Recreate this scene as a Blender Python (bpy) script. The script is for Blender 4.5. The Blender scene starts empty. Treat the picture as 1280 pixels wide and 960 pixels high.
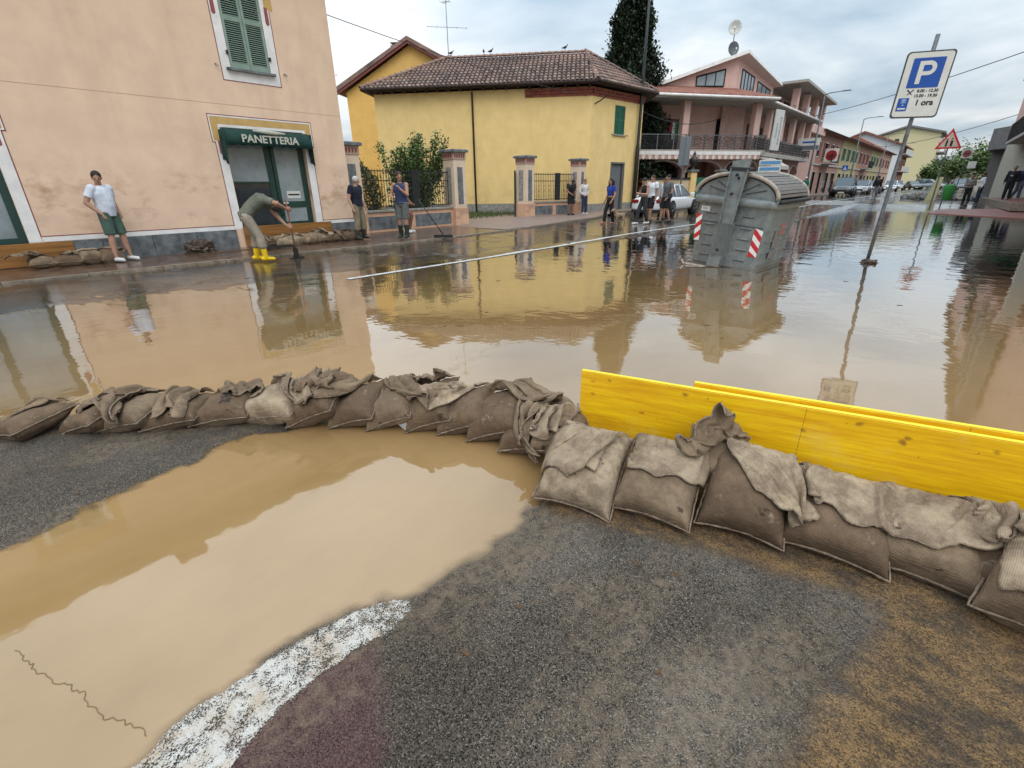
import bpy, bmesh, math, random
import numpy as np
from mathutils import Vector, Matrix, Euler, noise
SC = bpy.context.scene
COL = SC.collection
R = math.radians
rng = random.Random(11)

# ---------------------------------------------------------------- camera
cd = bpy.data.cameras.new('camera'); cam = bpy.data.objects.new('camera', cd); COL.objects.link(cam)
yaw, pitch, roll = 0.7271143529, 0.3918395993, -0.0141002357
fwd = Vector((-math.sin(yaw)*math.cos(pitch), math.cos(yaw)*math.cos(pitch), -math.sin(pitch)))
rt = Vector((math.cos(yaw), math.sin(yaw), 0)); up = rt.cross(fwd)
rt2 = math.cos(roll)*rt + math.sin(roll)*up; up2 = -math.sin(roll)*rt + math.cos(roll)*up
M = Matrix((rt2, up2, -fwd)).transposed().to_4x4(); M.translation = (0, 0, 1.38)
cam.matrix_world = M
cd.sensor_width = 36; cd.sensor_fit = 'HORIZONTAL'; cd.lens = 590.524/1280*36
cd.clip_start = .05; cd.clip_end = 3000
SC.camera = cam

# ---------------------------------------------------------------- sky and light
SUN_EL, SUN_ROT = 50, 118        # the veiled sun stands high, over the open side of the street
w = bpy.data.worlds.new('World'); SC.world = w; w.use_nodes = True
nt = w.node_tree; N = nt.nodes; L = nt.links
bg = N['Background']; bg.inputs['Strength'].default_value = .1
sky = N.new('ShaderNodeTexSky'); sky.sky_type = 'NISHITA'; sky.sun_disc = False
sky.sun_elevation = R(SUN_EL); sky.sun_rotation = R(SUN_ROT)
tc = N.new('ShaderNodeTexCoord'); sep = N.new('ShaderNodeSeparateXYZ'); L.new(tc.outputs['Generated'], sep.inputs[0])
def M_(op, a, b=None, c=None, clamp=False, tree=None):
    t = tree or nt
    n = t.nodes.new('ShaderNodeMath'); n.operation = op; n.use_clamp = clamp
    for i, v in enumerate((a, b, c)):
        if v is None: continue
        if isinstance(v, (int, float)): n.inputs[i].default_value = v
        else: t.links.new(v, n.inputs[i])
    return n.outputs[0]
zz = M_('ADD', M_('MAXIMUM', sep.outputs[2], 0.0), .16)
cx = M_('DIVIDE', sep.outputs[0], zz); cy = M_('DIVIDE', sep.outputs[1], zz)
cmb = N.new('ShaderNodeCombineXYZ'); L.new(cx, cmb.inputs[0]); L.new(cy, cmb.inputs[1])
n1 = N.new('ShaderNodeTexNoise'); n1.inputs['Scale'].default_value = .95; n1.inputs['Detail'].default_value = 7; n1.inputs['Roughness'].default_value = .5
n1.inputs['Distortion'].default_value = .25
L.new(cmb.outputs[0], n1.inputs['Vector'])
n2 = N.new('ShaderNodeTexNoise'); n2.inputs['Scale'].default_value = .33; n2.inputs['Detail'].default_value = 3
L.new(cmb.outputs[0], n2.inputs['Vector'])
mixn = M_('ADD', M_('MULTIPLY', n1.outputs[0], .6), M_('MULTIPLY', n2.outputs[0], .4))
cr = N.new('ShaderNodeValToRGB'); L.new(mixn, cr.inputs[0])
e = cr.color_ramp.elements; e[0].position = .42; e[0].color = (4.3, 5.5, 6.6, 1); e[1].position = .585; e[1].color = (9.6, 9.9, 10.1, 1)
m_ = cr.color_ramp.elements.new(.5); m_.color = (6.6, 7.5, 8.2, 1)
# an overcast sky is brighter overhead than at the horizon
grad = M_('ADD', M_('MULTIPLY', M_('MAXIMUM', sep.outputs[2], 0.0), 2.0), .76)
vm = N.new('ShaderNodeVectorMath'); vm.operation = 'SCALE'; L.new(cr.outputs[0], vm.inputs[0]); L.new(grad, vm.inputs['Scale'])
mx = N.new('ShaderNodeMix'); mx.data_type = 'RGBA'; mx.inputs[0].default_value = .93
L.new(sky.outputs[0], mx.inputs[6]); L.new(vm.outputs[0], mx.inputs[7]); L.new(mx.outputs[2], bg.inputs[0])
sd = bpy.data.lights.new('sun', 'SUN'); sun = bpy.data.objects.new('sun', sd); COL.objects.link(sun)
sd.energy = 1.05; sd.angle = R(35); sd.color = (1, .965, .92)
# direction matches the sky texture: rotation measured from +Y towards +X
sdir = Vector((math.sin(R(SUN_ROT))*math.cos(R(SUN_EL)), math.cos(R(SUN_ROT))*math.cos(R(SUN_EL)), math.sin(R(SUN_EL))))
sun.rotation_euler = sdir.to_track_quat('Z', 'Y').to_euler()
SC.view_settings.view_transform = 'Standard'; SC.view_settings.look = 'None'
SC.view_settings.exposure = 0.0; SC.view_settings.gamma = 1

# ---------------------------------------------------------------- helpers
def tag(o, label=None, cat=None, group=None, kind=None):
    if label: o['label'] = label
    if cat: o['category'] = cat
    if group: o['group'] = group
    if kind: o['kind'] = kind
    return o
def thing(name, label, cat, loc=(0, 0, 0), rotz=0, group=None, mat4=None):
    o = bpy.data.objects.new(name, None); COL.objects.link(o); o.empty_display_size = .2
    if mat4 is not None: o.matrix_world = mat4
    else: o.location = loc; o.rotation_euler = (0, 0, rotz)
    return tag(o, label, cat, group)
def copy_tree(o, parent=None):
    c = o.copy(); COL.objects.link(c); c.parent = parent
    for ch in list(o.children): copy_tree(ch, c)
    return c
def basis(d):
    d = Vector(d).normalized(); a = Vector((0, 0, 1)) if abs(d.z) < .95 else Vector((1, 0, 0))
    u = d.cross(a).normalized(); v = u.cross(d).normalized()
    return u, v, d
class MB:
    def __init__(s): s.V = []; s.F = []
    def add(s, V, F):
        n = len(s.V); s.V += [tuple(v) for v in V]; s.F += [tuple(i+n for i in f) for f in F]; return s
    def box(s, x0, x1, y0, y1, z0, z1):
        V = [(x, y, z) for z in (z0, z1) for y in (y0, y1) for x in (x0, x1)]
        return s.add(V, [(0, 2, 3, 1), (4, 5, 7, 6), (0, 1, 5, 4), (2, 6, 7, 3), (0, 4, 6, 2), (1, 3, 7, 5)])
    def obox(s, c, sz, m=None):
        b = MB().box(-sz[0]/2, sz[0]/2, -sz[1]/2, sz[1]/2, -sz[2]/2, sz[2]/2)
        m = m or Matrix.Identity(3)
        return s.add([Vector(c)+m @ Vector(v) for v in b.V], b.F)
    def bbox(s, x0, x1, y0, y1, z0, z1, b=.01):
        # box with bevelled vertical edges and top
        P = [(x0+b, y0), (x1-b, y0), (x1, y0+b), (x1, y1-b), (x1-b, y1), (x0+b, y1), (x0, y1-b), (x0, y0+b)]
        cx, cy = (x0+x1)/2, (y0+y1)/2
        V = [(x, y, z0) for x, y in P]+[(x, y, z1-b) for x, y in P]
        V += [(cx+(x-cx)*(1-2*b/(x1-x0)), cy+(y-cy)*(1-2*b/(y1-y0)), z1) for x, y in P]
        F = [tuple(range(7, -1, -1)), tuple(range(16, 24))]
        for k in (0, 8):
            for i in range(8): j = (i+1) % 8; F.append((k+i, k+j, k+8+j, k+8+i))
        return s.add(V, F)
    def cone(s, p, q, r0, r1, n=10, caps=True, ell=1.0, side=None):
        u, v, d = basis(Vector(q)-Vector(p))
        if side is not None:
            u = (Vector(side)-Vector(side).dot(d)*d).normalized(); v = d.cross(u)
        V = []
        for c, r in ((Vector(p), r0), (Vector(q), r1)):
            for i in range(n): a = 2*math.pi*i/n; V.append(c+r*(math.cos(a)*u+math.sin(a)*ell*v))
        F = [(i, (i+1) % n, n+(i+1) % n, n+i) for i in range(n)]
        if caps: F += [tuple(range(n-1, -1, -1)), tuple(range(n, 2*n))]
        return s.add(V, F)
    def tube(s, pts, r, n=8, caps=True):
        pts = [Vector(p) for p in pts]; V = []; F = []
        rr = r if isinstance(r, (list, tuple)) else [r]*len(pts)
        u = None
        for k, p in enumerate(pts):
            d = (pts[min(k+1, len(pts)-1)]-pts[max(k-1, 0)]).normalized()
            if u is None: u, v, _ = basis(d)
            else:
                u = (u-u.dot(d)*d).normalized(); v = u.cross(d)
            for i in range(n): a = 2*math.pi*i/n; V.append(p+rr[k]*(math.cos(a)*u+math.sin(a)*v))
        for k in range(len(pts)-1):
            for i in range(n): F.append((k*n+i, k*n+(i+1) % n, (k+1)*n+(i+1) % n, (k+1)*n+i))
        if caps: F += [tuple(range(n-1, -1, -1)), tuple(range((len(pts)-1)*n, len(pts)*n))]
        return s.add(V, F)
    def loft(s, rings, caps=True, closed=True):
        n = len(rings[0]); V = [p for r in rings for p in r]; F = []
        for k in range(len(rings)-1):
            for i in range(n if closed else n-1): F.append((k*n+i, k*n+(i+1) % n, (k+1)*n+(i+1) % n, (k+1)*n+i))
        if caps: F += [tuple(range(n-1, -1, -1)), tuple(range((len(rings)-1)*n, len(rings)*n))]
        return s.add(V, F)
    def ball(s, c, r, n=10, m=7, mat=None):
        r = (r, r, r) if isinstance(r, (int, float)) else r
        V = []; F = []
        for j in range(1, m):
            t = math.pi*j/m
            for i in range(n):
                a = 2*math.pi*i/n; V.append(Vector((r[0]*math.sin(t)*math.cos(a), r[1]*math.sin(t)*math.sin(a), r[2]*math.cos(t))))
        V += [Vector((0, 0, r[2])), Vector((0, 0, -r[2]))]
        for j in range(m-2):
            for i in range(n): F.append((j*n+i, (j+1)*n+i, (j+1)*n+(i+1) % n, j*n+(i+1) % n))
        a = len(V)-2
        for i in range(n): F.append((a, i, (i+1) % n)); F.append((a+1, (m-2)*n+(i+1) % n, (m-2)*n+i))
        if mat: V = [mat @ v for v in V]
        return s.add([Vector(c)+v for v in V], F)
    def prism(s, poly, a, b, axis='z'):
        def P(p, t):
            return (p[0], p[1], t) if axis == 'z' else ((p[0], t, p[1]) if axis == 'y' else (t, p[0], p[1]))
        n = len(poly); V = [P(p, a) for p in poly]+[P(p, b) for p in poly]
        F = [tuple(range(n-1, -1, -1)), tuple(range(n, 2*n))]+[(i, (i+1) % n, n+(i+1) % n, n+i) for i in range(n)]
        return s.add(V, F)
    def wall(s, x0, x1, z0, z1, holes=(), y=0, t=.3):
        xs = sorted({x0, x1} | {max(x0, min(x1, h[k])) for h in holes for k in (0, 1)})
        zs = sorted({z0, z1} | {max(z0, min(z1, h[k])) for h in holes for k in (2, 3)})
        def solid(i, j):
            if i < 0 or j < 0 or i >= len(xs)-1 or j >= len(zs)-1: return False
            cx = (xs[i]+xs[i+1])/2; cz = (zs[j]+zs[j+1])/2
            return not any(h[0] < cx < h[1] and h[2] < cz < h[3] for h in holes)
        for i in range(len(xs)-1):
            for j in range(len(zs)-1):
                if not solid(i, j): continue
                a, b, c, d = xs[i], xs[i+1], zs[j], zs[j+1]
                s.add([(a, y, c), (b, y, c), (b, y, d), (a, y, d)], [(0, 1, 2, 3)])
                s.add([(a, y+t, c), (b, y+t, c), (b, y+t, d), (a, y+t, d)], [(3, 2, 1, 0)])
                if not solid(i-1, j): s.add([(a, y, c), (a, y, d), (a, y+t, d), (a, y+t, c)], [(0, 1, 2, 3)])
                if not solid(i+1, j): s.add([(b, y, c), (b, y+t, c), (b, y+t, d), (b, y, d)], [(0, 1, 2, 3)])
                if not solid(i, j-1): s.add([(a, y, c), (a, y+t, c), (b, y+t, c), (b, y, c)], [(0, 1, 2, 3)])
                if not solid(i, j+1): s.add([(a, y, d), (b, y, d), (b, y+t, d), (a, y+t, d)], [(0, 1, 2, 3)])
        return s
    def mesh(s, name, mat, smooth=False):
        me = bpy.data.meshes.new(name); me.from_pydata(s.V, [], s.F); me.update()
        bm = bmesh.new(); bm.from_mesh(me); bmesh.ops.recalc_face_normals(bm, faces=bm.faces); bm.to_mesh(me); bm.free()
        if mat: me.materials.append(mat)
        if smooth: me.polygons.foreach_set('use_smooth', [True]*len(me.polygons))
        return me
    def build(s, name, mat, parent=None, smooth=False, kind=None):
        o = bpy.data.objects.new(name, s.mesh(name, mat, smooth)); COL.objects.link(o); o.parent = parent
        if kind: o['kind'] = kind
        return o
def inst(name, me, parent, loc=(0, 0, 0), rot=(0, 0, 0), scale=(1, 1, 1)):
    o = bpy.data.objects.new(name, me); COL.objects.link(o); o.parent = parent
    o.location = loc; o.rotation_euler = rot; o.scale = scale
    return o
def text(name, body, size, mat, parent, m4, extrude=.002, align='CENTER', bold=.0, sx=1.0):
    cu = bpy.data.curves.new(name, 'FONT'); cu.body = body; cu.size = size; cu.extrude = extrude; cu.align_x = align; cu.align_y = 'CENTER'; cu.offset = bold
    to = bpy.data.objects.new(name, cu); COL.objects.link(to)
    me = bpy.data.meshes.new_from_object(to); bpy.data.objects.remove(to)
    me.materials.clear(); me.materials.append(mat)
    o = bpy.data.objects.new(name, me); COL.objects.link(o); o.parent = parent
    o.matrix_local = m4 @ Matrix.Diagonal((sx, 1, 1, 1))
    return o
FACE = Matrix.Rotation(R(90), 4, 'X')     # text lying in xy -> standing, read from -y

# ---------------------------------------------------------------- materials
def mat(name, base, rough=.8, noise_amt=.12, scale=6, bump=.15, bscale=60, metal=0, spec=.4, col2=None, thr=None, stretch=(1, 1, 1), coat=0, coords='Object'):
    m = bpy.data.materials.new(name); m.use_nodes = True; t = m.node_tree; n = t.nodes; l = t.links
    p = n['Principled BSDF']; p.inputs['Roughness'].default_value = rough; p.inputs['Metallic'].default_value = metal
    p.inputs['Specular IOR Level'].default_value = spec
    if coat: p.inputs['Coat Weight'].default_value = coat; p.inputs['Coat Roughness'].default_value = .08
    co = n.new('ShaderNodeTexCoord'); mp = n.new('ShaderNodeMapping'); mp.inputs['Scale'].default_value = stretch
    l.new(co.outputs[coords], mp.inputs[0])
    no = n.new('ShaderNodeTexNoise'); no.inputs['Scale'].default_value = scale; no.inputs['Detail'].default_value = 8; no.inputs['Roughness'].default_value = .62
    l.new(mp.outputs[0], no.inputs[0])
    rp = n.new('ShaderNodeValToRGB'); l.new(no.outputs[0], rp.inputs[0])
    b = base; c2 = col2 or tuple(max(0, x*(1-noise_amt*2)) for x in b); c1 = tuple(min(1, x*(1+noise_amt*.6)) for x in b)
    lo, hi = thr or (.3, .7)
    rp.color_ramp.elements[0].position = lo; rp.color_ramp.elements[0].color = (*c2, 1)
    rp.color_ramp.elements[1].position = hi; rp.color_ramp.elements[1].color = (*c1, 1)
    l.new(rp.outputs[0], p.inputs['Base Color'])
    if bump:
        nb = n.new('ShaderNodeTexNoise'); nb.inputs['Scale'].default_value = bscale; nb.inputs['Detail'].default_value = 5
        l.new(mp.outputs[0], nb.inputs[0])
        bu = n.new('ShaderNodeBump'); bu.inputs['Strength'].default_value = bump; bu.inputs['Distance'].default_value = .01
        l.new(nb.outputs[0], bu.inputs['Height']); l.new(bu.outputs[0], p.inputs['Normal'])
    return m
def rgb(r, g, b):
    f = lambda c: (c/255/12.92) if c/255 <= .04045 else ((c/255+.055)/1.055)**2.4
    return (f(r), f(g), f(b))
def nodes(m):
    t = m.node_tree
    return t, t.nodes, t.links, t.nodes['Principled BSDF']
def mixc(t, fac, a, b, mode='MIX'):
    x = t.nodes.new('ShaderNodeMix'); x.data_type = 'RGBA'; x.blend_type = mode
    for i, v in ((0, fac), (6, a), (7, b)):
        if isinstance(v, (int, float)): x.inputs[i].default_value = v
        elif isinstance(v, tuple): x.inputs[i].default_value = (*v, 1)
        else: t.links.new(v, x.inputs[i])
    return x.outputs[2]
def ramp(t, inp, a, b, ca=(0, 0, 0), cb=(1, 1, 1)):
    r = t.nodes.new('ShaderNodeValToRGB'); t.links.new(inp, r.inputs[0])
    r.color_ramp.elements[0].position = a; r.color_ramp.elements[0].color = (*ca, 1)
    r.color_ramp.elements[1].position = b; r.color_ramp.elements[1].color = (*cb, 1)
    return r.outputs[0]
def noise_n(t, scale, detail=6, coords='Object', stretch=(1, 1, 1), rough=.6, w=0):
    co = t.nodes.new('ShaderNodeTexCoord'); mp = t.nodes.new('ShaderNodeMapping'); mp.inputs['Scale'].default_value = stretch; mp.inputs['Location'].default_value = (w, w*.7, w*.3)
    t.links.new(co.outputs[coords], mp.inputs[0])
    no = t.nodes.new('ShaderNodeTexNoise'); no.inputs['Scale'].default_value = scale; no.inputs['Detail'].default_value = detail; no.inputs['Roughness'].default_value = rough
    t.links.new(mp.outputs[0], no.inputs[0]); return no.outputs[0]

def plaster(name, base, stain, zs=1.3, amt=.55, upper=None, upz=3.1):
    """rendered wall: faint mottling, rain streaks, and dirt/damp patches near the ground"""
    m = mat(name, base, .9, .06, 1.7, .22, 55); t, n, l, p = nodes(m)
    src = p.inputs['Base Color'].links[0].from_socket
    co = n.new('ShaderNodeTexCoord'); se = n.new('ShaderNodeSeparateXYZ'); l.new(co.outputs['Object'], se.inputs[0])
    if upper:
        f = ramp(t, se.outputs[2], 0, 1); 
        f = M_('GREATER_THAN', M_('ADD', se.outputs[2], M_('MULTIPLY', noise_n(t, 3), .04)), upz+.02, tree=t)
        src = mixc(t, f, src, upper, 'MULTIPLY')
    st = noise_n(t, 2.2, 7, stretch=(1, 1, .12), w=3)
    src = mixc(t, M_('MULTIPLY', ramp(t, st, .52, .8), .22, tree=t), src, stain)
    zf = M_('SUBTRACT', 1.0, M_('DIVIDE', M_('ABSOLUTE', M_('SUBTRACT', se.outputs[2], zs, tree=t), tree=t), .9, tree=t), clamp=True, tree=t)
    pa = ramp(t, noise_n(t, 1.5, 9, w=9, stretch=(1, 1, 1.6)), .5, .68)
    src = mixc(t, M_('MULTIPLY', M_('MULTIPLY', pa, zf, tree=t), amt, tree=t), src, stain)
    l.new(src, p.inputs['Base Color'])
    return m
MT = {}
MT['pink_plaster'] = plaster('pink_plaster', (.745, .535, .385), (.38, .22, .13), 1.25, 1.0, upper=(.90, .90, .94))
MT['yellow_plaster'] = plaster('yellow_plaster', (.80, .585, .25), (.50, .36, .15), 1.0, .4)
MT['ochre_plaster'] = plaster('ochre_plaster', (.76, .47, .14), (.45, .28, .10), 1.0, .3)
MT['rose_plaster'] = plaster('rose_plaster', (.52, .33, .28), (.34, .22, .18), 3, .4)
MT['rose_light'] = plaster('rose_light', (.64, .43, .37), (.40, .28, .23), 3, .3)
MT['cream_plaster'] = plaster('cream_plaster', (.68, .54, .40), (.36, .25, .17), .6, .9)
MT['peach_base'] = plaster('peach_base', (.62, .38, .25), (.32, .2, .13), .3, .9)
MT['white_paint'] = mat('white_paint', (.78, .75, .72), .75, .1, 3, .15, 60)
MT['line_brown'] = mat('line_brown', (.23, .07, .06), .8, .2, 20, 0)
MT['ochre_paint'] = mat('ochre_paint', (.56, .36, .13), .85, .1, 4, .15, 60)
MT['drop_red'] = mat('drop_red', (.32, .09, .09), .85, .15, 8, 0)
MT['stone_grey'] = mat('stone_grey', (.155, .165, .17), .75, .35, 5, .4, 25, col2=(.07, .075, .08), thr=(.35, .65))
MT['stone_pale'] = mat('stone_pale', (.30, .29, .26), .85, .25, 7, .4, 30)
MT['shutter_green'] = mat('shutter_green', (.23, .31, .25), .6, .12, 6, .1, 40)
MT['shutter_dark'] = mat('shutter_dark', (.025, .13, .08), .6, .12, 6, .1, 40)
MT['frame_green'] = mat('frame_green', (.012, .045, .035), .35, .1, 6, 0, spec=.5)
MT['awning_green'] = mat('awning_green', (.008, .045, .035), .8, .2, 9, .2, 90)
MT['dark'] = mat('dark_void', (.015, .015, .016), .6, .3, 3, 0)
MT['interior'] = mat('interior_dim', (.05, .045, .04), .8, .5, 1.5, 0)
MT['curtain'] = mat('curtain', (.55, .6, .6), .6, .12, 2, .1, 20, col2=(.38, .43, .44))
MT['black_metal'] = mat('black_metal', (.02, .022, .024), .45, .3, 20, .1, 60, spec=.5)
MT['grey_metal'] = mat('grey_metal', (.22, .23, .24), .45, .2, 12, .1, 60, metal=.6)
MT['galv'] = mat('galvanised_post', (.15, .165, .18), .5, .25, 16, .15, 60, metal=.35)
MT['tile_a'] = mat('roof_tile_brown', (.27, .17, .135), .9, .45, 3.1, .5, 30, col2=(.10, .075, .065), thr=(.34, .66), coords='Generated')
MT['tile_far'] = mat('roof_tile_red', (.31, .13, .09), .85, .3, 2, .3, 30)
MT['eave_dark'] = mat('eave_wood', (.05, .032, .025), .8, .3, 6, .2, 40)
MT['brick_red'] = mat('brick_red', (.30, .09, .06), .85, .3, 6, .3, 40)
MT['grass'] = mat('grass', (.10, .14, .035), .9, .4, 9, .5, 60)
MT['wood_brown'] = mat('plywood_brown', (.30, .13, .03), .6, .3, 3, .15, 30, stretch=(.3, 6, 6))
MT['steel_dull'] = mat('bin_steel', (.20, .225, .225), .5, .25, 9, .25, 45, metal=.25, col2=(.13, .15, .155), thr=(.3, .68))
MT['lid_grey'] = mat('bin_lid', (.16, .15, .14), .75, .3, 8, .35, 30, col2=(.11, .10, .095), stretch=(5, 1, 5))
MT['rust_edge'] = mat('bin_edge', (.34, .32, .29), .6, .3, 14, .2, 40, col2=(.2, .14, .1))
MT['red'] = mat('reflective_red', (.55, .02, .025), .4, .1, 10, 0)
MT['white'] = mat('white_gloss', (.78, .78, .77), .4, .06, 10, 0)
MT['blue_sign'] = mat('sign_blue', (.012, .07, .33), .4, .05, 10, 0)
MT['sign_white'] = mat('sign_white', (.60, .60, .56), .45, .06, 7, 0)
MT['black_print'] = mat('black_print', (.02, .02, .02), .6, .1, 10, 0)
MT['glass_dark'] = mat('window_glass', (.03, .035, .04), .06, .2, 3, 0, spec=.8)
MT['glass_pale'] = mat('window_glass_pale', (.28, .33, .35), .08, .2, 1.5, 0, spec=.8)
MT['tyre'] = mat('tyre_rubber', (.02, .02, .02), .85, .2, 20, .2, 60)
MT['rim'] = mat('wheel_rim', (.12, .12, .13), .35, .2, 10, 0, metal=.7)
MT['mud'] = mat('wet_mud', (.07, .045, .028), .35, .4, 20, .8, 40)
MT['concrete'] = mat('concrete', (.40, .38, .34), .85, .12, 4, .25, 40)
MT['concrete_d'] = mat('concrete_dark', (.20, .20, .20), .85, .2, 4, .25, 40)
MT['wire'] = mat('cable_rubber', (.03, .03, .032), .7, .1, 4, 0)
MT['leafy'] = mat('leaf_green', (.12, .18, .05), .7, .4, 1.3, 0, col2=(.05, .085, .025))
MT['conifer'] = mat('conifer_green', (.028, .048, .022), .8, .4, .9, 0, col2=(.012, .022, .012))
MT['bark'] = mat('bark', (.10, .075, .05), .9, .3, 8, .5, 20)
MT['pigeon'] = mat('pigeon_grey', (.06, .06, .07), .8, .2, 20, 0)
def flat(name, c, rough=.8, n=.12, sc=14, b=.15): 
    if name not in MT: MT[name] = mat(name, c, rough, n, sc, b, 50)
    return MT[name]
# ---------------------------------------------------------------- ground, water
def zroad(Y): return np.clip((Y-19)/(42-19), 0, 1)**1.3*.27
def sdist(P, poly):
    x, y = P[..., 0], P[..., 1]; d = np.full(x.shape, 1e9); ins = np.zeros(x.shape, bool); n = len(poly)
    for i in range(n):
        ax, ay = poly[i]; bx, by = poly[(i+1) % n]; ex, ey = bx-ax, by-ay
        t = np.clip(((x-ax)*ex+(y-ay)*ey)/(ex*ex+ey*ey+1e-12), 0, 1)
        d = np.minimum(d, (x-ax-t*ex)**2+(y-ay-t*ey)**2)
        c = ((ay > y) != (by > y)) & (x < (bx-ax)*(y-ay)/(by-ay+1e-12)+ax); ins ^= c
    return np.where(ins, 1, -1)*np.sqrt(d)
def vnoise(x, y, s, seed=0):
    # smooth value noise on arrays
    r = np.random.RandomState(seed); T = r.rand(256, 256)
    X = x*s+1000.3+seed; Y = y*s+1000.7; xi = np.floor(X).astype(int); yi = np.floor(Y).astype(int); fx = X-xi; fy = Y-yi
    fx = fx*fx*(3-2*fx); fy = fy*fy*(3-2*fy); g = lambda i, j: T[i % 256, j % 256]
    return (g(xi, yi)*(1-fx)+g(xi+1, yi)*fx)*(1-fy)+(g(xi, yi+1)*(1-fx)+g(xi+1, yi+1)*fx)*fy-.5
PATCH_A = [(-2.60, -.6), (-2.75, -.10), (-2.82, .12), (-2.86, .36), (-2.89, .61), (-2.92, .84), (-2.82, 1.09), (-3.1, 1.2), (-3.5, .85), (-3.9, .4), (-4.4, -.15), (-5.2, -.9), (-4.6, -1.6)]
PATCH_B = [(-1.4, -1.2), (-1.23, -.17), (-1.25, .12), (-1.24, .45), (-1.20, .60), (-1.12, .76), (-1.12, .94), (-1.08, 1.05), (-1.08, 1.23), (-1.16, 1.4), (-1.28, 1.88), (-1.2, 2.05), (.5, 2.43), (3, 3.0), (6, 3.6), (9, -5), (0, -6)]
ROAD = [(-10.6, 6.3), (-11.2, 8.8), (-11.5, 12.0), (-12.0, 16), (-13, 20.4), (-14, 34), (-5.2, 27), (-4.94, 24.47), (-5.40, 19.34), (-6.15, 15.37), (-6.89, 13.61), (-7.37, 10.21), (-7.4, 7.5), (-8.2, 5.6)]
xs = np.concatenate([[-400, -200, -100, -60, -40, -30, -24, -20, -17], np.arange(-15, -4.6, .16), np.arange(-4.6, 1.3, .022), np.arange(1.3, 8, .25), [9, 11, 14, 20, 30, 60, 100, 200, 400]])
ys = np.concatenate([[-300, -100, -40, -20, -10, -6, -4, -3, -2.2, -1.6], np.arange(-1.3, 3.0, .022), np.arange(3.0, 12, .12), np.arange(12, 48, .25), [50, 54, 58, 64, 72, 85, 100, 140, 200, 300, 500, 900]])
GX, GY = np.meshgrid(xs, ys); PP = np.stack([GX, GY], -1)
nzb = vnoise(GX, GY, 1.2, 1)*.5+vnoise(GX, GY, 3.1, 2)*.35+vnoise(GX, GY, 8, 3)*.25+vnoise(GX, GY, 17, 4)*.22+vnoise(GX, GY, 38, 5)*.16
dA = sdist(PP, PATCH_A)+nzb*.16; dB = sdist(PP, PATCH_B)+nzb*.10; dR = sdist(PP, ROAD)+nzb*.6
base = np.full(GX.shape, -.07)
hA = np.clip(dA*.16, -.06, .022); hB = np.clip(dB*.15, -.05, .03); hR = np.clip(dR*.06, -.09, .030)
dS = sdist(PP, [(-11.8, -9), (-11.6, 2), (-11.3, 7.5), (-8.2, 7.5), (-8.4, 3), (-8.9, -2), (-9.3, -9)])+nzb*1.5
hS = np.clip(dS*.03, -.09, .004)
H = np.maximum(np.maximum(np.maximum(hA, hB), np.maximum(hR, base)), hS)
# under the pool the road lies deeper
far = zroad(GY)-.10+np.clip((GY-26)*.02, 0, .12)
rampw = np.clip((GY-31)/8, 0, 1)
# a last shallow puddle lies across the far carriageway
pud = np.clip(1-np.hypot((GX+2.9)/1.9, (GY-44)/4.2), 0, 1)
H = H*(1-rampw)+(zroad(GY)-.02)*rampw
H = np.where((GX < -4.9) & (GY > 22), np.maximum(H, .02+zroad(GY)*np.clip((GY-22)/10, 0, 1)), H)
H = H+nzb*.008*(GY < 40)
H = np.where(GX < -12.3, np.minimum(H, .03+zroad(GY)), H)
back = np.clip((-2.2-GY)/4, 0, 1)*.1; H = np.maximum(H, H*(1-(back > 0))+back*(back > 0)-.0*back)
V = np.stack([GX, GY, H], -1).reshape(-1, 3); nx = len(xs); ny = len(ys)
I = np.arange(nx*ny).reshape(ny, nx); Q = np.stack([I[:-1, :-1], I[:-1, 1:], I[1:, 1:], I[1:, :-1]], -1).reshape(-1, 4)
def grid_obj(name, V, Q, m, attrs):
    me = bpy.data.meshes.new(name); me.vertices.add(len(V)); me.vertices.foreach_set('co', V.ravel())
    me.loops.add(len(Q)*4); me.loops.foreach_set('vertex_index', Q.ravel()); me.polygons.add(len(Q))
    me.polygons.foreach_set('loop_start', np.arange(len(Q))*4)
    me.polygons.foreach_set('use_smooth', np.ones(len(Q), bool)); me.update(); me.validate()
    for k, a in attrs.items():
        at = me.attributes.new(k, 'FLOAT', 'POINT'); at.data.foreach_set('value', a.ravel().astype(np.float32))
    me.materials.append(m); o = bpy.data.objects.new(name, me); COL.objects.link(o); o['kind'] = 'structure'; return o
MAROON = [(-1.13, .0), (-1.11, .21), (-1.12, .36), (-1.08, .50), (-.93, .44), (-.76, .30), (-.62, -.05), (-.7, -.6), (-1.3, -.6)]
MUD = [(.02, .9), (.08, 1.38), (.17, 1.66), (.13, 1.76), (-.36, 1.66), (-.96, 1.41), (-1.18, 1.45), (-1.15, 2.1), (.52, 2.4), (3, 3), (3, .2)]
a_mar = np.clip(sdist(PP, MAROON)/.05+.5+nzb*1.5, 0, 1)
a_mud = np.clip(sdist(PP, MUD)/.06+.5+nzb*2.2, 0, 1)
a_gl = np.clip(vnoise(GX, GY, 2.4, 7)*3.4+vnoise(GX, GY, 7, 8)*2+vnoise(GX, GY, 20, 9)*1.2+.45, 0, 1)*np.clip(sdist(PP, [(-.95, 1.5), (.1, 1.75), (.15, 1.3), (-.2, .8), (-.8, .75)])/.12+.6, 0, 1)
m = bpy.data.materials.new('wet_asphalt'); m.use_nodes = True; t, n, l, p = nodes(m); MT['asphalt'] = m
def attr(t, k): a = t.nodes.new('ShaderNodeAttribute'); a.attribute_name = k; return a.outputs['Fac']
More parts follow.
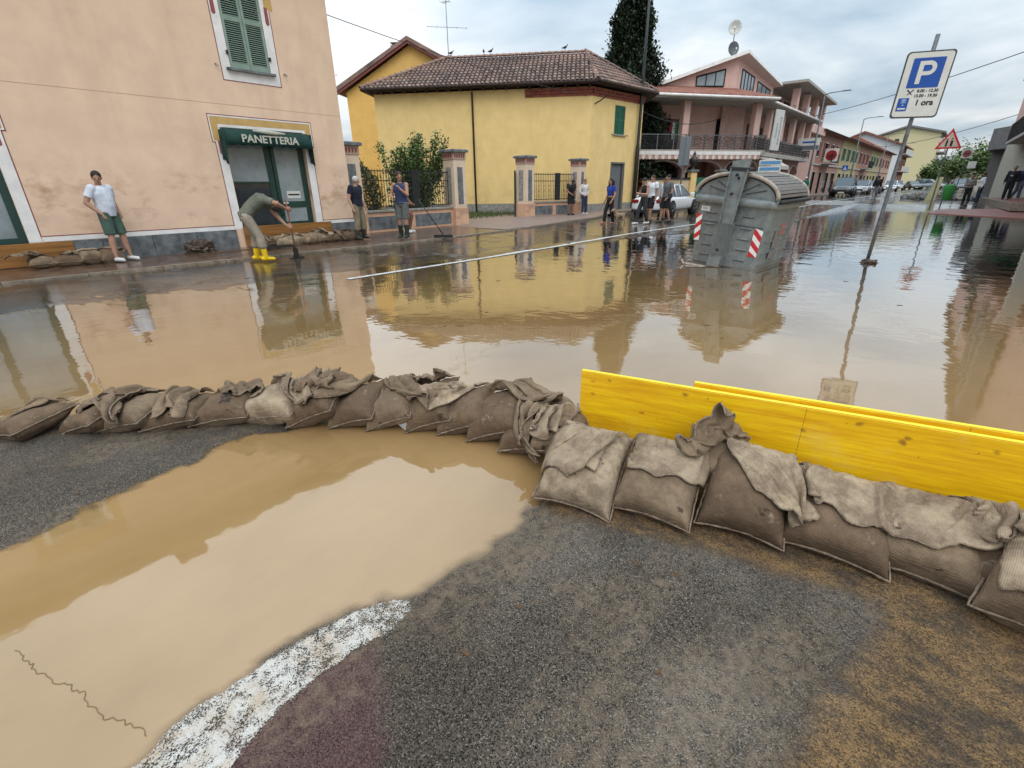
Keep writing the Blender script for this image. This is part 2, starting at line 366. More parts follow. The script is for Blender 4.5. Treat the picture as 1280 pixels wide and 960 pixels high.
vo = n.new('ShaderNodeTexVoronoi'); vo.inputs['Scale'].default_value = 290; co = n.new('ShaderNodeTexCoord'); l.new(co.outputs['Object'], vo.inputs[0])
vsep = n.new('ShaderNodeSeparateColor'); l.new(vo.outputs['Color'], vsep.inputs[0])
agg = mixc(t, vsep.outputs[0], (.022, .019, .016), (.18, .152, .122))
agg = mixc(t, ramp(t, vsep.outputs[1], .94, .95), agg, (.30, .28, .24))
agg = mixc(t, ramp(t, vsep.outputs[2], .86, .9), agg, (.006, .006, .007))
big = noise_n(t, 1.1, 5); 
film = M_('MULTIPLY', ramp(t, noise_n(t, 2.3, 9, stretch=(1, .45, 1), w=4, rough=.7), .42, .60), ramp(t, noise_n(t, 30, 4), .3, .65), tree=t)
colr = mixc(t, ramp(t, big, .3, .7), agg, (.54, .50, .455), 'MULTIPLY')
colr = mixc(t, M_('MULTIPLY', attr(t, 'maroon'), .62, tree=t), colr, mixc(t, vsep.outputs[0], (.045, .018, .02), (.14, .065, .066)))
silt = mixc(t, noise_n(t, 5, 5, w=2), (.27, .195, .125), (.16, .125, .09))
lo_ = ramp(t, M_('ADD', M_('MULTIPLY', film, .8, tree=t), M_('MULTIPLY', ramp(t, vo.outputs['Distance'], .1, .6), .25, tree=t), tree=t), .3, .9)
colr = mixc(t, M_('MULTIPLY', lo_, .66, tree=t), colr, silt)
mudn = M_('MULTIPLY', attr(t, 'mud'), ramp(t, noise_n(t, 6, 10, stretch=(.8, 1.2, 1), w=6, rough=.82), .42, .55), tree=t)
mudc = mixc(t, ramp(t, M_('ADD', M_('MULTIPLY', vsep.outputs[0], .6, tree=t), M_('MULTIPLY', noise_n(t, 25, 6), .4, tree=t), tree=t), .25, .7), (.05, .03, .014), (.30, .175, .07))
colr = mixc(t, M_('MULTIPLY', attr(t, 'mud'), .8, tree=t), colr, mixc(t, mudn, mixc(t, vsep.outputs[1], (.02, .014, .009), (.085, .06, .04)), mudc))
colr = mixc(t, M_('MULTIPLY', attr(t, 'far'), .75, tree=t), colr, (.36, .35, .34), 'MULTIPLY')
l.new(colr, p.inputs['Base Color'])
wet = ramp(t, noise_n(t, 1.6, 6, w=8), .28, .48)
gl = M_('MAXIMUM', attr(t, 'gloss'), M_('MULTIPLY', wet, attr(t, 'far'), tree=t), tree=t)
rg = M_('SUBTRACT', M_('SUBTRACT', .60, M_('MULTIPLY', gl, .44, tree=t), tree=t), M_('MULTIPLY', attr(t, 'far'), .08, tree=t), tree=t)
l.new(rg, p.inputs['Roughness']); l.new(M_('ADD', .22, M_('MULTIPLY', M_('MAXIMUM', gl, attr(t, 'far'), tree=t), .4, tree=t), tree=t), p.inputs['Specular IOR Level'])
b1 = n.new('ShaderNodeBump'); b1.inputs['Distance'].default_value = .004
l.new(M_('SUBTRACT', .85, M_('MULTIPLY', attr(t, 'far'), .8, tree=t), tree=t), b1.inputs['Strength'])
hh = M_('ADD', M_('MULTIPLY', vo.outputs['Distance'], -1.0, tree=t), M_('MULTIPLY', noise_n(t, 55, 6), 1.2, tree=t), tree=t)
l.new(hh, b1.inputs['Height']); l.new(b1.outputs[0], p.inputs['Normal'])
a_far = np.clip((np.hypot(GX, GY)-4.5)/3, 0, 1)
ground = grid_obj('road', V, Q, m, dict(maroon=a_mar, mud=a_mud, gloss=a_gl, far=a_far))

# flood water: same grid, depth known at every point
m = bpy.data.materials.new('muddy_flood_water'); m.use_nodes = True; t, n, l, p = nodes(m); MT['water'] = m
n.remove(p); out = n['Material Output']
df = n.new('ShaderNodeBsdfDiffuse'); gls = n.new('ShaderNodeBsdfGlossy'); tr = n.new('ShaderNodeBsdfTransparent'); gls.inputs['Roughness'].default_value = .03
silt = mixc(t, ramp(t, noise_n(t, .8, 9, stretch=(1, .45, 1), rough=.7), .3, .7), (.35, .225, .10), (.27, .165, .068))
l.new(silt, df.inputs[0])
m1 = n.new('ShaderNodeMixShader'); al = n.new('ShaderNodeAttribute'); al.attribute_name = 'murk'; l.new(al.outputs['Fac'], m1.inputs[0]); l.new(tr.outputs[0], m1.inputs[1]); l.new(df.outputs[0], m1.inputs[2])
fr = n.new('ShaderNodeFresnel'); fr.inputs['IOR'].default_value = 1.38
f2 = M_('MULTIPLY', M_('ADD', M_('MULTIPLY', fr.outputs[0], 2.0, tree=t), .045, tree=t), M_('ADD', .25, M_('MULTIPLY', al.outputs['Fac'], .75, tree=t), tree=t), clamp=True, tree=t)
m2 = n.new('ShaderNodeMixShader'); l.new(f2, m2.inputs[0]); l.new(m1.outputs[0], m2.inputs[1]); l.new(gls.outputs[0], m2.inputs[2]); l.new(m2.outputs[0], out.inputs[0])
bu = n.new('ShaderNodeBump'); bu.inputs['Distance'].default_value = .02; bu.inputs['Strength'].default_value = .8
mp_ = M_('ADD', M_('MULTIPLY', noise_n(t, 2.2, 3, rough=.5), .5, tree=t), M_('MULTIPLY', noise_n(t, 9, 2, rough=.5), .055, tree=t), tree=t)
al2 = n.new('ShaderNodeAttribute'); al2.attribute_name = 'ripple'
l.new(M_('MULTIPLY', mp_, al2.outputs['Fac'], tree=t), bu.inputs['Height']); l.new(bu.outputs[0], gls.inputs['Normal']); l.new(bu.outputs[0], fr.inputs['Normal'])
W = V.copy(); W[:, 2] = 0
depth = np.clip(-H, 0, 1); murk = np.clip((depth-.001)/.007, 0, 1)**.7
rip = np.clip(.26+np.clip((np.hypot(GX, GY)-3.2)/5, 0, 1)*.55, 0, 1)
keep = (np.abs(xs) < 70); 
flood = grid_obj('flood_water', W, Q, m, dict(murk=murk, ripple=rip))

def sheet(name, poly, z, m, step=None, noise_edge=0):
    """thin painted marking following the road surface"""
    mb = MB(); mb.add([(x, y, z) for x, y in poly], [tuple(range(len(poly)))]); o = mb.build(name, m); o['kind'] = 'structure'; return o
def worn_paint(name, c, a, b, sc):
    m = bpy.data.materials.new(name); m.use_nodes = True; t, n, l, p = nodes(m)
    p.inputs['Roughness'].default_value = .6
    l.new(mixc(t, ramp(t, noise_n(t, 9, 8, rough=.75), .45, .65), c, (.40, .32, .23)), p.inputs['Base Color'])
    f = M_('ADD', M_('MULTIPLY', noise_n(t, sc, 6, rough=.7), .62, tree=t), M_('MULTIPLY', noise_n(t, sc*.13, 3), .38, tree=t), tree=t)
    at = n.new('ShaderNodeAttribute'); at.attribute_name = 'edge'
    f = M_('ADD', f, at.outputs['Fac'], tree=t)
    l.new(ramp(t, f, a, b), p.inputs['Alpha'])
    bu = n.new('ShaderNodeBump'); bu.inputs['Strength'].default_value = .8; bu.inputs['Distance'].default_value = .003; l.new(noise_n(t, 160, 4), bu.inputs['Height']); l.new(bu.outputs[0], p.inputs['Normal'])
    return m
MT['paint_near'] = worn_paint('worn_road_paint', (.52, .50, .46), .50, .56, 190)
MT['paint_far'] = mat('road_line_paint', (.60, .60, .58), .5, .3, 9, 0)
STRIPE = [(-1.36, -.7), (-1.29, -.14), (-1.30, .12), (-1.275, .43), (-1.25, .56), (-1.19, .68), (-1.14, .71), (-1.09, .68), (-1.07, .57), (-1.10, .45), (-1.10, .34), (-1.09, .21), (-1.03, .05), (-1.08, -.7)]
sx = np.arange(-1.45, -.95, .012); sy = np.arange(-.8, .8, .012); SX, SY = np.meshgrid(sx, sy)
sdm = sdist(np.stack([SX, SY], -1), STRIPE)
def bil(A, X, Y):
    i = np.clip(np.searchsorted(xs, X)-1, 0, nx-2); j = np.clip(np.searchsorted(ys, Y)-1, 0, ny-2)
    fx = (X-xs[i])/(xs[i+1]-xs[i]); fy = (Y-ys[j])/(ys[j+1]-ys[j])
    return (A[j, i]*(1-fx)+A[j, i+1]*fx)*(1-fy)+(A[j+1, i]*(1-fx)+A[j+1, i+1]*fx)*fy
SZ = bil(H, SX, SY)+.004
k = len(sx); I2 = np.arange(SX.size).reshape(SX.shape); Q2 = np.stack([I2[:-1, :-1], I2[:-1, 1:], I2[1:, 1:], I2[1:, :-1]], -1).reshape(-1, 4)
ok = (sdm.ravel()[Q2].min(1) > -.03); Q2 = Q2[ok]; used = np.unique(Q2); re_ = -np.ones(SX.size, int); re_[used] = np.arange(len(used))
edge = np.clip(sdm*9, -.35, .055)-np.clip((SY-.45)*.22, 0, .2)
stripe = grid_obj('road_marking', np.stack([SX, SY, SZ], -1).reshape(-1, 3)[used], re_[Q2], MT['paint_near'], dict(edge=edge.ravel()[used]))
# the white line along the dry side of the carriageway and its faint far continuation
def strip(name, pts, wd, m, dz=.006):
    mb = MB(); P2 = []
    for (x0, y0), (x1, y1) in zip(pts[:-1], pts[1:]):
        k = max(1, int(math.hypot(x1-x0, y1-y0)/.5))
        P2 += [(x0+(x1-x0)*i/k, y0+(y1-y0)*i/k) for i in range(k)]
    P2.append(pts[-1]); V = []; F = []
    for i, (x, y) in enumerate(P2):
        a = P2[max(i-1, 0)]; b = P2[min(i+1, len(P2)-1)]; d = Vector((b[0]-a[0], b[1]-a[1])).normalized()
        for s in (-1, 1):
            X, Y = x-s*d.y*wd/2, y+s*d.x*wd/2
            V.append((X, Y, max(float(bil(H, np.array(X), np.array(Y))), .003)+dz))
    F = [(2*i, 2*i+1, 2*i+3, 2*i+2) for i in range(len(P2)-1)]
    mb.add(V, F); o = mb.build(name, m); o['kind'] = 'structure'; return o
strip('road_marking', [(-7.42, 4.2), (-7.38, 7.3), (-7.45, 14.6), (-7.3, 21.5)], .13, MT['paint_far'])
strip('road_marking', [(-6.9, 33), (-6.3, 60), (-6, 110)], .12, MT['paint_far'])
for k in range(6): strip('road_marking', [(-9.9, 38+k*1.0), (-5.0, 36.4+k*1.0)], .42, MT['paint_far'])

# pavement on the house side with its stone kerb
def kerbline(Y): 
    T = [(-14, -11.65), (0, -11.7), (5, -11.5), (9, -11.3), (12, -11.6), (16, -11.95), (20, -12.4), (22, -13.1), (40, -11.3), (60, -10.9), (200, -10.6)]
    return float(np.interp(Y, [a for a, b in T], [b for a, b in T]))
MT['pavement'] = mat('wet_pavement', (.13, .08, .055), .22, .3, 3, .12, 30, col2=(.055, .035, .026), thr=(.35, .62), spec=.6)
MT['paving_pink'] = mat('porphyry_paving', (.26, .19, .165), .45, .25, 9, .35, 30, col2=(.15, .11, .10))
MT['kerb'] = mat('kerb_stone', (.24, .20, .155), .45, .3, 8, .3, 30)
Ys = list(np.arange(-14, 13, 1.0))
mb = MB(); V_ = []; F_ = []
for i, Y in enumerate(Ys+[13]):
    k = kerbline(Y); V_ += [(-15.6, Y, .075), (k-.14, Y, .036)]
F_ = [(2*i, 2*i+1, 2*i+3, 2*i+2) for i in range(len(Ys))]
mb.add(V_, F_); mb.build('pavement', MT['pavement'], kind='structure')
mb = MB(); V_ = []; F_ = []; Y2 = [13, 14, 15, 16, 17, 18, 19, 20, 21, 22, 23, 26, 30, 40, 60, 100, 200]
for i, Y in enumerate(Y2):
    k = kerbline(Y); z = .05+float(zroad(Y))+.06*min(1, max(0, (Y-14)/5)); V_ += [(-17.5, Y, z+.03), (k-.14, Y, z)]
F_ = [(2*i, 2*i+1, 2*i+3, 2*i+2) for i in range(len(Y2)-1)]
mb.add(V_, F_); mb.build('pavement', MT['paving_pink'], kind='structure')
ke = thing('kerb', 'low worn stone kerb along the muddy gutter by the bakery pavement', 'kerb')
mbk = MB()
Yk = list(np.arange(-13.5, 23, 1.15))
for a, b in zip(Yk[:-1], Yk[1:]):
    xa, xb = kerbline(a), kerbline(b); za = .040+.07*min(1, max(0, (a-13)/5))+rng.uniform(-.004, .004)
    mb = MB(); mb.prism([(xa-.14, a+.006), (xa+.0, a+.006), (xb+.0, b-.006), (xb-.14, b-.006)], -.1, za); mb.build('kerb_stone', MT['kerb'], ke)
for a, b in zip([23, 30, 40, 60, 100], [30, 40, 60, 100, 200]):
    xa, xb = kerbline(a), kerbline(b); z = .13+float(zroad(b))
    MB().prism([(xa-.14, a), (xa, a), (xb, b), (xb-.14, b)], -.1, z).build('kerb_stone', MT['kerb'], ke)

# ---------------------------------------------------------------- the pink bakery house (local x = along the street, -y = street side)
LH = thing('bakery_house', 'large pink plastered house with green shuttered window and bakery door, left side', 'house', (-13.7, 0, 0), R(90))
SHOP = (5.03, 7.05, .10, 2.84); DOORL = (-.95, .98, .10, 2.84); WIN = (5.53, 6.48, 4.13, 6.0); WIN2 = (-.55, .45, 4.13, 6.0)
W1 = MB().wall(-11, 8.25, 0, 7.3, [SHOP, DOORL, WIN, WIN2], 0, .4)
W1.box(-11, 8.25, .4, 9, 7.1, 7.28); W1.box(8.0, 8.25, .4, 9, 0, 7.1); W1.box(-11, -10.7, .4, 9, 0, 7.1); W1.box(-10.7, 8.0, 8.7, 9, 0, 7.1)
W1.build('wall', MT['pink_plaster'], LH)
MB().box(SHOP[0]-.6, SHOP[1]+.6, 2.2, 2.25, 0, 3.2).box(-1.5, 1.6, 2.2, 2.25, 0, 3.2).build('interior', MT['interior'], LH)
# roof with a broad eave, seen only in the water
rf = MB(); rf.prism([(-.62, 7.2), (-.62, 7.34), (4.5, 9.2), (9.5, 7.34), (9.5, 7.2)], -11.4, 8.65, 'x'); rf.build('roof', MT['eave_dark'], LH)
ch = MB().box(1.9, 2.6, 3, 3.6, 8, 10.0).box(1.8, 2.7, 2.9, 3.7, 10.0, 10.12).build('chimney', MT['brick_red'], LH)
# stone plinth slabs with joints
def slabs(x0, x1, ztop, n):
    for i in range(n):
        a = x0+(x1-x0)*i/n; b = x0+(x1-x0)*(i+1)/n
        MB().bbox(a+.004, b-.004, -.05-rng.uniform(0, .006), .0, .02, ztop+rng.uniform(-.006, .006), .006).build('stone_slab', MT['stone_grey'], LH)
slabs(1.2, 4.84, .505, 4); slabs(7.26, 8.25, .52, 1); slabs(-5, -1.2, .505, 4); slabs(-11, -5, .505, 6)
# painted bands and lines
tw = MB(); th = .004
def frame_white(x0, x1, o=.19):
    tw.box(x0-o, x0, -th, 0, .51, 2.52); tw.box(x1, x1+o, -th, 0, .51, 2.52)
    tw.box(x0-.06, x1+.06, -th*1.6, 0, 2.841, 2.90); tw.box(x0-.075, x0, -th*1.6, 0, 2.52, 2.841); tw.box(x1, x1+.075, -th*1.6, 0, 2.52, 2.841)
    # outer white line of the header
    h0, h1 = x0-.25, x1+.25
    tw.box(h0, h1, -th*1.6, 0, 3.06, 3.09); tw.box(h0, h0+.025, -th*1.6, 0, 2.54, 3.06); tw.box(h1-.025, h1, -th*1.6, 0, 2.54, 3.06)
    tw.box(h0, h0+.1, -th*1.6, 0, 2.52, 2.54); tw.box(h1-.1, h1, -th*1.6, 0, 2.52, 2.54)
frame_white(SHOP[0], SHOP[1]); frame_white(DOORL[0], DOORL[1])
tw.box(1.19, 4.82, -th, 0, .51, .60); tw.box(7.26, 8.25, -th, 0, .51, .60); tw.box(-11, -1.16, -th, 0, .51, .60)
for wn in (WIN, WIN2):
    x0, x1, z0, z1 = wn
    tw.box(x0-.20, x0, -th, 0, z0-.27, z1+.1); tw.box(x1, x1+.20, -th, 0, z0-.27, z1+.1); tw.box(x0, x1, -th, 0, z0-.27, z0)
tw.build('painted_frame', MT['white_paint'], LH)
for x0, x1 in (SHOP[:2], DOORL[:2]):
    oc = MB(); oc.box(x0-.222, x1+.222, -th*.8, 0, 2.902, 3.06); oc.box(x0-.222, x0-.08, -th*.8, 0, 2.545, 2.902); oc.box(x1+.08, x1+.222, -th*.8, 0, 2.545, 2.902); oc.build('painted_header', MT['ochre_paint'], LH)
for wn in (WIN, WIN2):
    x0, x1, z0, z1 = wn; oc = MB(); oc.box(x0-.3, x1+.3, -th*1.3, 0, z1+.02, z1+.45); oc.box(x0-.3, x0-.1, -th*1.3, 0, z1-.55, z1+.02); oc.box(x1+.1, x1+.3, -th*1.3, 0, z1-.55, z1+.02); oc.build('painted_header', MT['ochre_paint'], LH)
ln = MB(); lw = .018; tl = .005
for x0, x1 in (SHOP[:2], DOORL[:2]):
    for xx in (x0-.19-lw, x1+.19): ln.box(xx, xx+lw, -tl, 0, .6, 2.50)
    h0, h1 = x0-.25, x1+.25
    ln.box(h0-lw, h1+lw, -tl, 0, 3.091, 3.11); ln.box(h0-lw, h0, -tl, 0, 2.50, 3.091); ln.box(h1, h1+lw, -tl, 0, 2.50, 3.091); ln.box(h0, h0+.06, -tl, 0, 2.50, 2.518); ln.box(h1-.06, h1, -tl, 0, 2.50, 2.518)
ln.box(1.17+lw+.01, 4.82, -tl, 0, .602, .62); ln.box(7.26, 8.25, -tl, 0, .602, .62)
for wn in (WIN, WIN2):
    x0, x1, z0, z1 = wn
    for xx in (x0-.20-lw, x1+.20): ln.box(xx, xx+lw, -tl, 0, z0-.288, z1-.57)
    ln.box(x0-.20, x1+.20, -tl, 0, z0-.288, z0-.271)
ln.build('painted_line', MT['line_brown'], LH)
for x0, x1 in (SHOP[:2], DOORL[:2]):
    for xx in (x0-.115, x1+.115): MB().prism([(xx+.032*math.cos(a), 2.28+.032*math.sin(a)) for a in np.linspace(math.pi, 2*math.pi, 7)]+[(xx+.03, 2.54), (xx-.03, 2.54)], -tl-.002, 0, 'y').build('painted_drop', MT['drop_red'], LH)
for wn in (WIN, WIN2):
    x0, x1, z0, z1 = wn
    for xx in (x0-.13, x1+.13): MB().prism([(xx+.045*math.cos(a), z1-.82+.045*math.sin(a)) for a in np.linspace(math.pi, 2*math.pi, 7)]+[(xx+.04, z1-.5), (xx-.04, z1-.5)], -tl-.002, 0, 'y').build('painted_drop', MT['drop_red'], LH)
MB().box(1.1, 8.25, -.003, 0, 3.33, 3.337).build('wall_joint', flat('joint', (.50, .33, .22)), LH)
# window shutters
slat = MB().obox((0, 0, 0), (.36, .045, .006), Matrix.Rotation(R(38), 3, 'X')).mesh('slat', MT['shutter_green'])
for wn in (WIN, WIN2):
    x0, x1, z0, z1 = wn; xm = (x0+x1)/2
    wi = MB().box(x0-.1, x1+.08, -.10, .02, z0-.07, z0-.02).build('window_sill', MT['stone_grey'], LH)
    for a, b in ((x0+.01, xm-.005), (xm+.005, x1-.01)):
        fr_ = MB()
        fr_.box(a, a+.055, .0, .045, z0, z1).box(b-.055, b, .0, .045, z0, z1)
        zm = z0+(z1-z0)*.53
        for q0, q1 in ((z0, z0+.11), (zm-.05, zm+.05), (z1-.07, z1)): fr_.box(a+.055, b-.055, .002, .043, q0, q1)
        s_ = fr_.build('shutter', MT['shutter_green'], LH)
        for q0, q1 in ((z0+.11, zm-.05), (zm+.05, z1-.07)):
            k = int((q1-q0)/.043)
            for i in range(k): inst('slat', slat, s_, ((a+b)/2, .022, q0+(i+.5)*(q1-q0)/k), scale=((b-a-.105)/.36, 1, 1))
        MB().box(a, b, .2, .21, z0, z1).build('pane', MT['dark'], s_)
    for xx in (x0-.02, x1+.02): MB().box(xx-.02, xx+.02, -.05, 0, z0+.25, z0+.33).build('hinge', MT['black_metal'], LH)
    for xx, zq in ((x0-.33, z0+.02), (x1+.33, z0+.02)): MB().tube([(xx, 0, zq), (xx, -.07, zq), (xx+.03, -.09, zq-.05)], .016, 6).build('shutter_catch', MT['stone_pale'], LH)
# bakery shopfront: fixed light on the left, door on the right, all set back in the opening
fr_ = MB(); y0, y1 = .16, .23
X0, X1, Z0, Z1 = SHOP
for a, b in ((X0, X0+.05), (6.00, 6.14), (X1-.07, X1)): fr_.box(a, b, y0, y1, Z0, Z1)
for a, b in ((Z0, Z0+.12), (Z1-.08, Z1)): fr_.box(X0+.05, 6.0, y0+.002, y1-.002, a, b); fr_.box(6.14, X1-.07, y0+.002, y1-.002, a, b)
fr_.box(X0+.05, 6.0, y0+.004, y1-.004, 1.60, 1.64)
sf = fr_.build('shop_window_frame', MT['frame_green'], LH)
MB().box(X0+.05, 6.0, .19, .2, 1.64, Z1-.08).build('pane', MT['glass_pale'], sf)
MB().box(X0+.05, 6.0, .19, .2, Z0+.12, 1.60).build('pane', MT['glass_dark'], sf)
MB().box(5.10, 5.98, .21, .215, 1.66, 2.7).build('curtain', MT['curtain'], sf)
MB().box(5.55, 5.95, .203, .207, 1.68, 2.05).build('painted_reflection', flat('reflection_pale', (.45, .52, .5)), sf)  # pale flat panel standing in for a reflection in the shop glass
dl = MB()
a, b = 6.15, X1-.075
dl.box(a, a+.09, .13, .19, Z0+.02, Z1-.1).box(b-.09, b, .13, .19, Z0+.02, Z1-.1)
for q0, q1 in ((Z0+.02, .62), (.98, 1.14), (Z1-.2, Z1-.1)): dl.box(a+.09, b-.09, .132, .188, q0, q1)
dd_ = dl.build('shop_door', MT['frame_green'], LH)
MB().box(a+.09, b-.09, .15, .16, 1.14, Z1-.2).build('pane', MT['glass_pale'], dd_)
MB().box(a+.09, b-.09, .15, .16, .62, .98).build('pane', MT['glass_pale'], dd_)
MB().box(a+.25, b-.2, .143, .148, 1.22, 1.40).build('opening_hours_card', MT['sign_white'], dd_)
MB().box(a+.28, b-.23, .140, .1425, 1.29, 1.33).build('printed_line', MT['black_print'], dd_)
MB().ball((a+.17, .12, 1.10), (.075, .01, .03), 12, 6).build('door_plate', MT['sign_white'], dd_)
MB().tube([(a+.03, .13, .78), (a+.03, .06, .82), (a+.05, .05, .95), (a+.03, .06, 1.15), (a+.03, .13, 1.2)], .014, 8).build('handle', MT['black_metal'], dd_)
# the left doorway, its door leaf seen at the edge of the picture
dl = MB(); X0, X1, Z0, Z1 = DOORL
dl.box(X1-.13, X1, .12, .19, Z0, Z1).box(X0, X0+.13, .12, .19, Z0, Z1).box(-.05, .08, .12, .19, Z0, Z1).box(X0+.13, X1-.13, .125, .185, Z0, Z0+.5).box(X0+.13, X1-.13, .125, .185, Z1-.12, Z1)
d2 = dl.build('shop_door', MT['frame_green'], LH)
MB().box(X0+.13, -.05, .15, .16, Z0+.5, Z1-.12).build('pane', MT['glass_pale'], d2); MB().box(.08, X1-.13, .15, .16, Z0+.5, Z1-.12).build('pane', MT['glass_pale'], d2)
# awning, rolled over the bakery door: hood, scalloped valance, side wings, lettering
def awning(x0, x1, ztop, parent):
    aw = bpy.data.objects.new('awning', None); COL.objects.link(aw); aw.parent = parent
    n_ = 40; V = []; F = []
    prof = [(0.0, 0.03), (-.10, .02), (-.20, -.03), (-.28, -.11), (-.30, -.20), (-.305, -.34)]
    for i in range(n_+1):
        u = i/n_; x = x0+(x1-x0)*u
        for k, (y, z) in enumerate(prof):
            wv = .012*math.sin(u*37)*min(1, k/3); dz = 0
            if k == len(prof)-1: dz = -.03*abs(math.sin(u*math.pi*9))
            V.append((x, y+wv, ztop+z+dz+.01*math.sin(u*5)))
    P_ = len(prof)
    for i in range(n_):
        for k in range(P_-1): F.append((i*P_+k, (i+1)*P_+k, (i+1)*P_+k+1, i*P_+k+1))
    o = MB().add(V, F).build('awning_cloth', MT['awning_green'], aw, True)
    so = o.modifiers.new('thick', 'SOLIDIFY'); so.thickness = .006
    for s, x in ((-1, x0), (1, x1)):
        wv = MB(); V = []; F = []
        for i in range(7):
            y = -.30+.30*i/6
            for k in range(6):
                zb = -.05-(.62-.02*(i % 2)+.12*(6-i)/6)*k/5
                V.append((x+s*(.03*math.sin(i*1.3)+.02*k*.3), y*(1-.25*k/5), ztop+zb*(1 if k else .3)))
        for i in range(6):
            for k in range(5): F.append((i*6+k, i*6+k+1, (i+1)*6+k+1, (i+1)*6+k))
        o = wv.add(V, F).build('awning_wing', MT['awning_green'], aw, True); so = o.modifiers.new('thick', 'SOLIDIFY'); so.thickness = .008
    rl = MB().tube([(x0+.65, -.30, ztop-.02), (x0+.9, -.33, ztop-.035), (x1-.95, -.33, ztop-.05), (x1-.7, -.30, ztop-.05)], [.02, .045, .045, .02], 8).build('rolled_cloth', flat('canvas_pale', (.50, .50, .42)), aw, True)
    return aw
aw = awning(4.98, 7.12, 2.80, LH)
text('lettering', 'PANETTERIA', .235, flat('letter_cream', (.50, .50, .42)), aw, Matrix.Translation((6.03, -.322, 2.59)) @ FACE, .003, bold=.006, sx=1.06)
# two flood boards across the doorways: things of their own
def flood_board(label, x0, x1, z1, n=1):
    o = thing('flood_board', label, 'flood board', (-13.7, (x0+x1)/2, .07), R(90))
    hw = (x1-x0)/2
    MB().bbox(-hw, hw, -.085, -.058, 0, z1-.07, .004).build('panel', MT['wood_brown'], o)
    MB().box(-hw+.02, hw-.02, -.0865, -.0855, (z1-.07)*.5, (z1-.07)*.5+.004).build('seam', MT['eave_dark'], o)
    return o
flood_board('brown plywood flood board closing the foot of the bakery door', 5.0, 7.45, .57)
flood_board('brown plywood flood board across the doorway at the left picture edge', -1.3, 1.62, .50)
# mud heap and squeegee on the pavement
def blobby(name, label, cat, loc, r, m, seed, flatz=.5):
    bm = bmesh.new(); bmesh.ops.create_icosphere(bm, subdivisions=4, radius=1)
    for v in bm.verts:
        q = v.co*1.6+Vector((seed, 0, 0)); k = 1+.45*noise.noise(q)+.25*noise.noise(q*2.7)+.12*noise.noise(q*6)
        v.co = Vector((v.co.x*r[0]*k, v.co.y*r[1]*k, max(-.02, v.co.z)*r[2]*k))
    me = bpy.data.meshes.new(name); bm.to_mesh(me); bm.free(); me.materials.append(m)
    o = bpy.data.objects.new(name, me); COL.objects.link(o); o.location = loc
    return tag(o, label, cat)
blobby('mud_heap', 'dark heap of shovelled mud on the pavement against the grey plinth', 'mud heap', (-13.42, 3.85, .06), (.22, .33, .26), MT['mud'], 3)
blobby('debris', 'small dark clod lying in the muddy gutter near the yellow boots', 'debris', (-10.9, 5.0, .0), (.10, .14, .07), MT['mud'], 8)
sq = thing('squeegee', 'flat dark squeegee lying on the pavement behind the yellow boots', 'tool', (-12.7, 5.2, .07), R(90))
MB().box(-.45, .55, -.05, .05, 0, .05).build('blade', MT['black_metal'], sq); MB().tube([(0, 0, .03), (-1.7, -.35, .05)], .014).build('handle', flat('handle_wood', (.12, .07, .04)), sq)

FX = lambda u: (-1.965+(0.646)*u+.006*math.sin(u*19)+.004*math.sin(u*53)+.003*math.sin(u*131), -0.272+(0.214)*u+.008*math.sin(u*14+1)+.004*math.sin(u*47)+.003*math.sin(u*113), .0015)
# a drifting thread of plant fibre and small floating bits
tag(MB().tube([FX(u) for u in np.linspace(0, 1, 130)], .0011, 5).build('drifting_fibre', flat('fibre', (.20, .13, .065))), 'long thin brown thread of fibre drifting in the near puddle', 'fibre')
rl_ = random.Random(77)
for k in range(46):
    if k < 26: x, y = rl_.uniform(-9, .5), rl_.uniform(2.6, 9)
    else: x, y = rl_.uniform(-1.1, .9), rl_.uniform(.6, 1.5)
    if k >= 40: x, y = rl_.uniform(-3.6, -2.7), rl_.uniform(.0, .8)
    s_ = rl_.uniform(.006, .016)*(1.8 if k < 26 else .7); a = rl_.uniform(0, 6.28); z = max(.003, float(bil(H, np.array(x), np.array(y)))+.003)
    o = MB().add([(s_*math.cos(q)*1.6, s_*math.sin(q)*.7, .0015*math.sin(q*2)) for q in np.linspace(0, 6.28, 9)[:-1]], [tuple(range(8))]).build('leaf_scrap', flat('leaf_scrap', (.10, .055, .025)))
    o.location = (x, y, z); o.rotation_euler = (0, 0, a); so = o.modifiers.new('t', 'SOLIDIFY'); so.thickness = .002
    tag(o, 'tiny brown leaf scrap floating on the flooded road' if k < 26 else ('tiny brown leaf scrap on the wet asphalt before the near sandbags' if k < 40 else 'tiny leaf scrap on the asphalt island at the left'), 'leaf', 'scattered leaf scraps')
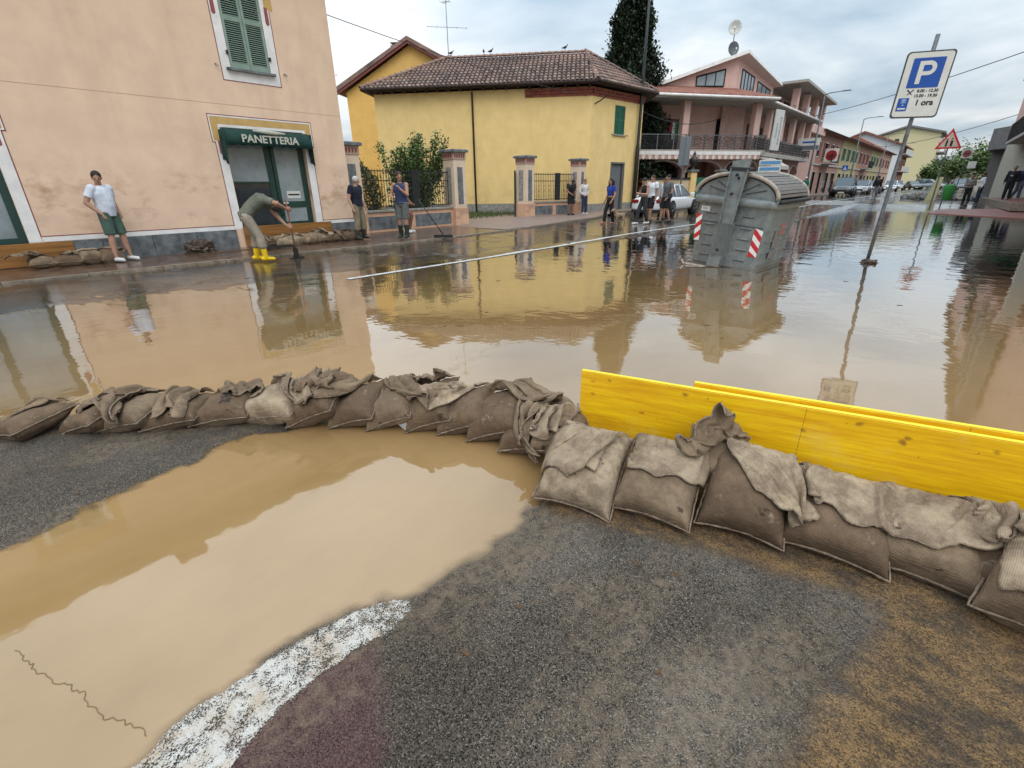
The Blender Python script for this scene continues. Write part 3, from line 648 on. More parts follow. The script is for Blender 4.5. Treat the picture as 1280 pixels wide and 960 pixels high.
# ---------------------------------------------------------------- sandbags
def burlap(name, base, mudcol, mudamt, seed=0):
    m = bpy.data.materials.new(name); m.use_nodes = True; t, n, l, p = nodes(m)
    p.inputs['Roughness'].default_value = .92; p.inputs['Specular IOR Level'].default_value = .25
    oi = n.new('ShaderNodeObjectInfo')
    co = n.new('ShaderNodeTexCoord'); ad = n.new('ShaderNodeVectorMath'); ad.operation = 'ADD'; l.new(co.outputs['Object'], ad.inputs[0])
    sc = n.new('ShaderNodeVectorMath'); sc.operation = 'SCALE'; cb = n.new('ShaderNodeCombineXYZ')
    for i in range(3): l.new(oi.outputs['Random'], cb.inputs[i])
    l.new(cb.outputs[0], sc.inputs[0]); sc.inputs['Scale'].default_value = 37; l.new(sc.outputs[0], ad.inputs[1])
    def nz(s, d, r=.65):
        x = n.new('ShaderNodeTexNoise'); x.inputs['Scale'].default_value = s; x.inputs['Detail'].default_value = d; x.inputs['Roughness'].default_value = r; l.new(ad.outputs[0], x.inputs[0]); return x.outputs[0]
    def wv(axis, s):
        x = n.new('ShaderNodeTexWave'); x.bands_direction = axis; x.inputs['Scale'].default_value = s; x.inputs['Distortion'].default_value = 1.2; x.inputs['Detail'].default_value = 2; x.inputs['Detail Scale'].default_value = 3
        l.new(co.outputs['Object'], x.inputs[0]); return x.outputs[1]
    weave = M_('MULTIPLY', wv('X', 62), wv('Y', 62), tree=t)
    tone = mixc(t, nz(4, 4), tuple(x*.72 for x in base), tuple(min(1, x*1.22) for x in base))
    tone = mixc(t, M_('MULTIPLY', weave, .35, tree=t), tone, tuple(x*.55 for x in base))
    tone = mixc(t, M_('MULTIPLY', ramp(t, oi.outputs['Random'], 0, 1), .35, tree=t), tone, tuple(x*.6 for x in base))
    # mud soaked into the cloth, in blotches, with paler dried crust between
    mm = ramp(t, nz(5.5, 9, .7), .5-mudamt*.22, .62-mudamt*.12)
    tone = mixc(t, M_('MULTIPLY', mm, .85, tree=t), tone, mixc(t, nz(45, 4), tuple(x*.7 for x in mudcol), tuple(x*1.5 for x in mudcol)))
    cr_ = M_('MULTIPLY', ramp(t, nz(11, 8, .75), .58, .66), ramp(t, nz(70, 3), .4, .6), tree=t)
    tone = mixc(t, M_('MULTIPLY', cr_, .5, tree=t), tone, (.42, .33, .25))
    sp = M_('MULTIPLY', ramp(t, nz(14, 6, .6), .66, .70), 1, tree=t)
    tone = mixc(t, M_('MULTIPLY', sp, .8, tree=t), tone, (.035, .025, .018))
    l.new(tone, p.inputs['Base Color'])
    b1 = n.new('ShaderNodeBump'); b1.inputs['Strength'].default_value = .7; b1.inputs['Distance'].default_value = .004
    l.new(M_('ADD', M_('MULTIPLY', weave, .6, tree=t), M_('MULTIPLY', nz(160, 3), .8, tree=t), tree=t), b1.inputs['Height'])
    b2 = n.new('ShaderNodeBump'); b2.inputs['Strength'].default_value = .8; b2.inputs['Distance'].default_value = .012
    l.new(nz(16, 6, .6), b2.inputs['Height']); l.new(b2.outputs[0], b1.inputs['Normal']); l.new(b1.outputs[0], p.inputs['Normal'])
    return m
MT['bag_dry'] = burlap('burlap_dry', (.45, .35, .24), (.15, .105, .07), .4)
MT['bag_mid'] = burlap('burlap_damp', (.31, .225, .145), (.13, .09, .058), .6)
MT['bag_wet'] = burlap('burlap_muddy', (.215, .145, .09), (.10, .066, .042), .75)
MT['seam'] = mat('burlap_seam', (.27, .205, .145), .95, .3, 40, .8, 120, col2=(.10, .07, .05))

def bag_surface(u, v, s, w, l, h, seed, full):
    pin = 1-.11*(1-abs(u)**2)*abs(v)**4
    pin2 = 1-.08*(1-abs(v)**2)*abs(u)**4
    x = u*w/2*pin2; y = v*l/2*pin
    t = (max(0, (1-abs(u)**3.0))*max(0, (1-abs(v)**3.2)))**.5
    z = s*h/2*t*(1.08-full*v)
    q = Vector((x*8+seed*7.1, y*8, s*2+seed))
    z += s*t**.5*.020*noise.noise(q)+s*t**.4*.009*noise.noise(q*2.3)
    ed = max(0, max(abs(u), abs(v))-.5)
    z += s*.007*math.sin((u if abs(v) > abs(u) else v)*19+seed+4*noise.noise(q))*ed*t**.4*2
    # long diagonal pull creases running in from the corners
    z -= s*.006*max(0, math.sin((u*1.3+v*.8)*13+seed*2+3*noise.noise(q*.7)))**6*t**.5
    return (x, y, z)
def bag_body_mesh(w, l, h, seed, full=.25, n=26):
    V = []; F = []; idx = {}
    g = [.55*math.sin((2*i/n-1)*math.pi/2)+.45*(2*i/n-1) for i in range(n+1)]
    for s in (1, -1):
        for i in range(n+1):
            for j in range(n+1):
                if s == -1 and (i in (0, n) or j in (0, n)): idx[s, i, j] = idx[1, i, j]; continue
                idx[s, i, j] = len(V); V.append(bag_surface(g[i], g[j], s, w, l, h, seed, full))
        for i in range(n):
            for j in range(n):
                q = [idx[s, i, j], idx[s, i+1, j], idx[s, i+1, j+1], idx[s, i, j+1]]; F.append(q if s == 1 else q[::-1])
    return MB().add(V, F)
def bag_seam(w, l, h, seed, full):
    pts = []
    for k in range(17): pts.append((-1, 1-k/8))
    for k in range(1, 17): pts.append((-1+k/8, -1))
    for k in range(1, 17): pts.append((1, -1+k/8))
    P = []
    for i, (u, v) in enumerate(pts):
        x, y, z = bag_surface(u, v, 1, w, l, h, seed, full)
        o = .004+.003*noise.noise(Vector((i*.9, seed, 0))); P.append((x+math.copysign(o, u)*(abs(u) > .9), y-(o if v < -.9 else 0), z+.004*noise.noise(Vector((i*.7, seed, 4)))))
    return MB().tube(P, [.0045+.002*noise.noise(Vector((i*1.7, seed, 9))) for i in range(len(P))], 5)
SIM = []
def sandbag(label, xy, rz, w, l, h, seed, tilt=26, rollv=0, z=None, m='bag_mid', fm=None, flap=None, group=None, full=.25):
    """bag lies with its stitched bottom towards local -y, its loose mouth folded forward over the top"""
    M0 = Matrix.Translation((xy[0], xy[1], 0)) @ Matrix.Rotation(R(rz), 4, 'Z')
    body_m = Matrix.Rotation(R(tilt), 4, 'X') @ Matrix.Rotation(R(rollv), 4, 'Y')
    # rest on the ground: lowest point at 0
    mb = bag_body_mesh(w, l, h, seed, full)
    low = min((body_m @ Vector(v)).z for v in mb.V)
    zz_ = (-low-.012) if z is None else z-low-.012
    root = thing('sandbag', label, 'sandbag', mat4=M0 @ Matrix.Translation((0, 0, zz_)) @ body_m, group=group)
    # the ground squashes the underside flat
    mi = body_m
    body = mb.build('bag_body', MT[m], root, True)
    bag_seam(w, l, h, seed, full).build('bottom_seam', MT['seam'], root, True)
    fl = dict(L=.27, comp=.85, skew=0.0, lift=.75, fwd=.55, waves=5, amp=.02, start=.9, wk=1.04)
    if flap is not None: fl.update(flap)
    if flap is False: return root, body, None
    nx_, ny_ = 26, 22; Wd = w*fl['wk']*fl['comp']; V = []; F = []
    for j in range(ny_+1):
        for i in range(nx_+1):
            x = (i/nx_-.5)*Wd; s = j/ny_*fl['L']; r = min(1, s/.06)
            uu = i/nx_*2-1; bx, by, bz = bag_surface(uu*.97, fl['start'], 1, w, l, h, seed, full)
            x = bx*(1-r)+x*r
            y = by-s*fl['fwd']; z2 = (bz+.009)*(1-r)+(h*.5*(1-.3*min(1, s/.2))+.02)*r*.55+bz*r*.45+s*fl['lift']
            if s > fl['L']*fl.get('bend', 2): y -= (s-fl['L']*fl['bend'])*.6
            z2 += fl['amp']*math.sin(i/nx_*math.pi*fl['waves']+seed*2+j*.08)*r
            y += .016*math.sin(i*.7+seed+j*.2)*r; x += fl['skew']*s
            V.append((x, y, z2))
    for j in range(ny_):
        for i in range(nx_): q = j*(nx_+1)+i; F.append((q, q+1, q+nx_+2, q+nx_+1))
    o = MB().add(V, F).build('bag_mouth', MT[fm or m], root, True)
    vg = o.vertex_groups.new(name='pin'); vg.add(list(range(nx_+1)), 1, 'REPLACE')
    md = o.modifiers.new('cloth', 'CLOTH'); s = md.settings
    s.quality = 5; s.mass = .25; s.tension_stiffness = 15; s.compression_stiffness = 15; s.shear_stiffness = 5; s.bending_stiffness = fl.get('bendst', .25)
    s.vertex_group_mass = 'pin'; s.air_damping = 1; s.shrink_min = -(1/fl['comp']-1)*.7
    cs = md.collision_settings; cs.distance_min = .005; cs.use_self_collision = True; cs.self_distance_min = .004; cs.collision_quality = 2
    cm = body.modifiers.new('col', 'COLLISION'); body.collision.thickness_outer = .006; body.collision.cloth_friction = 14; body.collision.use_culling = False
    SIM.append((o, body))
    return root, body, o
G1 = 'muddy sandbags laid across the road'
FAR = [ # (px label, x, y, rz, w, l, h, tilt, roll, mat, flap)
 ('muddy sandbag at the left end of the low wall, its long mouth trailing', -3.93, .02, 20, .34, .36, .15, 8, -14, 'bag_wet', dict(L=.36, fwd=.9, lift=.45, comp=.6, skew=-.5, waves=3)),
 ('muddy sandbag second from the left end of the wall, twisted mouth folded sideways', -3.72, .30, 28, .34, .34, .15, 10, -20, 'bag_wet', dict(L=.30, comp=.62, skew=.5, waves=3, amp=.03)),
 ('sandbag with a pale folded mouth over a dark hollow, third from the left end', -3.55, .47, 34, .34, .34, .16, 10, -15, 'bag_mid', dict(L=.30, comp=.65, skew=-.4, waves=4, amp=.03)),
 ('low crumpled sandbag with long pale creases, fourth from the left end', -3.37, .66, 44, .36, .32, .15, 8, -12, 'bag_wet', dict(L=.26, comp=.6, skew=.2, waves=6, amp=.03)),
 ('sandbag with dark printed letters under its gaping mouth, left part of the wall', -3.17, .88, 42, .38, .32, .18, 12, -10, 'bag_wet', dict(L=.22, comp=.7, skew=.5, waves=3, amp=.03)),
 ('plump pale speckled sandbag with rounded top left of the wall centre', -2.93, 1.10, 30, .40, .34, .22, 14, -12, 'bag_dry', dict(L=.24, comp=.6, skew=.9, waves=3, amp=.03, lift=.9, fwd=.25)),
 ('brown sandbag leaning on the plump speckled one, its mouth standing up', -2.72, 1.25, 38, .36, .34, .20, 18, -26, 'bag_wet', dict(L=.25, comp=.5, skew=.3, waves=3, amp=.04, lift=1., fwd=.1)),
 ('sandbag with tightly twisted dark neck in the middle of the wall', -2.52, 1.42, 34, .34, .34, .19, 22, -20, 'bag_wet', dict(L=.24, comp=.45, skew=-.3, waves=5, amp=.04)),
 ('sandbag with a stiff upturned collar in the middle of the wall', -2.34, 1.56, 40, .32, .36, .18, 22, -24, 'bag_mid', dict(L=.26, comp=.6, skew=.7, waves=2, amp=.03, lift=.9, fwd=.2)),
 ('smooth brown sandbag with a black stamp on its upper side', -2.12, 1.70, 36, .32, .36, .20, 24, -24, 'bag_wet', dict(L=.10, comp=.8)),
 ('sandbag with a pale cream mouth thrown over its top, right of the wall centre', -1.92, 1.80, 30, .33, .34, .19, 20, -22, 'bag_wet', dict(L=.30, comp=.7, skew=-.5, waves=3, amp=.03, pale=1)),
 ('dark wet sandbag with a sharp bottom corner reaching into the puddle', -1.70, 1.86, 26, .36, .36, .20, 22, -24, 'bag_wet', dict(L=.24, comp=.5, skew=.9, waves=5, amp=.03)),
 ('dark wet sandbag under frayed cloth, last before the yellow board', -1.46, 1.88, 22, .33, .34, .19, 18, -14, 'bag_wet', dict(L=.28, comp=.5, skew=.2, waves=5, amp=.035, lift=.9, fwd=.35)),
]
for k, (lb, x, y, rz, w_, l_, h_, ti, ro, mm_, fl) in enumerate(FAR):
    fm = 'bag_dry' if fl.pop('pale', 0) else None
    sandbag(lb, (x-.04, y-.02), rz, w_, l_, h_*.86, 3.1+k*1.37, tilt=ti, rollv=ro, m=mm_, fm=fm or ('bag_mid' if mm_ == 'bag_wet' else None), flap=fl, group=G1)
G2 = 'sandbags stacked against the yellow boards'
NEAR = [
 ('pale sandbag with heavily crumpled mouth, at the end of the yellow board', -1.02, 1.66, 14, .36, .44, .20, 30, 4, 'bag_dry', 'bag_dry', dict(L=.25, comp=.68, skew=-.3, waves=5, amp=.03, fwd=.6)),
 ('square brown sandbag with neatly folded pale flap, next to the crumpled one', -.70, 1.79, 10, .34, .40, .20, 30, 0, 'bag_mid', 'bag_dry', dict(L=.24, comp=.95, skew=.05, waves=2, amp=.01)),
 ('dark plump sandbag with stitched side edge and raised rolled mouth before the yellow board', -.38, 1.93, 12, .33, .42, .23, 34, 4, 'bag_wet', 'bag_dry', dict(L=.26, comp=.75, skew=.5, waves=2, amp=.03, lift=1., fwd=.1)),
 ('dark sandbag with a wavy grey flap, middle of the yellow board', -.06, 2.02, 6, .38, .38, .20, 28, 2, 'bag_wet', 'bag_dry', dict(L=.22, comp=.8, skew=.1, waves=3, amp=.02)),
 ('mud-spattered sandbag with a broad smooth flap, right of the wavy-flapped one', .22, 2.10, 2, .38, .36, .20, 26, 0, 'bag_mid', 'bag_dry', dict(L=.27, comp=.9, skew=0, waves=2, amp=.015)),
 ('largest sandbag, at the right picture edge, with long overlapping flap', .63, 2.02, -6, .52, .40, .26, 26, 0, 'bag_mid', 'bag_dry', dict(L=.36, comp=.85, skew=.1, waves=2, amp=.02)),
]
for k, (lb, x, y, rz, w_, l_, h_, ti, ro, mm_, fm, fl) in enumerate(NEAR):
    sandbag(lb, (x, y), rz, w_, l_, h_, 41.7+k*1.91, tilt=ti, rollv=ro, m=mm_, fm=fm, flap=fl, group=G2)
sandbag('slumped sandbag squeezed behind the flap of the largest one', (.42, 2.14), 10, .34, .36, .2, 60.3, tilt=34, m='bag_wet', fm='bag_dry', flap=dict(L=.2, comp=.7), group=G2)
sandbag('sandbag behind the gap of the folded flap bag, its mouth pointing up like a horn', (-.545, 1.99), 12, .24, .26, .14, 63.3, tilt=52, rollv=8, z=.13, m='bag_mid', fm='bag_mid', flap=dict(L=.15, comp=.45, lift=.75, fwd=-.5, waves=1, amp=.05, bendst=30), group=G2)
sandbag('loose crumpled sandbag lying over the end of the wall beside the yellow board', (-1.30, 1.84), 30, .30, .30, .15, 66.3, tilt=20, z=.07, m='bag_mid', fm='bag_dry', flap=dict(L=.22, comp=.6, waves=5, amp=.03, skew=-.2), group=G2)
sandbag('pale sandbag tucked against the yellow board at the right picture edge', (.82, 2.25), 12, .4, .3, .18, 69.3, tilt=30, z=.05, m='bag_mid', fm='bag_dry', flap=dict(L=.2, comp=.8), group=G2)

# ---------------------------------------------------------------- the yellow boards
m = bpy.data.materials.new('yellow_shuttering'); m.use_nodes = True; t, n, l, p = nodes(m); MT['yellow_board'] = m
p.inputs['Roughness'].default_value = .42; p.inputs['Specular IOR Level'].default_value = .4
gr = noise_n(t, 9, 9, stretch=(.25, 1, 3.4), rough=.72)
fine = noise_n(t, 60, 4, stretch=(.06, 1, 1.6), rough=.6)
c_ = mixc(t, ramp(t, gr, .38, .62), (.70, .34, .004), (.92, .58, .008))
c_ = mixc(t, M_('MULTIPLY', ramp(t, fine, .5, .7), .35, tree=t), c_, (.58, .30, .012))
co = n.new('ShaderNodeTexCoord'); mp = n.new('ShaderNodeMapping'); mp.inputs['Scale'].default_value = (1, 1, 1.3); l.new(co.outputs['Object'], mp.inputs[0])
wob = n.new('ShaderNodeVectorMath'); wob.operation = 'ADD'; nn_ = n.new('ShaderNodeTexNoise'); nn_.inputs['Scale'].default_value = 14; l.new(mp.outputs[0], nn_.inputs[0])
sc_ = n.new('ShaderNodeVectorMath'); sc_.operation = 'SCALE'; sc_.inputs['Scale'].default_value = .035; l.new(nn_.outputs['Color'], sc_.inputs[0]); l.new(mp.outputs[0], wob.inputs[0]); l.new(sc_.outputs[0], wob.inputs[1])
vo = n.new('ShaderNodeTexVoronoi'); vo.inputs['Scale'].default_value = 10.5; l.new(wob.outputs[0], vo.inputs[0])
vs = n.new('ShaderNodeSeparateColor'); l.new(vo.outputs['Color'], vs.inputs[0])
kr = M_('MULTIPLY', ramp(t, vo.outputs['Distance'], .08, .19, (1, 1, 1), (0, 0, 0)), M_('GREATER_THAN', vs.outputs[0], .42, tree=t), tree=t)
c_ = mixc(t, M_('MULTIPLY', kr, .75, tree=t), c_, (.26, .10, .015))
sp = ramp(t, noise_n(t, 34, 2, w=5), .71, .74); c_ = mixc(t, sp, c_, (.20, .10, .03))
# dried splash mud along the foot
se = n.new('ShaderNodeSeparateXYZ'); l.new(co.outputs['Object'], se.inputs[0])
ft = M_('MULTIPLY', ramp(t, M_('ADD', se.outputs[2], M_('MULTIPLY', noise_n(t, 7, 6), .18, tree=t), tree=t), .14, .34, (1, 1, 1), (0, 0, 0)), ramp(t, noise_n(t, 22, 8, rough=.8), .45, .7), tree=t)
c_ = mixc(t, M_('MULTIPLY', ft, .8, tree=t), c_, (.30, .20, .10))
c_ = mixc(t, M_('MULTIPLY', ramp(t, noise_n(t, 3.3, 9, w=12, rough=.75), .55, .7), .28, tree=t), c_, (.80, .62, .18))
l.new(c_, p.inputs['Base Color'])
bu = n.new('ShaderNodeBump'); bu.inputs['Strength'].default_value = .25; bu.inputs['Distance'].default_value = .003
l.new(M_('ADD', M_('ADD', fine, gr, tree=t), M_('MULTIPLY', kr, -.6, tree=t), tree=t), bu.inputs['Height']); l.new(bu.outputs[0], p.inputs['Normal'])
MT['yellow_edge'] = mat('yellow_board_edge', (.88, .70, .03), .5, .1, 8, .1, 40)
BOARDS = []
def yboard(label, x, y, rz, ln_, hgt, z0=0):
    o = thing('shuttering_board', label, 'board', (x, y, z0), R(rz))
    b_ = MB().bbox(0, ln_, 0, .024, 0, hgt-.003, .003).build('face_panel', MT['yellow_board'], o)
    MB().box(.002, ln_-.002, .001, .023, hgt-.0028, hgt).build('lacquered_edge', MT['yellow_edge'], o)
    for q in (.0,):
        MB().box(1.02, 1.021, -.0006, 0, 0, hgt-.004).build('board_joint', MT['eave_dark'], o)
    cm = b_.modifiers.new('col', 'COLLISION'); b_.collision.thickness_outer = .006; b_.collision.use_culling = False; BOARDS.append(b_)
    return o
yboard('long yellow shuttering board standing on edge behind the near sandbags', -1.262, 1.965, 13.2, 3.0, .50)
yboard('second yellow board just behind the front one, only its top edge showing', -.74, 2.15, 13.4, 2.7, .508)

# cloth settles on bags, boards and ground
import time as _t; _t0 = _t.time()
gcol = MB().add([(-6, -2, 0), (3, -2, 0), (3, 5, 0), (-6, 5, 0)], [(0, 1, 2, 3)]).build('settling_plane', None)
gcol.modifiers.new('col', 'COLLISION'); gcol.collision.thickness_outer = .006; gcol.collision.use_culling = False
for o, b in SIM: o.modifiers['cloth'].point_cache.frame_end = 60
for f in range(1, 41): SC.frame_set(f)
dg = bpy.context.evaluated_depsgraph_get()
for o, b in SIM:
    me = bpy.data.meshes.new_from_object(o.evaluated_get(dg)); me.name = 'bag_mouth'
    bmm = bmesh.new(); bmm.from_mesh(me); bmm.verts.ensure_lookup_table()
    o.modifiers.clear(); bmm.free(); o.data = me
    me.polygons.foreach_set('use_smooth', [True]*len(me.polygons))
    so = o.modifiers.new('thick', 'SOLIDIFY'); so.thickness = .005; so.offset = 1
    su = o.modifiers.new('sub', 'SUBSURF'); su.levels = su.render_levels = 1
    b.modifiers.clear(); su = b.modifiers.new('sub', 'SUBSURF'); su.levels = su.render_levels = 1
for b in BOARDS: b.modifiers.clear()
bpy.data.objects.remove(gcol); SC.frame_set(1)
print('cloth', _t.time()-_t0)
# hem beads along the free rim of each mouth
for o, b in SIM:
    me = o.data; nx_, ny_ = 26, 22
    v = me.vertices
    rim = [v[j*(nx_+1)].co for j in range(3, ny_+1)]+[v[ny_*(nx_+1)+i].co for i in range(1, nx_+1)]+[v[j*(nx_+1)+nx_].co for j in range(ny_-1, 2, -1)]
    MB().tube(rim, .0042, 5).build('mouth_hem', MT['seam'], o.parent, True)

def stamp(root, w, l, h, seed, full, lines, x0, y0, size):
    for k, tx in enumerate(lines):
        cu = bpy.data.curves.new('f', 'FONT'); cu.body = tx; cu.size = size; cu.align_x = 'CENTER'; cu.offset = .0015; to = bpy.data.objects.new('f', cu); COL.objects.link(to)
        me = bpy.data.meshes.new_from_object(to); bpy.data.objects.remove(to)
        bm_ = bmesh.new(); bm_.from_mesh(me); bmesh.ops.subdivide_edges(bm_, edges=bm_.edges, cuts=1)
        for v in bm_.verts:
            x, y = x0+v.co.x, y0+v.co.y-k*size*1.05
            v.co = Vector((x, y, bag_surface(2*x/w, 2*y/l, 1, w, l, h, seed, full)[2]+.007))
        bm_.to_mesh(me); bm_.free(); me.materials.clear(); me.materials.append(MT['black_print']); o = bpy.data.objects.new('printed_mark', me); COL.objects.link(o); o.parent = root
by = {o['label']: o for o in bpy.data.objects if o.get('label')}
for lb_, i_ in (('sandbag with dark printed letters under its gaping mouth, left part of the wall', 4), ('smooth brown sandbag with a black stamp on its upper side', 9)):
    f_ = FAR[i_]; stamp(by[lb_], f_[4], f_[5], f_[6]*.86, 3.1+i_*1.37, .25, ['ONE', 'INE'], .05, .02 if i_ == 9 else -.03, .05)
# ---------------------------------------------------------------- garden fence: pillars, low walls, railings
def pillar(x, y, h, s, label, yawd=90, z0=.06):
    o = thing('gate_pillar', label, 'pillar', (x, y, z0), R(yawd), 'plastered pillars of the garden fence')
    a = s/2
    MB().bbox(-a-.04, a+.04, -a-.04, a+.04, 0, .66, .015).build('pillar_base', MT['peach_base'], o)
    MB().bbox(-a, a, -a, a, .66, h-.36, .012).build('pillar_shaft', MT['cream_plaster'], o)
    MB().bbox(-a-.02, a+.02, -a-.02, a+.02, h-.36, h-.10, .01).build('frieze', flat('frieze_plaster', (.46, .30, .24)), o)
    MB().bbox(-a-.11, a+.11, -a-.11, a+.11, h-.10, h, .03).build('cap_slab', MT['stone_grey'], o)
    for r_ in (0, 90, -90):
        m3 = Matrix.Rotation(R(r_), 4, 'Z')
        pm = MB().box(-a+.17, a-.17, -a-.006, -a, .78, h-.62); pm.V = [tuple(m3 @ Vector(v)) for v in pm.V]; pm.build('slate_inlay', MT['stone_grey'] if r_ == 0 else MT['stone_pale'], o)
        fz = MB()
        for k in range(5):
            x0 = -a+.03+k*(s-.06)/5
            fz.box(x0+.012, x0+.02+(s-.06)/5*.35, -a-.026, -a-.02, h-.30, h-.16); fz.box(x0+.06, x0+.075, -a-.026, -a-.02, h-.27, h-.19); fz.box(x0+.02, x0+.08, -a-.027, -a-.02, h-.24, h-.225)
        fz.V = [tuple(m3 @ Vector(v)) for v in fz.V]; fz.build('frieze_pattern', MT['line_brown'], o, kind='stuff')
    return o
pillar(-14.75, 8.85, 2.72, .62, 'plastered gate pillar beside the corner of the pink bakery house')
pillar(-15.10, 13.75, 2.74, .62, 'plastered gate pillar at the far end of the long railing, left of the open gateway')
pillar(-15.75, 18.85, 2.74, .62, 'plastered gate pillar right of the open gateway, next to the dark gate leaf')
pillar(-15.10, 22.35, 2.70, .56, 'plastered pillar standing against the corner of the yellow house')
bar = MB().cone((0, 0, 0), (0, 0, 1.28), .011, .011, 6).mesh('bar', MT['black_metal'])
orn = MB()
for a0 in range(12):
    a, b = math.pi*2*a0/12, math.pi*2*(a0+1)/12
    orn.cone((.055*math.cos(a), 0, .11*math.sin(a)), (.055*math.cos(b), 0, .11*math.sin(b)), .008, .008, 5, False)
orn_me = orn.mesh('scroll', MT['black_metal'])
def fence(label, p, q, z0=.06, hinges=True):
    d = Vector((q[0]-p[0], q[1]-p[1])); Ln = d.length; o = thing('railing_fence', label, 'fence', (p[0], p[1], z0), math.atan2(d.y, d.x))
    MB().bbox(0, Ln, -.14, .14, 0, .64, .01).build('low_wall', MT['peach_base'], o)
    for k in range(2):
        a = Ln*k/2+.12; b = Ln*(k+1)/2-.12; MB().bbox(a, b, -.152, -.14, .08, .50, .004).build('stone_panel', MT['stone_grey'], o)
    MB().bbox(-.02, Ln+.02, -.19, .19, .64, .70, .01).build('coping', MT['stone_pale'], o)
    for zq in (.78, 1.62, 1.92): MB().box(.03, Ln-.03, -.015, .015, zq, zq+.03).build('rail', MT['black_metal'], o)
    n_ = int(Ln/.115)
    for i in range(n_+1):
        inst('bar', bar, o, (.05+(Ln-.1)*i/n_, 0, .72))
        if i % 3 == 1 and i < n_:
            for zq in (1.05, 1.32): inst('scroll', orn_me, o, (.05+(Ln-.1)*(i+.5)/n_, 0, zq))
    MB().box(Ln*.55, Ln*.55+.32, -.02, .02, .74, 2.0).build('sheet_post', MT['black_metal'], o)
    return o
fence('black iron railing on a low plastered wall between the bakery and the open gateway', (-14.79, 9.2), (-15.08, 13.4))
fence('short black iron railing on a low wall before the corner of the yellow house', (-15.7, 19.2), (-15.15, 22.05), .08)
gt = thing('gate_leaf', 'dark solid metal gate leaf standing open beside the gateway pillar', 'gate', (-16.05, 18.45, .06), R(128))
MB().bbox(0, 1.9, -.03, .03, .05, 2.05, .004).build('gate_panel', MT['black_metal'], gt); MB().box(-.03, .03, -.04, .04, 0, 2.12).build('gate_frame', MT['black_metal'], gt)
# garden behind: grass and drive
mb = MB(); P_ = [(-16.3, 7), (-30, 7), (-34, 22), (-16.3, 24)]
nn = 26; V = []; F = []
for i in range(nn+1):
    for j in range(nn+1):
        u, v = i/nn, j/nn; a = Vector(P_[0]).lerp(Vector(P_[3]), v); b = Vector(P_[1]).lerp(Vector(P_[2]), v); c = a.lerp(b, u)
        V.append((c.x, c.y, .09+.12*min(1, u*2)+.02*noise.noise(Vector((c.x, c.y, 0)))))
for i in range(nn):
    for j in range(nn): q = i*(nn+1)+j; F.append((q, q+1, q+nn+2, q+nn+1))
mb.add(V, F).build('garden_ground', flat('garden_soil', (.10, .085, .045)), kind='structure')
tuft = MB()
rg = random.Random(5)
for k in range(5200):
    x = rg.uniform(-27, -16.6); y = rg.uniform(12, 22.5); h_ = rg.uniform(.06, .2); a = rg.uniform(0, 6.28); z = .12+.1*min(1, (-16.3-x)/6)
    d = Vector((math.cos(a), math.sin(a), 0))*.02; tuft.add([(x-d.x, y-d.y, z-.02), (x+d.x, y+d.y, z-.02), (x+rg.uniform(-.05, .05), y+rg.uniform(-.05, .05), z+h_)], [(0, 1, 2)])
o = tuft.build('grass', MT['grass']); o['kind'] = 'stuff'

# leaf crowns
def leaf_mesh(name, pts, size, m, rg, k=1, aspect=.45, droop=0.0):
    V = []; F = []
    for p in pts:
        for _ in range(k):
            q = Vector(p)+Vector((rg.gauss(0, size*.8), rg.gauss(0, size*.8), rg.gauss(0, size*.8)))
            d = Vector((rg.gauss(0, 1), rg.gauss(0, 1), rg.gauss(0, 1)-droop)).normalized(); u, v, _ = basis(d)
            s = size*rg.uniform(.6, 1.3); u = u*s*aspect; d = d*s
            n_ = len(V); V += [q-d*.5, q-d*.05+u, q+d*.5, q-d*.05-u]; F.append((n_, n_+1, n_+2, n_+3))
    return MB().add(V, F)
def tree(name, label, cat, loc, trunk, crown_pts, leaf, m, rg, k=3, aspect=.45, droop=0, group=None, branches=()):
    o = thing(name, label, cat, loc, 0, group)
    MB().tube(trunk[0], trunk[1], 8).build('trunk', MT['bark'], o, True)
    for b in branches: MB().tube(b, [.035, .025, .012][:len(b)] if len(b) <= 3 else .02, 5).build('branch', MT['bark'], o, True)
    leaf_mesh('crown', crown_pts, leaf, m, rg, k, aspect, droop).build('crown', m, o, kind=None)
    return o
rg = random.Random(21)
# tall dark conifer behind the yellow house
pts = []
for k in range(13000):
    z = .9+12.9*rg.random()**1.15
    rmax = 2.9*(1-(z-.9)/13.4)**.72*(1+.18*math.sin(z*2.1+1))+.15
    a = rg.uniform(0, 6.28); lobe = 1+.22*math.sin(a*5+z*1.3)+.12*math.sin(a*9-z*3); r_ = rmax*lobe*(.55+.45*rg.random()**.4)
    pts.append((r_*math.cos(a), r_*math.sin(a), z-.25*r_))
tree('conifer_tree', 'tall dark conifer rising behind the corner of the yellow house', 'tree', (-19.5, 34.9, .1), ([(0, 0, 0), (0, .05, 6), (.1, 0, 12.5)], [.28, .18, .04]), pts, .23, MT['conifer'], rg, 6, .34, .8)
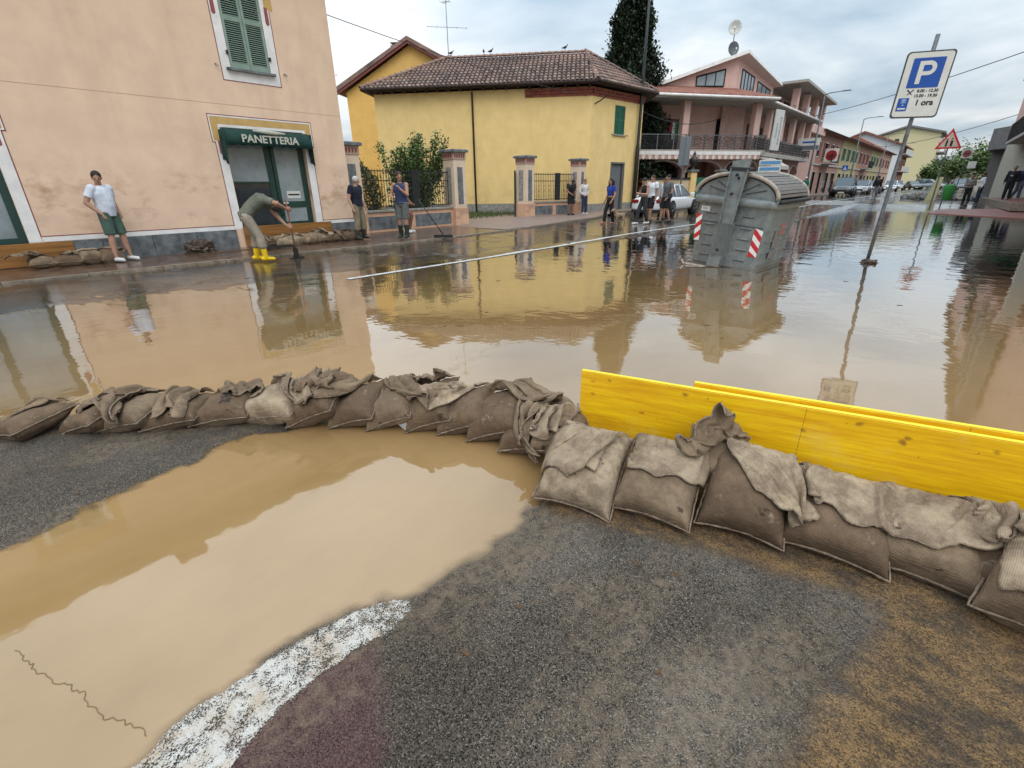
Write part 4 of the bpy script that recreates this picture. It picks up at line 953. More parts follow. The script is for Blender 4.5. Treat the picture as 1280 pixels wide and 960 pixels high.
# shrub with long shoots behind the fence
pts = []; br = []
rg = random.Random(4)
for k in range(30):
    a = rg.uniform(0, 6.28); ln_ = rg.uniform(1.9, 3.4); sp = rg.uniform(.15, .62); mid = Vector((math.cos(a)*sp*.55*ln_, math.sin(a)*sp*.55*ln_, ln_*.55)); tip = Vector((math.cos(a)*sp*ln_*.85, math.sin(a)*sp*ln_*.85, ln_*rg.uniform(.9, 1.05)))
    br.append([(0, 0, 0), mid, tip])
    for t_ in np.linspace(.18, 1, 42):
        q = (Vector((0, 0, 0)).lerp(mid, t_*2) if t_ < .5 else mid.lerp(tip, t_*2-1)); w_ = .26*(1.15-t_)+.03
        for _ in range(4): pts.append(q+Vector((rg.gauss(0, w_), rg.gauss(0, w_), rg.gauss(0, w_*.7))))
tree('shrub', 'loose green shrub with long shoots behind the iron railing', 'shrub', (-16.9, 13.0, .1), ([(0, 0, 0), (0, 0, .5)], [.09, .07]), pts, .105, MT['leafy'], rg, 3, .42, 0, branches=br)
pts = []
for k in range(2600):
    a, b = rg.uniform(0, 6.28), rg.random(); z = .4+1.9*b; r_ = .95*math.sqrt(max(0, 1-((z-1.1)/1.25)**2))*(.7+.3*rg.random()); pts.append((r_*math.cos(a)*1.0, r_*math.sin(a)*1.4, z))
tree('hedge_bush', 'rounded dark bush with a few red leaves behind the railing by the bakery', 'shrub', (-17.1, 10.2, .1), ([(0, 0, 0), (0, 0, .9)], [.08, .05]), pts, .085, mat('hedge_leaf', (.05, .075, .025), .7, .4, 1.6, 0, col2=(.10, .05, .02), thr=(.24, .4)), rg, 3)

# ---------------------------------------------------------------- yellow house with the barrel-tile hip roof
Cn = Vector((-15.2, 23.5)); ev = Vector((.826, .563)).normalized(); nv = Vector((-ev.y, ev.x))
YH = thing('yellow_house', 'yellow plastered house with brown barrel tile hip roof at the street corner', 'house', (Cn.x, Cn.y, 0), math.atan2(ev.y, ev.x))
# local: x along ev (C at 0, far left end at -11.5), y = nv (away)
DL = (3.0, 3.6)
ft = [(-11.5, 0), (0, 0), DL, (3.0, 6.0), (-11.5, 6.0)]
sl = math.hypot(*DL); 
def wall_on(parent_mat, L_, h0, h1, holes, m, name='wall', t=.3):
    w_ = MB().wall(0, L_, h0, h1, holes, 0, t); w_.V = [tuple(parent_mat @ Vector(v)) for v in w_.V]; return w_
I4 = Matrix.Identity(4)
sm = Matrix.Rotation(math.atan2(DL[1], DL[0]), 4, 'Z')
WINY = (2.02, 2.98, 4.07, 5.46); DORY = (2.0, 3.15, .1, 2.6)
w1 = MB().wall(-11.5, 0, 0, 6.1, [], 0, .3); w2 = wall_on(sm, sl, 0, 6.1, [WINY, DORY], None)
w1.add(w2.V, w2.F); w1.box(-11.5, -11.2, .3, 6, 0, 6.1); w1.box(-11.2, 3.0, 5.7, 6, 0, 6.1); w1.box(2.7, 3.0, 3.6, 5.7, 0, 6.1)
w1.build('wall', MT['yellow_plaster'], YH)
bs = MB().box(-11.52, -.0, -.03, 0, 0, .62); bs.build('plinth', MT['stone_pale'], YH)
b2 = MB().box(0, DORY[0]-.1, -.03, 0, 0, .55); b2.V = [tuple(sm @ Vector(v)) for v in b2.V]; b2.build('plinth', MT['stone_pale'], YH)
b2 = MB().box(DORY[1]+.1, sl, -.03, 0, 0, .55); b2.V = [tuple(sm @ Vector(v)) for v in b2.V]; b2.build('plinth', MT['stone_pale'], YH)
# brick cornice under the eave near the corner
for k in range(3):
    cc = MB().box(-3.4, .02, -.04-.05*k, 0, 5.70+.12*k, 5.81+.12*k); cc.build('brick_cornice', MT['brick_red'], YH)
    c2 = MB().box(.02, sl, -.04-.05*k, 0, 5.70+.12*k, 5.81+.12*k); c2.V = [tuple(sm @ Vector(v)) for v in c2.V]; c2.build('brick_cornice', MT['brick_red'], YH)
def on_short(mb, name, m, parent=YH, **k):
    mb.V = [tuple(sm @ Vector(v)) for v in mb.V]; return mb.build(name, m, parent, **k)
a, b, c, d = WINY; xm = (a+b)/2
for q0, q1 in ((a, xm-.01), (xm+.01, b)):
    fr_ = MB().box(q0, q0+.06, .01, .05, c, d).box(q1-.06, q1, .01, .05, c, d)
    for z0, z1 in ((c, c+.08), ((c+d)/2-.04, (c+d)/2+.04), (d-.07, d)): fr_.box(q0+.06, q1-.06, .012, .048, z0, z1)
    s_ = on_short(fr_, 'shutter', MT['shutter_dark'])
    on_short(MB().box(q0+.06, q1-.06, .03, .036, c+.08, d-.07), 'louvre_backing', MT['shutter_dark'], s_)
    for i in range(22):
        zq = c+.1+i*(d-c-.2)/21; on_short(MB().box(q0+.06, q1-.06, .014, .03, zq, zq+.022), 'slat', MT['shutter_dark'], s_)
on_short(MB().box(a-.1, b+.1, -.08, 0, c-.07, c-.02), 'window_sill', MT['stone_pale'])
for xx in (a-.2, b+.2): on_short(MB().tube([(xx, 0, c-.02), (xx, -.09, c-.02), (xx+.04, -.11, c-.06)], .02, 6), 'shutter_catch', MT['black_metal'])
a, b, c, d = DORY
on_short(MB().box(a-.09, a, -.02, .1, c, d+.09).box(b, b+.09, -.02, .1, c, d+.09).box(a, b, -.018, .1, d, d+.09), 'door_frame', flat('frame_grey', (.13, .14, .14)))
for i in range(23): on_short(MB().box(a, b-.12, .10, .13, c+i*.108, c+i*.108+.098), 'roller_slat', flat('roller_grey', (.16, .17, .18)))
on_short(MB().box(b-.12, b, .05, .16, c, d), 'door_side', flat('frame_dark', (.06, .065, .065)))
# downspout, gutter
MB().tube([(-6.17, -.10, 6.02), (-6.17, -.08, 5.9), (-6.17, -.07, .1)], .05, 8).build('downspout', MT['eave_dark'], YH, True)
# the roof: eave polygon and ridge
EZ = 6.28; RZ = 8.15
E1, E2, E3, E4, E5 = [(-12.0, -.5), (.25, -.5), (3.75, 3.7), (3.5, 6.5), (-12.0, 6.5)]
R1, R2 = (-8.2, 2.9), (-.3, 2.9)
V3 = lambda p, z: Vector((p[0], p[1], z))
slopes = [([V3(E1, EZ), V3(E2, EZ), V3(R2, RZ), V3(R1, RZ)]), ([V3(E2, EZ), V3(E3, EZ), V3(R2, RZ)]), ([V3(E3, EZ), V3(E4, EZ), V3(R2, RZ)]), ([V3(E4, EZ), V3(E5, EZ), V3(R1, RZ), V3(R2, RZ)]), ([V3(E5, EZ), V3(E1, EZ), V3(R1, RZ)])]
rf = MB()
for s_ in slopes: rf.add(s_, [tuple(range(len(s_)))])
rf.add([V3(E, EZ-.10) for E in (E1, E2, E3, E4, E5)], [(0, 1, 2, 3, 4)])
for p_, q_ in ((E1, E2), (E2, E3), (E3, E4), (E4, E5), (E5, E1)): rf.add([V3(p_, EZ-.10), V3(q_, EZ-.10), V3(q_, EZ), V3(p_, EZ)], [(0, 1, 2, 3)])
roofo = rf.build('roof', MT['eave_dark'], YH)
for p_, q_ in ((E1, E2), (E2, E3)):
    d_ = (Vector(q_)-Vector(p_)).normalized(); n_ = Vector((d_.y, -d_.x))*.06
    MB().tube([V3((p_[0]+n_.x, p_[1]+n_.y), EZ-.02), V3((q_[0]+n_.x, q_[1]+n_.y), EZ-.05)], .06, 8).build('gutter', MT['eave_dark'], roofo, True)
# rafters ends under the eave
for k in range(20): MB().box(-11.6+k*.6, -11.5+k*.6, -.42, 0, EZ-.2, EZ-.101).build('rafter', MT['eave_dark'], YH)
def barrel(L_=.44, r0=.095, r1=.075, n_=6, up_=True):
    mb = MB(); V = []
    for k, (y, r) in enumerate(((0, r0), (L_, r1))):
        for i in range(n_+1): a = math.pi*i/n_; V.append((r*math.cos(a), y, r*math.sin(a)*.85+(.0 if k else .015)))
    for k, (y, r) in enumerate(((0, r0-.018), (L_, r1-.018))):
        for i in range(n_+1): a = math.pi*i/n_; V.append((r*math.cos(a), y, r*math.sin(a)*.85+(.0 if k else .015)))
    F = [(i, i+1, n_+2+i, n_+1+i) for i in range(n_)]
    o2 = 2*(n_+1); F += [(i, o2+i, o2+i+1, i+1) for i in range(n_)]
    return mb.add(V, F)
bt = barrel(); tile_mesh = []
TCOL = [(.26, .17, .135), (.20, .13, .105), (.33, .24, .19), (.15, .105, .09), (.30, .20, .17), (.22, .17, .14)]
for i, c in enumerate(TCOL): tile_mesh.append(bt.mesh('barrel_tile', mat('barrel_tile_%d' % i, c, .92, .35, 9, .4, 60)))
tiles = []; rg = random.Random(9)
def inside(P, poly2):
    c = False; n_ = len(poly2)
    for i in range(n_):
        x0, y0 = poly2[i]; x1, y1 = poly2[(i+1) % n_]
        if (y0 > P[1]) != (y1 > P[1]) and P[0] < (x1-x0)*(P[1]-y0)/(y1-y0)+x0: c = not c
    return c
for si, S_ in enumerate(slopes):
    o3 = S_[0]; ex = (S_[1]-S_[0]).normalized(); nrm = ex.cross(S_[-1]-S_[0]).normalized(); ey = nrm.cross(ex)
    if si >= 3: continue
    poly2 = [((v-o3).dot(ex), (v-o3).dot(ey)) for v in S_]; L_ = poly2[1][0]; W_ = max(p[1] for p in poly2)
    nc = int(L_/.225); nr = int(W_/.36)+1
    for i in range(nc):
        for j in range(nr):
            u = (i+.5)*L_/nc; v = j*.36
            if not inside((u, max(v, .01)+.02), poly2): continue
            P = o3+ex*(u+rg.uniform(-.008, .008))+ey*(v-.06+rg.uniform(-.015, .015))+nrm*.01
            m4 = Matrix((ex, ey, nrm)).transposed().to_4x4() @ Matrix.Rotation(rg.uniform(-.04, .04), 4, 'Z') @ Matrix.Rotation(-.03, 4, 'X'); m4.translation = P
            tiles.append((si, j, m4))
tiles.sort(key=lambda q: (q[0] > 0)*.0+(YH_d := ((Matrix.Translation((Cn.x, Cn.y, 0)) @ Matrix.Rotation(math.atan2(ev.y, ev.x), 4, 'Z')) @ q[2].translation).length))
for q in tiles[:300]:
    o = bpy.data.objects.new('tile', tile_mesh[rg.choice([0, 0, 1, 2, 3, 4, 5])]); COL.objects.link(o); o.parent = roofo; o.matrix_local = q[2]
rest = [MB() for _ in TCOL]
rest1 = MB()
for q in tiles[300:]:
    rest1.add([q[2] @ Vector(v) for v in bt.V], bt.F)
rest1.build('roof_tiles', MT['tile_a'], roofo, kind='stuff')
# ridge and hip tiles
hp = MB(); rb = barrel(.42, .13, .11)
for A_, B_ in ((V3(E1, EZ), V3(R1, RZ)), (V3(E2, EZ), V3(R2, RZ)), (V3(R1, RZ), V3(R2, RZ)), (V3(E3, EZ), V3(R2, RZ))):
    d_ = (B_-A_); n_ = int(d_.length/.36); d_ = d_.normalized(); sx_ = d_.cross(Vector((0, 0, 1))).normalized(); uz = sx_.cross(d_)
    for k in range(n_+1):
        m4 = Matrix((sx_, d_, uz)).transposed().to_4x4(); m4.translation = A_+d_*(k*.36)+uz*.05; hp.add([m4 @ Vector(v) for v in rb.V], rb.F)
hp.build('ridge_tiles', MT['tile_a'], roofo, kind='stuff')
# lamp bracket under the eave
on_short(MB().tube([(.25, 0, 5.35), (.25, -.35, 5.45), (.45, -.75, 5.75)], .03, 6), 'bracket', MT['black_metal'])

# gabled ochre house behind, its own thing
GH = thing('gabled_house', 'taller ochre yellow house with steep dark gable behind the tiled roof', 'house', (Cn.x, Cn.y, 0), math.atan2(ev.y, ev.x))
cx_, hw_, ez, rz_ = -11.35, 4.92, 7.38, 9.97
yy = 6.5
MB().prism([(cx_-hw_+.4, 0), (cx_+hw_-.4, 0), (cx_+hw_-.4, ez), (cx_, rz_-.15), (cx_-hw_+.4, ez)], yy, yy+9, 'y').build('wall', MT['ochre_plaster'], GH)
for s in (-1, 1):
    rp = MB().prism([(cx_+s*hw_*1.04, ez-.08), (cx_, rz_), (cx_, rz_+.22), (cx_+s*hw_*1.08, ez+.10)], yy-.45, yy+9.4, 'y'); rp.build('roof_slope', MT['tile_a'], GH)
    MB().prism([(cx_+s*hw_*1.03, ez-.22), (cx_, rz_-.16), (cx_, rz_-.01), (cx_+s*hw_*1.03, ez-.08)], yy-.40, yy-.30, 'y').build('barge_board', MT['line_brown'], GH)
chm = MB().box(-13.2, -12.5, 8.6, 9.3, 8.6, 10.1).build('chimney', MT['concrete_d'], GH)
for k in range(3): MB().box(-13.28, -12.42, 8.52, 9.38, 10.12+k*.17, 10.17+k*.17).build('chimney_louvre', MT['concrete_d'], chm)

def antenna(name, label, loc, h, arms):
    o = thing(name, label, 'antenna', loc)
    MB().cone((0, 0, 0), (0, 0, h), .022, .018, 6).build('mast', MT['grey_metal'], o)
    for (z, L_, nb, rz) in arms:
        d = Vector((math.cos(rz), math.sin(rz), 0)); s = Vector((-d.y, d.x, 0))
        a = MB().cone(Vector((0, 0, z))-d*L_/2, Vector((0, 0, z))+d*L_/2, .012, .012, 5)
        for k in range(nb):
            c = Vector((0, 0, z))+d*L_*(k/(nb-1)-.5); w_ = .28-.12*k/nb; a.cone(c-s*w_, c+s*w_, .008, .008, 5)
        a.build('antenna_arm', MT['grey_metal'], o)
    return o
def locY(x, y, z=0): p = Cn+ev*x+nv*y; return (p.x, p.y, z)
antenna('roof_antenna', 'tall thin television antenna on the tiled roof of the yellow house', locY(-8.1, 3.3, 8.1), 2.9, [(1.65, 2.2, 5, .9), (2.8, .5, 5, .3)])
antenna('roof_antenna', 'small television antenna just past the edge of the pink bakery house', locY(-21, 16, 7.4), 3.0, [(2.9, .8, 5, .4)])
def pigeon(label, loc, rz):
    o = thing('pigeon', label, 'pigeon', loc, rz, None)
    b = MB().loft([[Vector((x, r*math.cos(a), z+r*1.0*math.sin(a))) for a in np.linspace(0, 2*math.pi, 9)[:-1]] for x, z, r in ((-.20, .10, .012), (-.12, .11, .035), (-.02, .12, .065), (.06, .14, .06), (.10, .19, .034), (.12, .23, .032), (.145, .245, .022), (.165, .24, .006))])
    b.build('pigeon_body', MT['pigeon'], o, True)
    for s in (-1, 1): MB().cone((.01, .03*s, .07), (.01, .03*s, -.01), .007, .007, 5).build('leg', MT['drop_red'], o)
    return o
pigeon('dark pigeon on the ridge beside the antenna mast', locY(-7.85, 2.9, 8.33), 1.0)
pigeon('pigeon on the roof ridge, left of the two in the middle', locY(-6.0, 2.9, 8.33), 2.4)
pigeon('pigeon on the roof ridge, right of the two in the middle', locY(-5.6, 2.9, 8.33), .4)
pigeon('pigeon near the right end of the tiled roof ridge', locY(-1.5, 2.9, 8.33), .4)

# street pole at the corner of the yellow house
def street_pole(label, loc, h, steps, arm=None, lean=(0, 0), m='black_metal', name='street_lamp', cat='street lamp', group=None):
    o = thing(name, label, cat, loc, 0, group); o.rotation_euler = (lean[0], lean[1], 0)
    MB().tube([(0, 0, z) for z, r in steps], [r for z, r in steps], 10).build('pole', MT[m], o, True)
    if arm:
        MB().tube([(0, 0, h-.02), (arm*.25, -.02, h+.08), (arm, -.06, h+.12)], [.045, .04, .03], 8).build('arm', MT[m], o, True)
        MB().bbox(arm-.1, arm+.55, -.14, .02, h+.08, h+.16, .02).build('lamp_head', MT[m], o)
    return o
street_pole('tall black street pole at the corner of the yellow house, out of frame above', (-14.6, 27.6, .1), 11, [(0, .12), (3.3, .12), (3.6, .085), (8, .075), (12, .05)], 1.2, name='street_lamp')
for k, Y in enumerate((54.2, 77.5, 105, 132)):
    street_pole(['nearest of the grey street lamps along the far pavement, before the rose house', 'second street lamp, beside the blue crossing sign', 'third street lamp, before the white gabled house', 'farthest thin street lamp, almost hidden by the parking sign post'][k], (-11, Y, .3), 8.35, [(0, .09), (2, .085), (8.35, .05)], 1.35, m='galv', group='street lamps along the far pavement')
# cables
def cable(label, p, q, sag, r=.012, n_=18):
    pts = [Vector(p).lerp(Vector(q), k/n_)-Vector((0, 0, sag*4*(k/n_)*(1-k/n_))) for k in range(n_+1)]
    o = MB().tube(pts, r, 5).build('overhead_cable', MT['wire']); return tag(o, label, 'cable')
cable('thin overhead cable crossing the upper wall of the pink bakery house', (-13.2, 1.5, 6.2), (-15.5, 24, 5.7), .35, .011)
cable('overhead cable across the sky behind the parking sign', (-12.5, 58, 7.4), (8, 24, 7.6), .5, .022)
cable('lower overhead cable above the triangular warning sign', (-13.0, 110, 7.2), (10, 46, 8.6), 1.2, .03)
cable('pale slack cable from the yellow house to the balconied house', (-14.9, 28.4, 5.4), (-14.2, 39.5, 6.0), .55, .02)
# ---------------------------------------------------------------- rose house with balcony, arches and attic
P0 = Vector((-12.7, 40.5)); av = Vector((-.55, -.835)).normalized(); na = Vector((av.y, -av.x))   # face A runs from the corner towards the camera, na points away from the street
# local frame for face A: x from far left end to the corner, -y to the street
RHm = Matrix.Translation((P0.x, P0.y, 0)) @ Matrix.Rotation(math.atan2(-av.y, -av.x), 4, 'Z')
RH = thing('balcony_house', 'rose plastered house with long balcony, striped awning, arches and attic storey', 'house', mat4=RHm)
# B face (along the street, +Y world) in RH's local frame
BM = RHm.inverted() @ Matrix.Translation((P0.x, P0.y, 0)) @ Matrix.Rotation(R(90), 4, 'Z')
def onB(mb): mb.V = [tuple(BM @ Vector(v)) for v in mb.V]; return mb
g0 = .15
def arch(mb, x0, x1, zs, zt, z1, y, t):
    """solid panel between springing zs and z1 with a segmental arch opening x0..x1"""
    n_ = 12; c = (x0+x1)/2; r = (x1-x0)/2; V = []; F = []
    for k in range(n_+1):
        a = math.pi*k/n_; V += [(c-r*math.cos(a), y, zs+(zt-zs)*math.sin(a)), (c-r*math.cos(a), y, z1), (c-r*math.cos(a), y+t, zs+(zt-zs)*math.sin(a)), (c-r*math.cos(a), y+t, z1)]
    for k in range(n_): b = 4*k; F += [(b, b+4, b+5, b+1), (b+2, b+3, b+7, b+6), (b, b+2, b+6, b+4)]
    return mb.add(V, F)
# ground floor: piers and arches of face A, then of face B
def arcade(L0, n_, wd, wrap, name='arcade_wall', m='rose_plaster'):
    for k in range(n_):
        a = L0+k*wd; mb = MB()
        mb.box(a, a+.28, 0, .5, 0, 2.3); arch(mb, a+.28, a+wd-.0, 2.3, 3.05, 3.42, 0, .5); mb.box(a, a+.28, .002, .498, 2.3, 3.42)
        wrap(mb).build(name, MT[m], RH)
        tr = MB(); n2 = 14; c = (a+.28+a+wd)/2; r = (wd-.28)/2
        tr.tube([(c-(r+.04)*math.cos(math.pi*q/n2), -.02, 2.3+.79*math.sin(math.pi*q/n2)) for q in range(n2+1)], .055, 5)
        wrap(tr).build('arch_trim', MT['white_paint'], RH)
idn = lambda mb: mb
arcade(-8.4, 2, 3.3, idn); arcade(-1.8, 1, 1.8, idn)
arcade(0.3, 5, 3.25, onB)
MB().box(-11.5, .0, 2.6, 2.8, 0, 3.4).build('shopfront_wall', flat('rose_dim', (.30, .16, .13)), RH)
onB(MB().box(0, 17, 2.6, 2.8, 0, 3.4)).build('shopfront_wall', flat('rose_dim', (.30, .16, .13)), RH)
for a, b in ((-7.6, -5.2), (-4.4, -2.2)):
    f_ = MB().box(a, b, 2.5, 2.59, .3, 2.7).build('shop_window', MT['black_metal'], RH); MB().box(a+.1, b-.1, 2.47, 2.5, .6, 2.6).build('pane', MT['glass_dark'], f_)
for a in (1.2, 4.6, 7.8, 11.0, 14):
    f_ = onB(MB().box(a, a+1.8, 2.5, 2.59, .2, 2.7)).build('shop_window', MT['black_metal'], RH); onB(MB().box(a+.1, a+1.7, 2.47, 2.5, .6, 2.6)).build('pane', MT['glass_dark'], f_)
# balcony slab
SL = MB().box(-11.8, .9, -1.0, 2.8, 3.42, 3.72); SL.build('balcony_slab', MT['concrete'], RH)
onB(MB().box(-.7, 17.2, -.75, 2.8, 3.421, 3.719)).build('balcony_slab', MT['concrete'], RH)
# striped valance under face A
for k in range(46):
    x = -11.0+k*.25; MB().prism([(x, 3.40), (x+.25, 3.40), (x+.25, 3.18), (x+.19, 3.12), (x+.06, 3.12), (x, 3.18)], -1.03, -1.01, 'y').build('valance_stripe', flat('stripe_pink', (.50, .28, .22)) if k % 2 else flat('stripe_cream', (.68, .64, .58)), RH)
MB().box(-11.0, .5, -1.05, -1.0, 3.40, 3.62).build('awning_box', MT['white_paint'], RH)
# striped shop awnings on face B
for a in (.4, 2.9):
    w_ = onB(MB().add([(a, -.76, 3.35), (a+2.4, -.76, 3.35), (a+2.4, -1.9, 2.75), (a, -1.9, 2.75), (a+2.4, -1.9, 2.5), (a, -1.9, 2.5)], [(0, 1, 2, 3), (3, 2, 4, 5)])); o = w_.build('shop_awning', flat('canvas_white', (.55, .50, .45)), RH); so = o.modifiers.new('s', 'SOLIDIFY'); so.thickness = .02
# upper wall set back, dark doors, columns, railing
holesA = [(-9.2, -8.1, 3.9, 6.0), (-6.6, -4.3, 3.9, 5.9), (-1.6, -.7, 3.9, 6.0)]
uw = MB().wall(-11.5, 0.8, 3.72, 6.9, holesA, 1.6, .25); uw.build('wall', MT['rose_light'], RH)
holesB = [(1.6, 2.6, 3.9, 6.0), (4.6, 5.6, 3.9, 6.0), (8.0, 9.4, 3.9, 6.0), (12.2, 13.2, 3.9, 6.0)]
onB(MB().wall(-.6, 17, 3.72, 6.9, holesB, 1.6, .25)).build('wall', MT['rose_light'], RH)
for h_ in holesA: MB().box(h_[0], h_[1], 1.78, 1.8, h_[2], h_[3]).build('door_glass', MT['glass_dark'], RH)
for h_ in holesB: onB(MB().box(h_[0], h_[1], 1.78, 1.8, h_[2], h_[3])).build('door_glass', MT['glass_dark'], RH)
fl_ = MB().box(-5.0, -4.78, 1.66, 1.7, 4.6, 5.7).build('hanging_flag', flat('flag_green', (.03, .25, .09)), RH); MB().box(-5.22, -5.0, 1.66, 1.7, 4.6, 5.72).build('flag_white', MT['white'], fl_); MB().box(-5.44, -5.22, 1.66, 1.7, 5.1, 5.75).build('flag_red', MT['red'], fl_)
for x in (-11.2, -5.55, .25): MB().bbox(x-.25, x+.25, -.55, -.05, 3.72, 6.75, .03).build('column', MT['rose_light'], RH)
for x in (3.6, 7.2, 10.8, 14.2, 16.9): onB(MB().bbox(x-.22, x+.22, -.5, -.05, 3.72, 6.75, .03)).build('column', MT['rose_light'], RH)
def railing(L0, L1, y, wrap):
    wrap(MB().box(L0, L1, y-.03, y+.03, 4.62, 4.67)).build('handrail', MT['grey_metal'], RH); wrap(MB().box(L0, L1, y-.02, y+.02, 3.80, 3.83)).build('bottom_rail', MT['black_metal'], RH)
    n_ = int((L1-L0)/1.15)
    for k in range(n_+1): x = L0+(L1-L0)*k/n_; wrap(MB().box(x-.03, x+.03, y-.035, y+.035, 3.72, 4.7)).build('rail_post', MT['grey_metal'], RH)
    sc = MB(); rg_ = random.Random(int(L1*10)); x = L0+.1
    while x < L1-.1:
        for zq in (3.95, 4.13, 4.31, 4.48):
            xx = x+rg_.uniform(-.03, .03); r = rg_.uniform(.06, .10); z_ = zq+rg_.uniform(-.03, .03)
            for q in range(6): a, b = q*math.pi/3, (q+1)*math.pi/3; sc.cone((xx+r*math.cos(a), y, z_+r*.8*math.sin(a)), (xx+r*math.cos(b), y, z_+r*.8*math.sin(b)), .016, .016, 4, False)
        x += .15
    wrap(sc).build('scrollwork', MT['black_metal'], RH, kind='stuff')
railing(-11.6, .8, -.92, idn); railing(-.6, 17.1, -.68, onB)
# eaves with white gutter and red tiled slope up to the attic
def quadstrip(P, Q): return [(P[0]), (P[1]), (Q[1]), (Q[0])]
soff = MB().add([(-12.2, -1.35, 6.75), (1.0, -1.35, 6.75), (.2, 3, 6.75), (-12.2, 3, 6.75), (-12.2, -1.35, 6.95), (1.0, -1.35, 6.95), (.2, 3, 6.95), (-12.2, 3, 6.95)], [(0, 1, 2, 3), (7, 6, 5, 4), (0, 4, 5, 1), (1, 5, 6, 2), (2, 6, 7, 3), (3, 7, 4, 0)])
soff.build('soffit', MT['concrete'], RH); onB(MB().box(-.95, 17.4, -1.05, 3, 6.751, 6.948)).build('soffit', MT['concrete'], RH)
MB().tube([(-12.2, -1.42, 6.9), (1.05, -1.42, 6.9)], .09, 8).build('gutter', MT['white_paint'], RH, True); onB(MB().tube([(-1.0, -1.12, 6.9), (17.4, -1.12, 6.9)], .09, 8)).build('gutter', MT['white_paint'], RH, True)
rA = MB().add([(-12.2, -1.38, 6.96), (1.0, -1.38, 6.96), (.4, 2.5, 8.05), (-12.2, 2.5, 8.05)], [(0, 1, 2, 3)])
n_ = 60
for k in range(n_):
    x = -12.1+k*13.0/n_; rA.tube([(x, -1.38, 6.98), (min(x, .4), 2.5, 8.07)], .075, 5)
rA.build('roof_tiles', MT['tile_far'], RH, kind='stuff')
rB = MB().add([(-.9, -1.0, 6.96), (12, -1.0, 6.96), (12, 2.0, 7.55), (.2, 2.0, 7.55)], [(0, 1, 2, 3)])
for k in range(55): x = -.8+k*.235; rB.tube([(x, -1.0, 6.98), (x+.3, 2.0, 7.57)], .07, 5)
onB(rB).build('roof_tiles', MT['tile_far'], RH, kind='stuff')
# attic: A face from x=.3 leftwards at y=2.5, roof falling to the left; B face going on along the street
at = MB(); at.add([(-5.6, 2.5, 7.4), (.3, 2.5, 7.4), (.3, 2.5, 10.15), (-5.6, 2.5, 8.15)], [(0, 1, 2, 3)])
pB = lambda x, y, z: tuple(BM @ Vector((x, y, z)))
cB = BM.inverted() @ Vector((.3, 2.5, 0))
at.add([(.3, 2.5, 7.4), pB(cB.x+9.6, cB.y, 7.4), pB(cB.x+9.6, cB.y, 9.55), (.3, 2.5, 10.15)], [(0, 1, 2, 3)])
at.add([(-5.6, 2.5, 7.4), (-5.6, 9, 7.4), (-5.6, 9, 8.15), (-5.6, 2.5, 8.15)], [(0, 1, 2, 3)])
at.add([pB(cB.x+9.6, cB.y, 6.9), pB(cB.x+9.6, cB.y+6, 6.9), pB(cB.x+9.6, cB.y+6, 9.6), pB(cB.x+9.6, cB.y, 9.6)], [(0, 1, 2, 3)])
at.build('attic_wall', MT['rose_light'], RH)
w2 = pB(cB.x+10.4, cB.y-.5, 9.55)
rf = MB().add([(-7.6, 2.0, 7.72), (.55, 1.85, 10.35), w2, pB(cB.x+10.4, cB.y+7, 9.4), (-6.4, 9.5, 7.7)], [(0, 1, 2, 3, 4)])
o = rf.build('attic_roof', MT['white_paint'], RH); so = o.modifiers.new('s', 'SOLIDIFY'); so.thickness = .22; so.offset = 0
def win_at(wrapm, x0, x1, zs, nb, name='attic_window'):
    # slanted head follows the roof: zs = (bottom-left, bottom-right, top-right, top-left)
    f = MB(); m4 = wrapm
    P = [(x0, zs[0]), (x1, zs[1]), (x1, zs[2]), (x0, zs[3])]
    for i in range(4):
        a, b = P[i], P[(i+1) % 4]; f.cone((a[0], -.03, a[1]), (b[0], -.03, b[1]), .055, .055, 4)
    for k in range(1, nb): u = k/nb; f.cone((x0+(x1-x0)*u, -.03, zs[0]+(zs[1]-zs[0])*u), (x0+(x1-x0)*u, -.03, zs[3]+(zs[2]-zs[3])*u), .045, .045, 4)
    f.V = [tuple(m4 @ Vector(v)) for v in f.V]; fo = f.build(name, MT['black_metal'], RH)
    g = MB().add([(P[0][0], -.02, P[0][1]), (P[1][0], -.02, P[1][1]), (P[2][0], -.02, P[2][1]), (P[3][0], -.02, P[3][1])], [(0, 1, 2, 3)]); g.V = [tuple(m4 @ Vector(v)) for v in g.V]
    g.build('pane', MT['glass_pale'], fo)
win_at(Matrix.Translation((0, 2.5, 0)), -3.1, -.75, (8.15, 8.22, 9.3, 8.75), 3)
bw = BM @ Matrix.Translation((cB.x, cB.y, 0)) @ Matrix.Rotation(0, 4, 'Z')
dirB = (Vector(pB(cB.x+9.6, cB.y, 0))-Vector((.3, 2.5, 0)))
win_at(bw, 1.0, 4.0, (8.2, 8.2, 9.35, 9.5), 4); win_at(bw, 5.0, 8.6, (7.95, 7.95, 9.0, 9.2), 3)
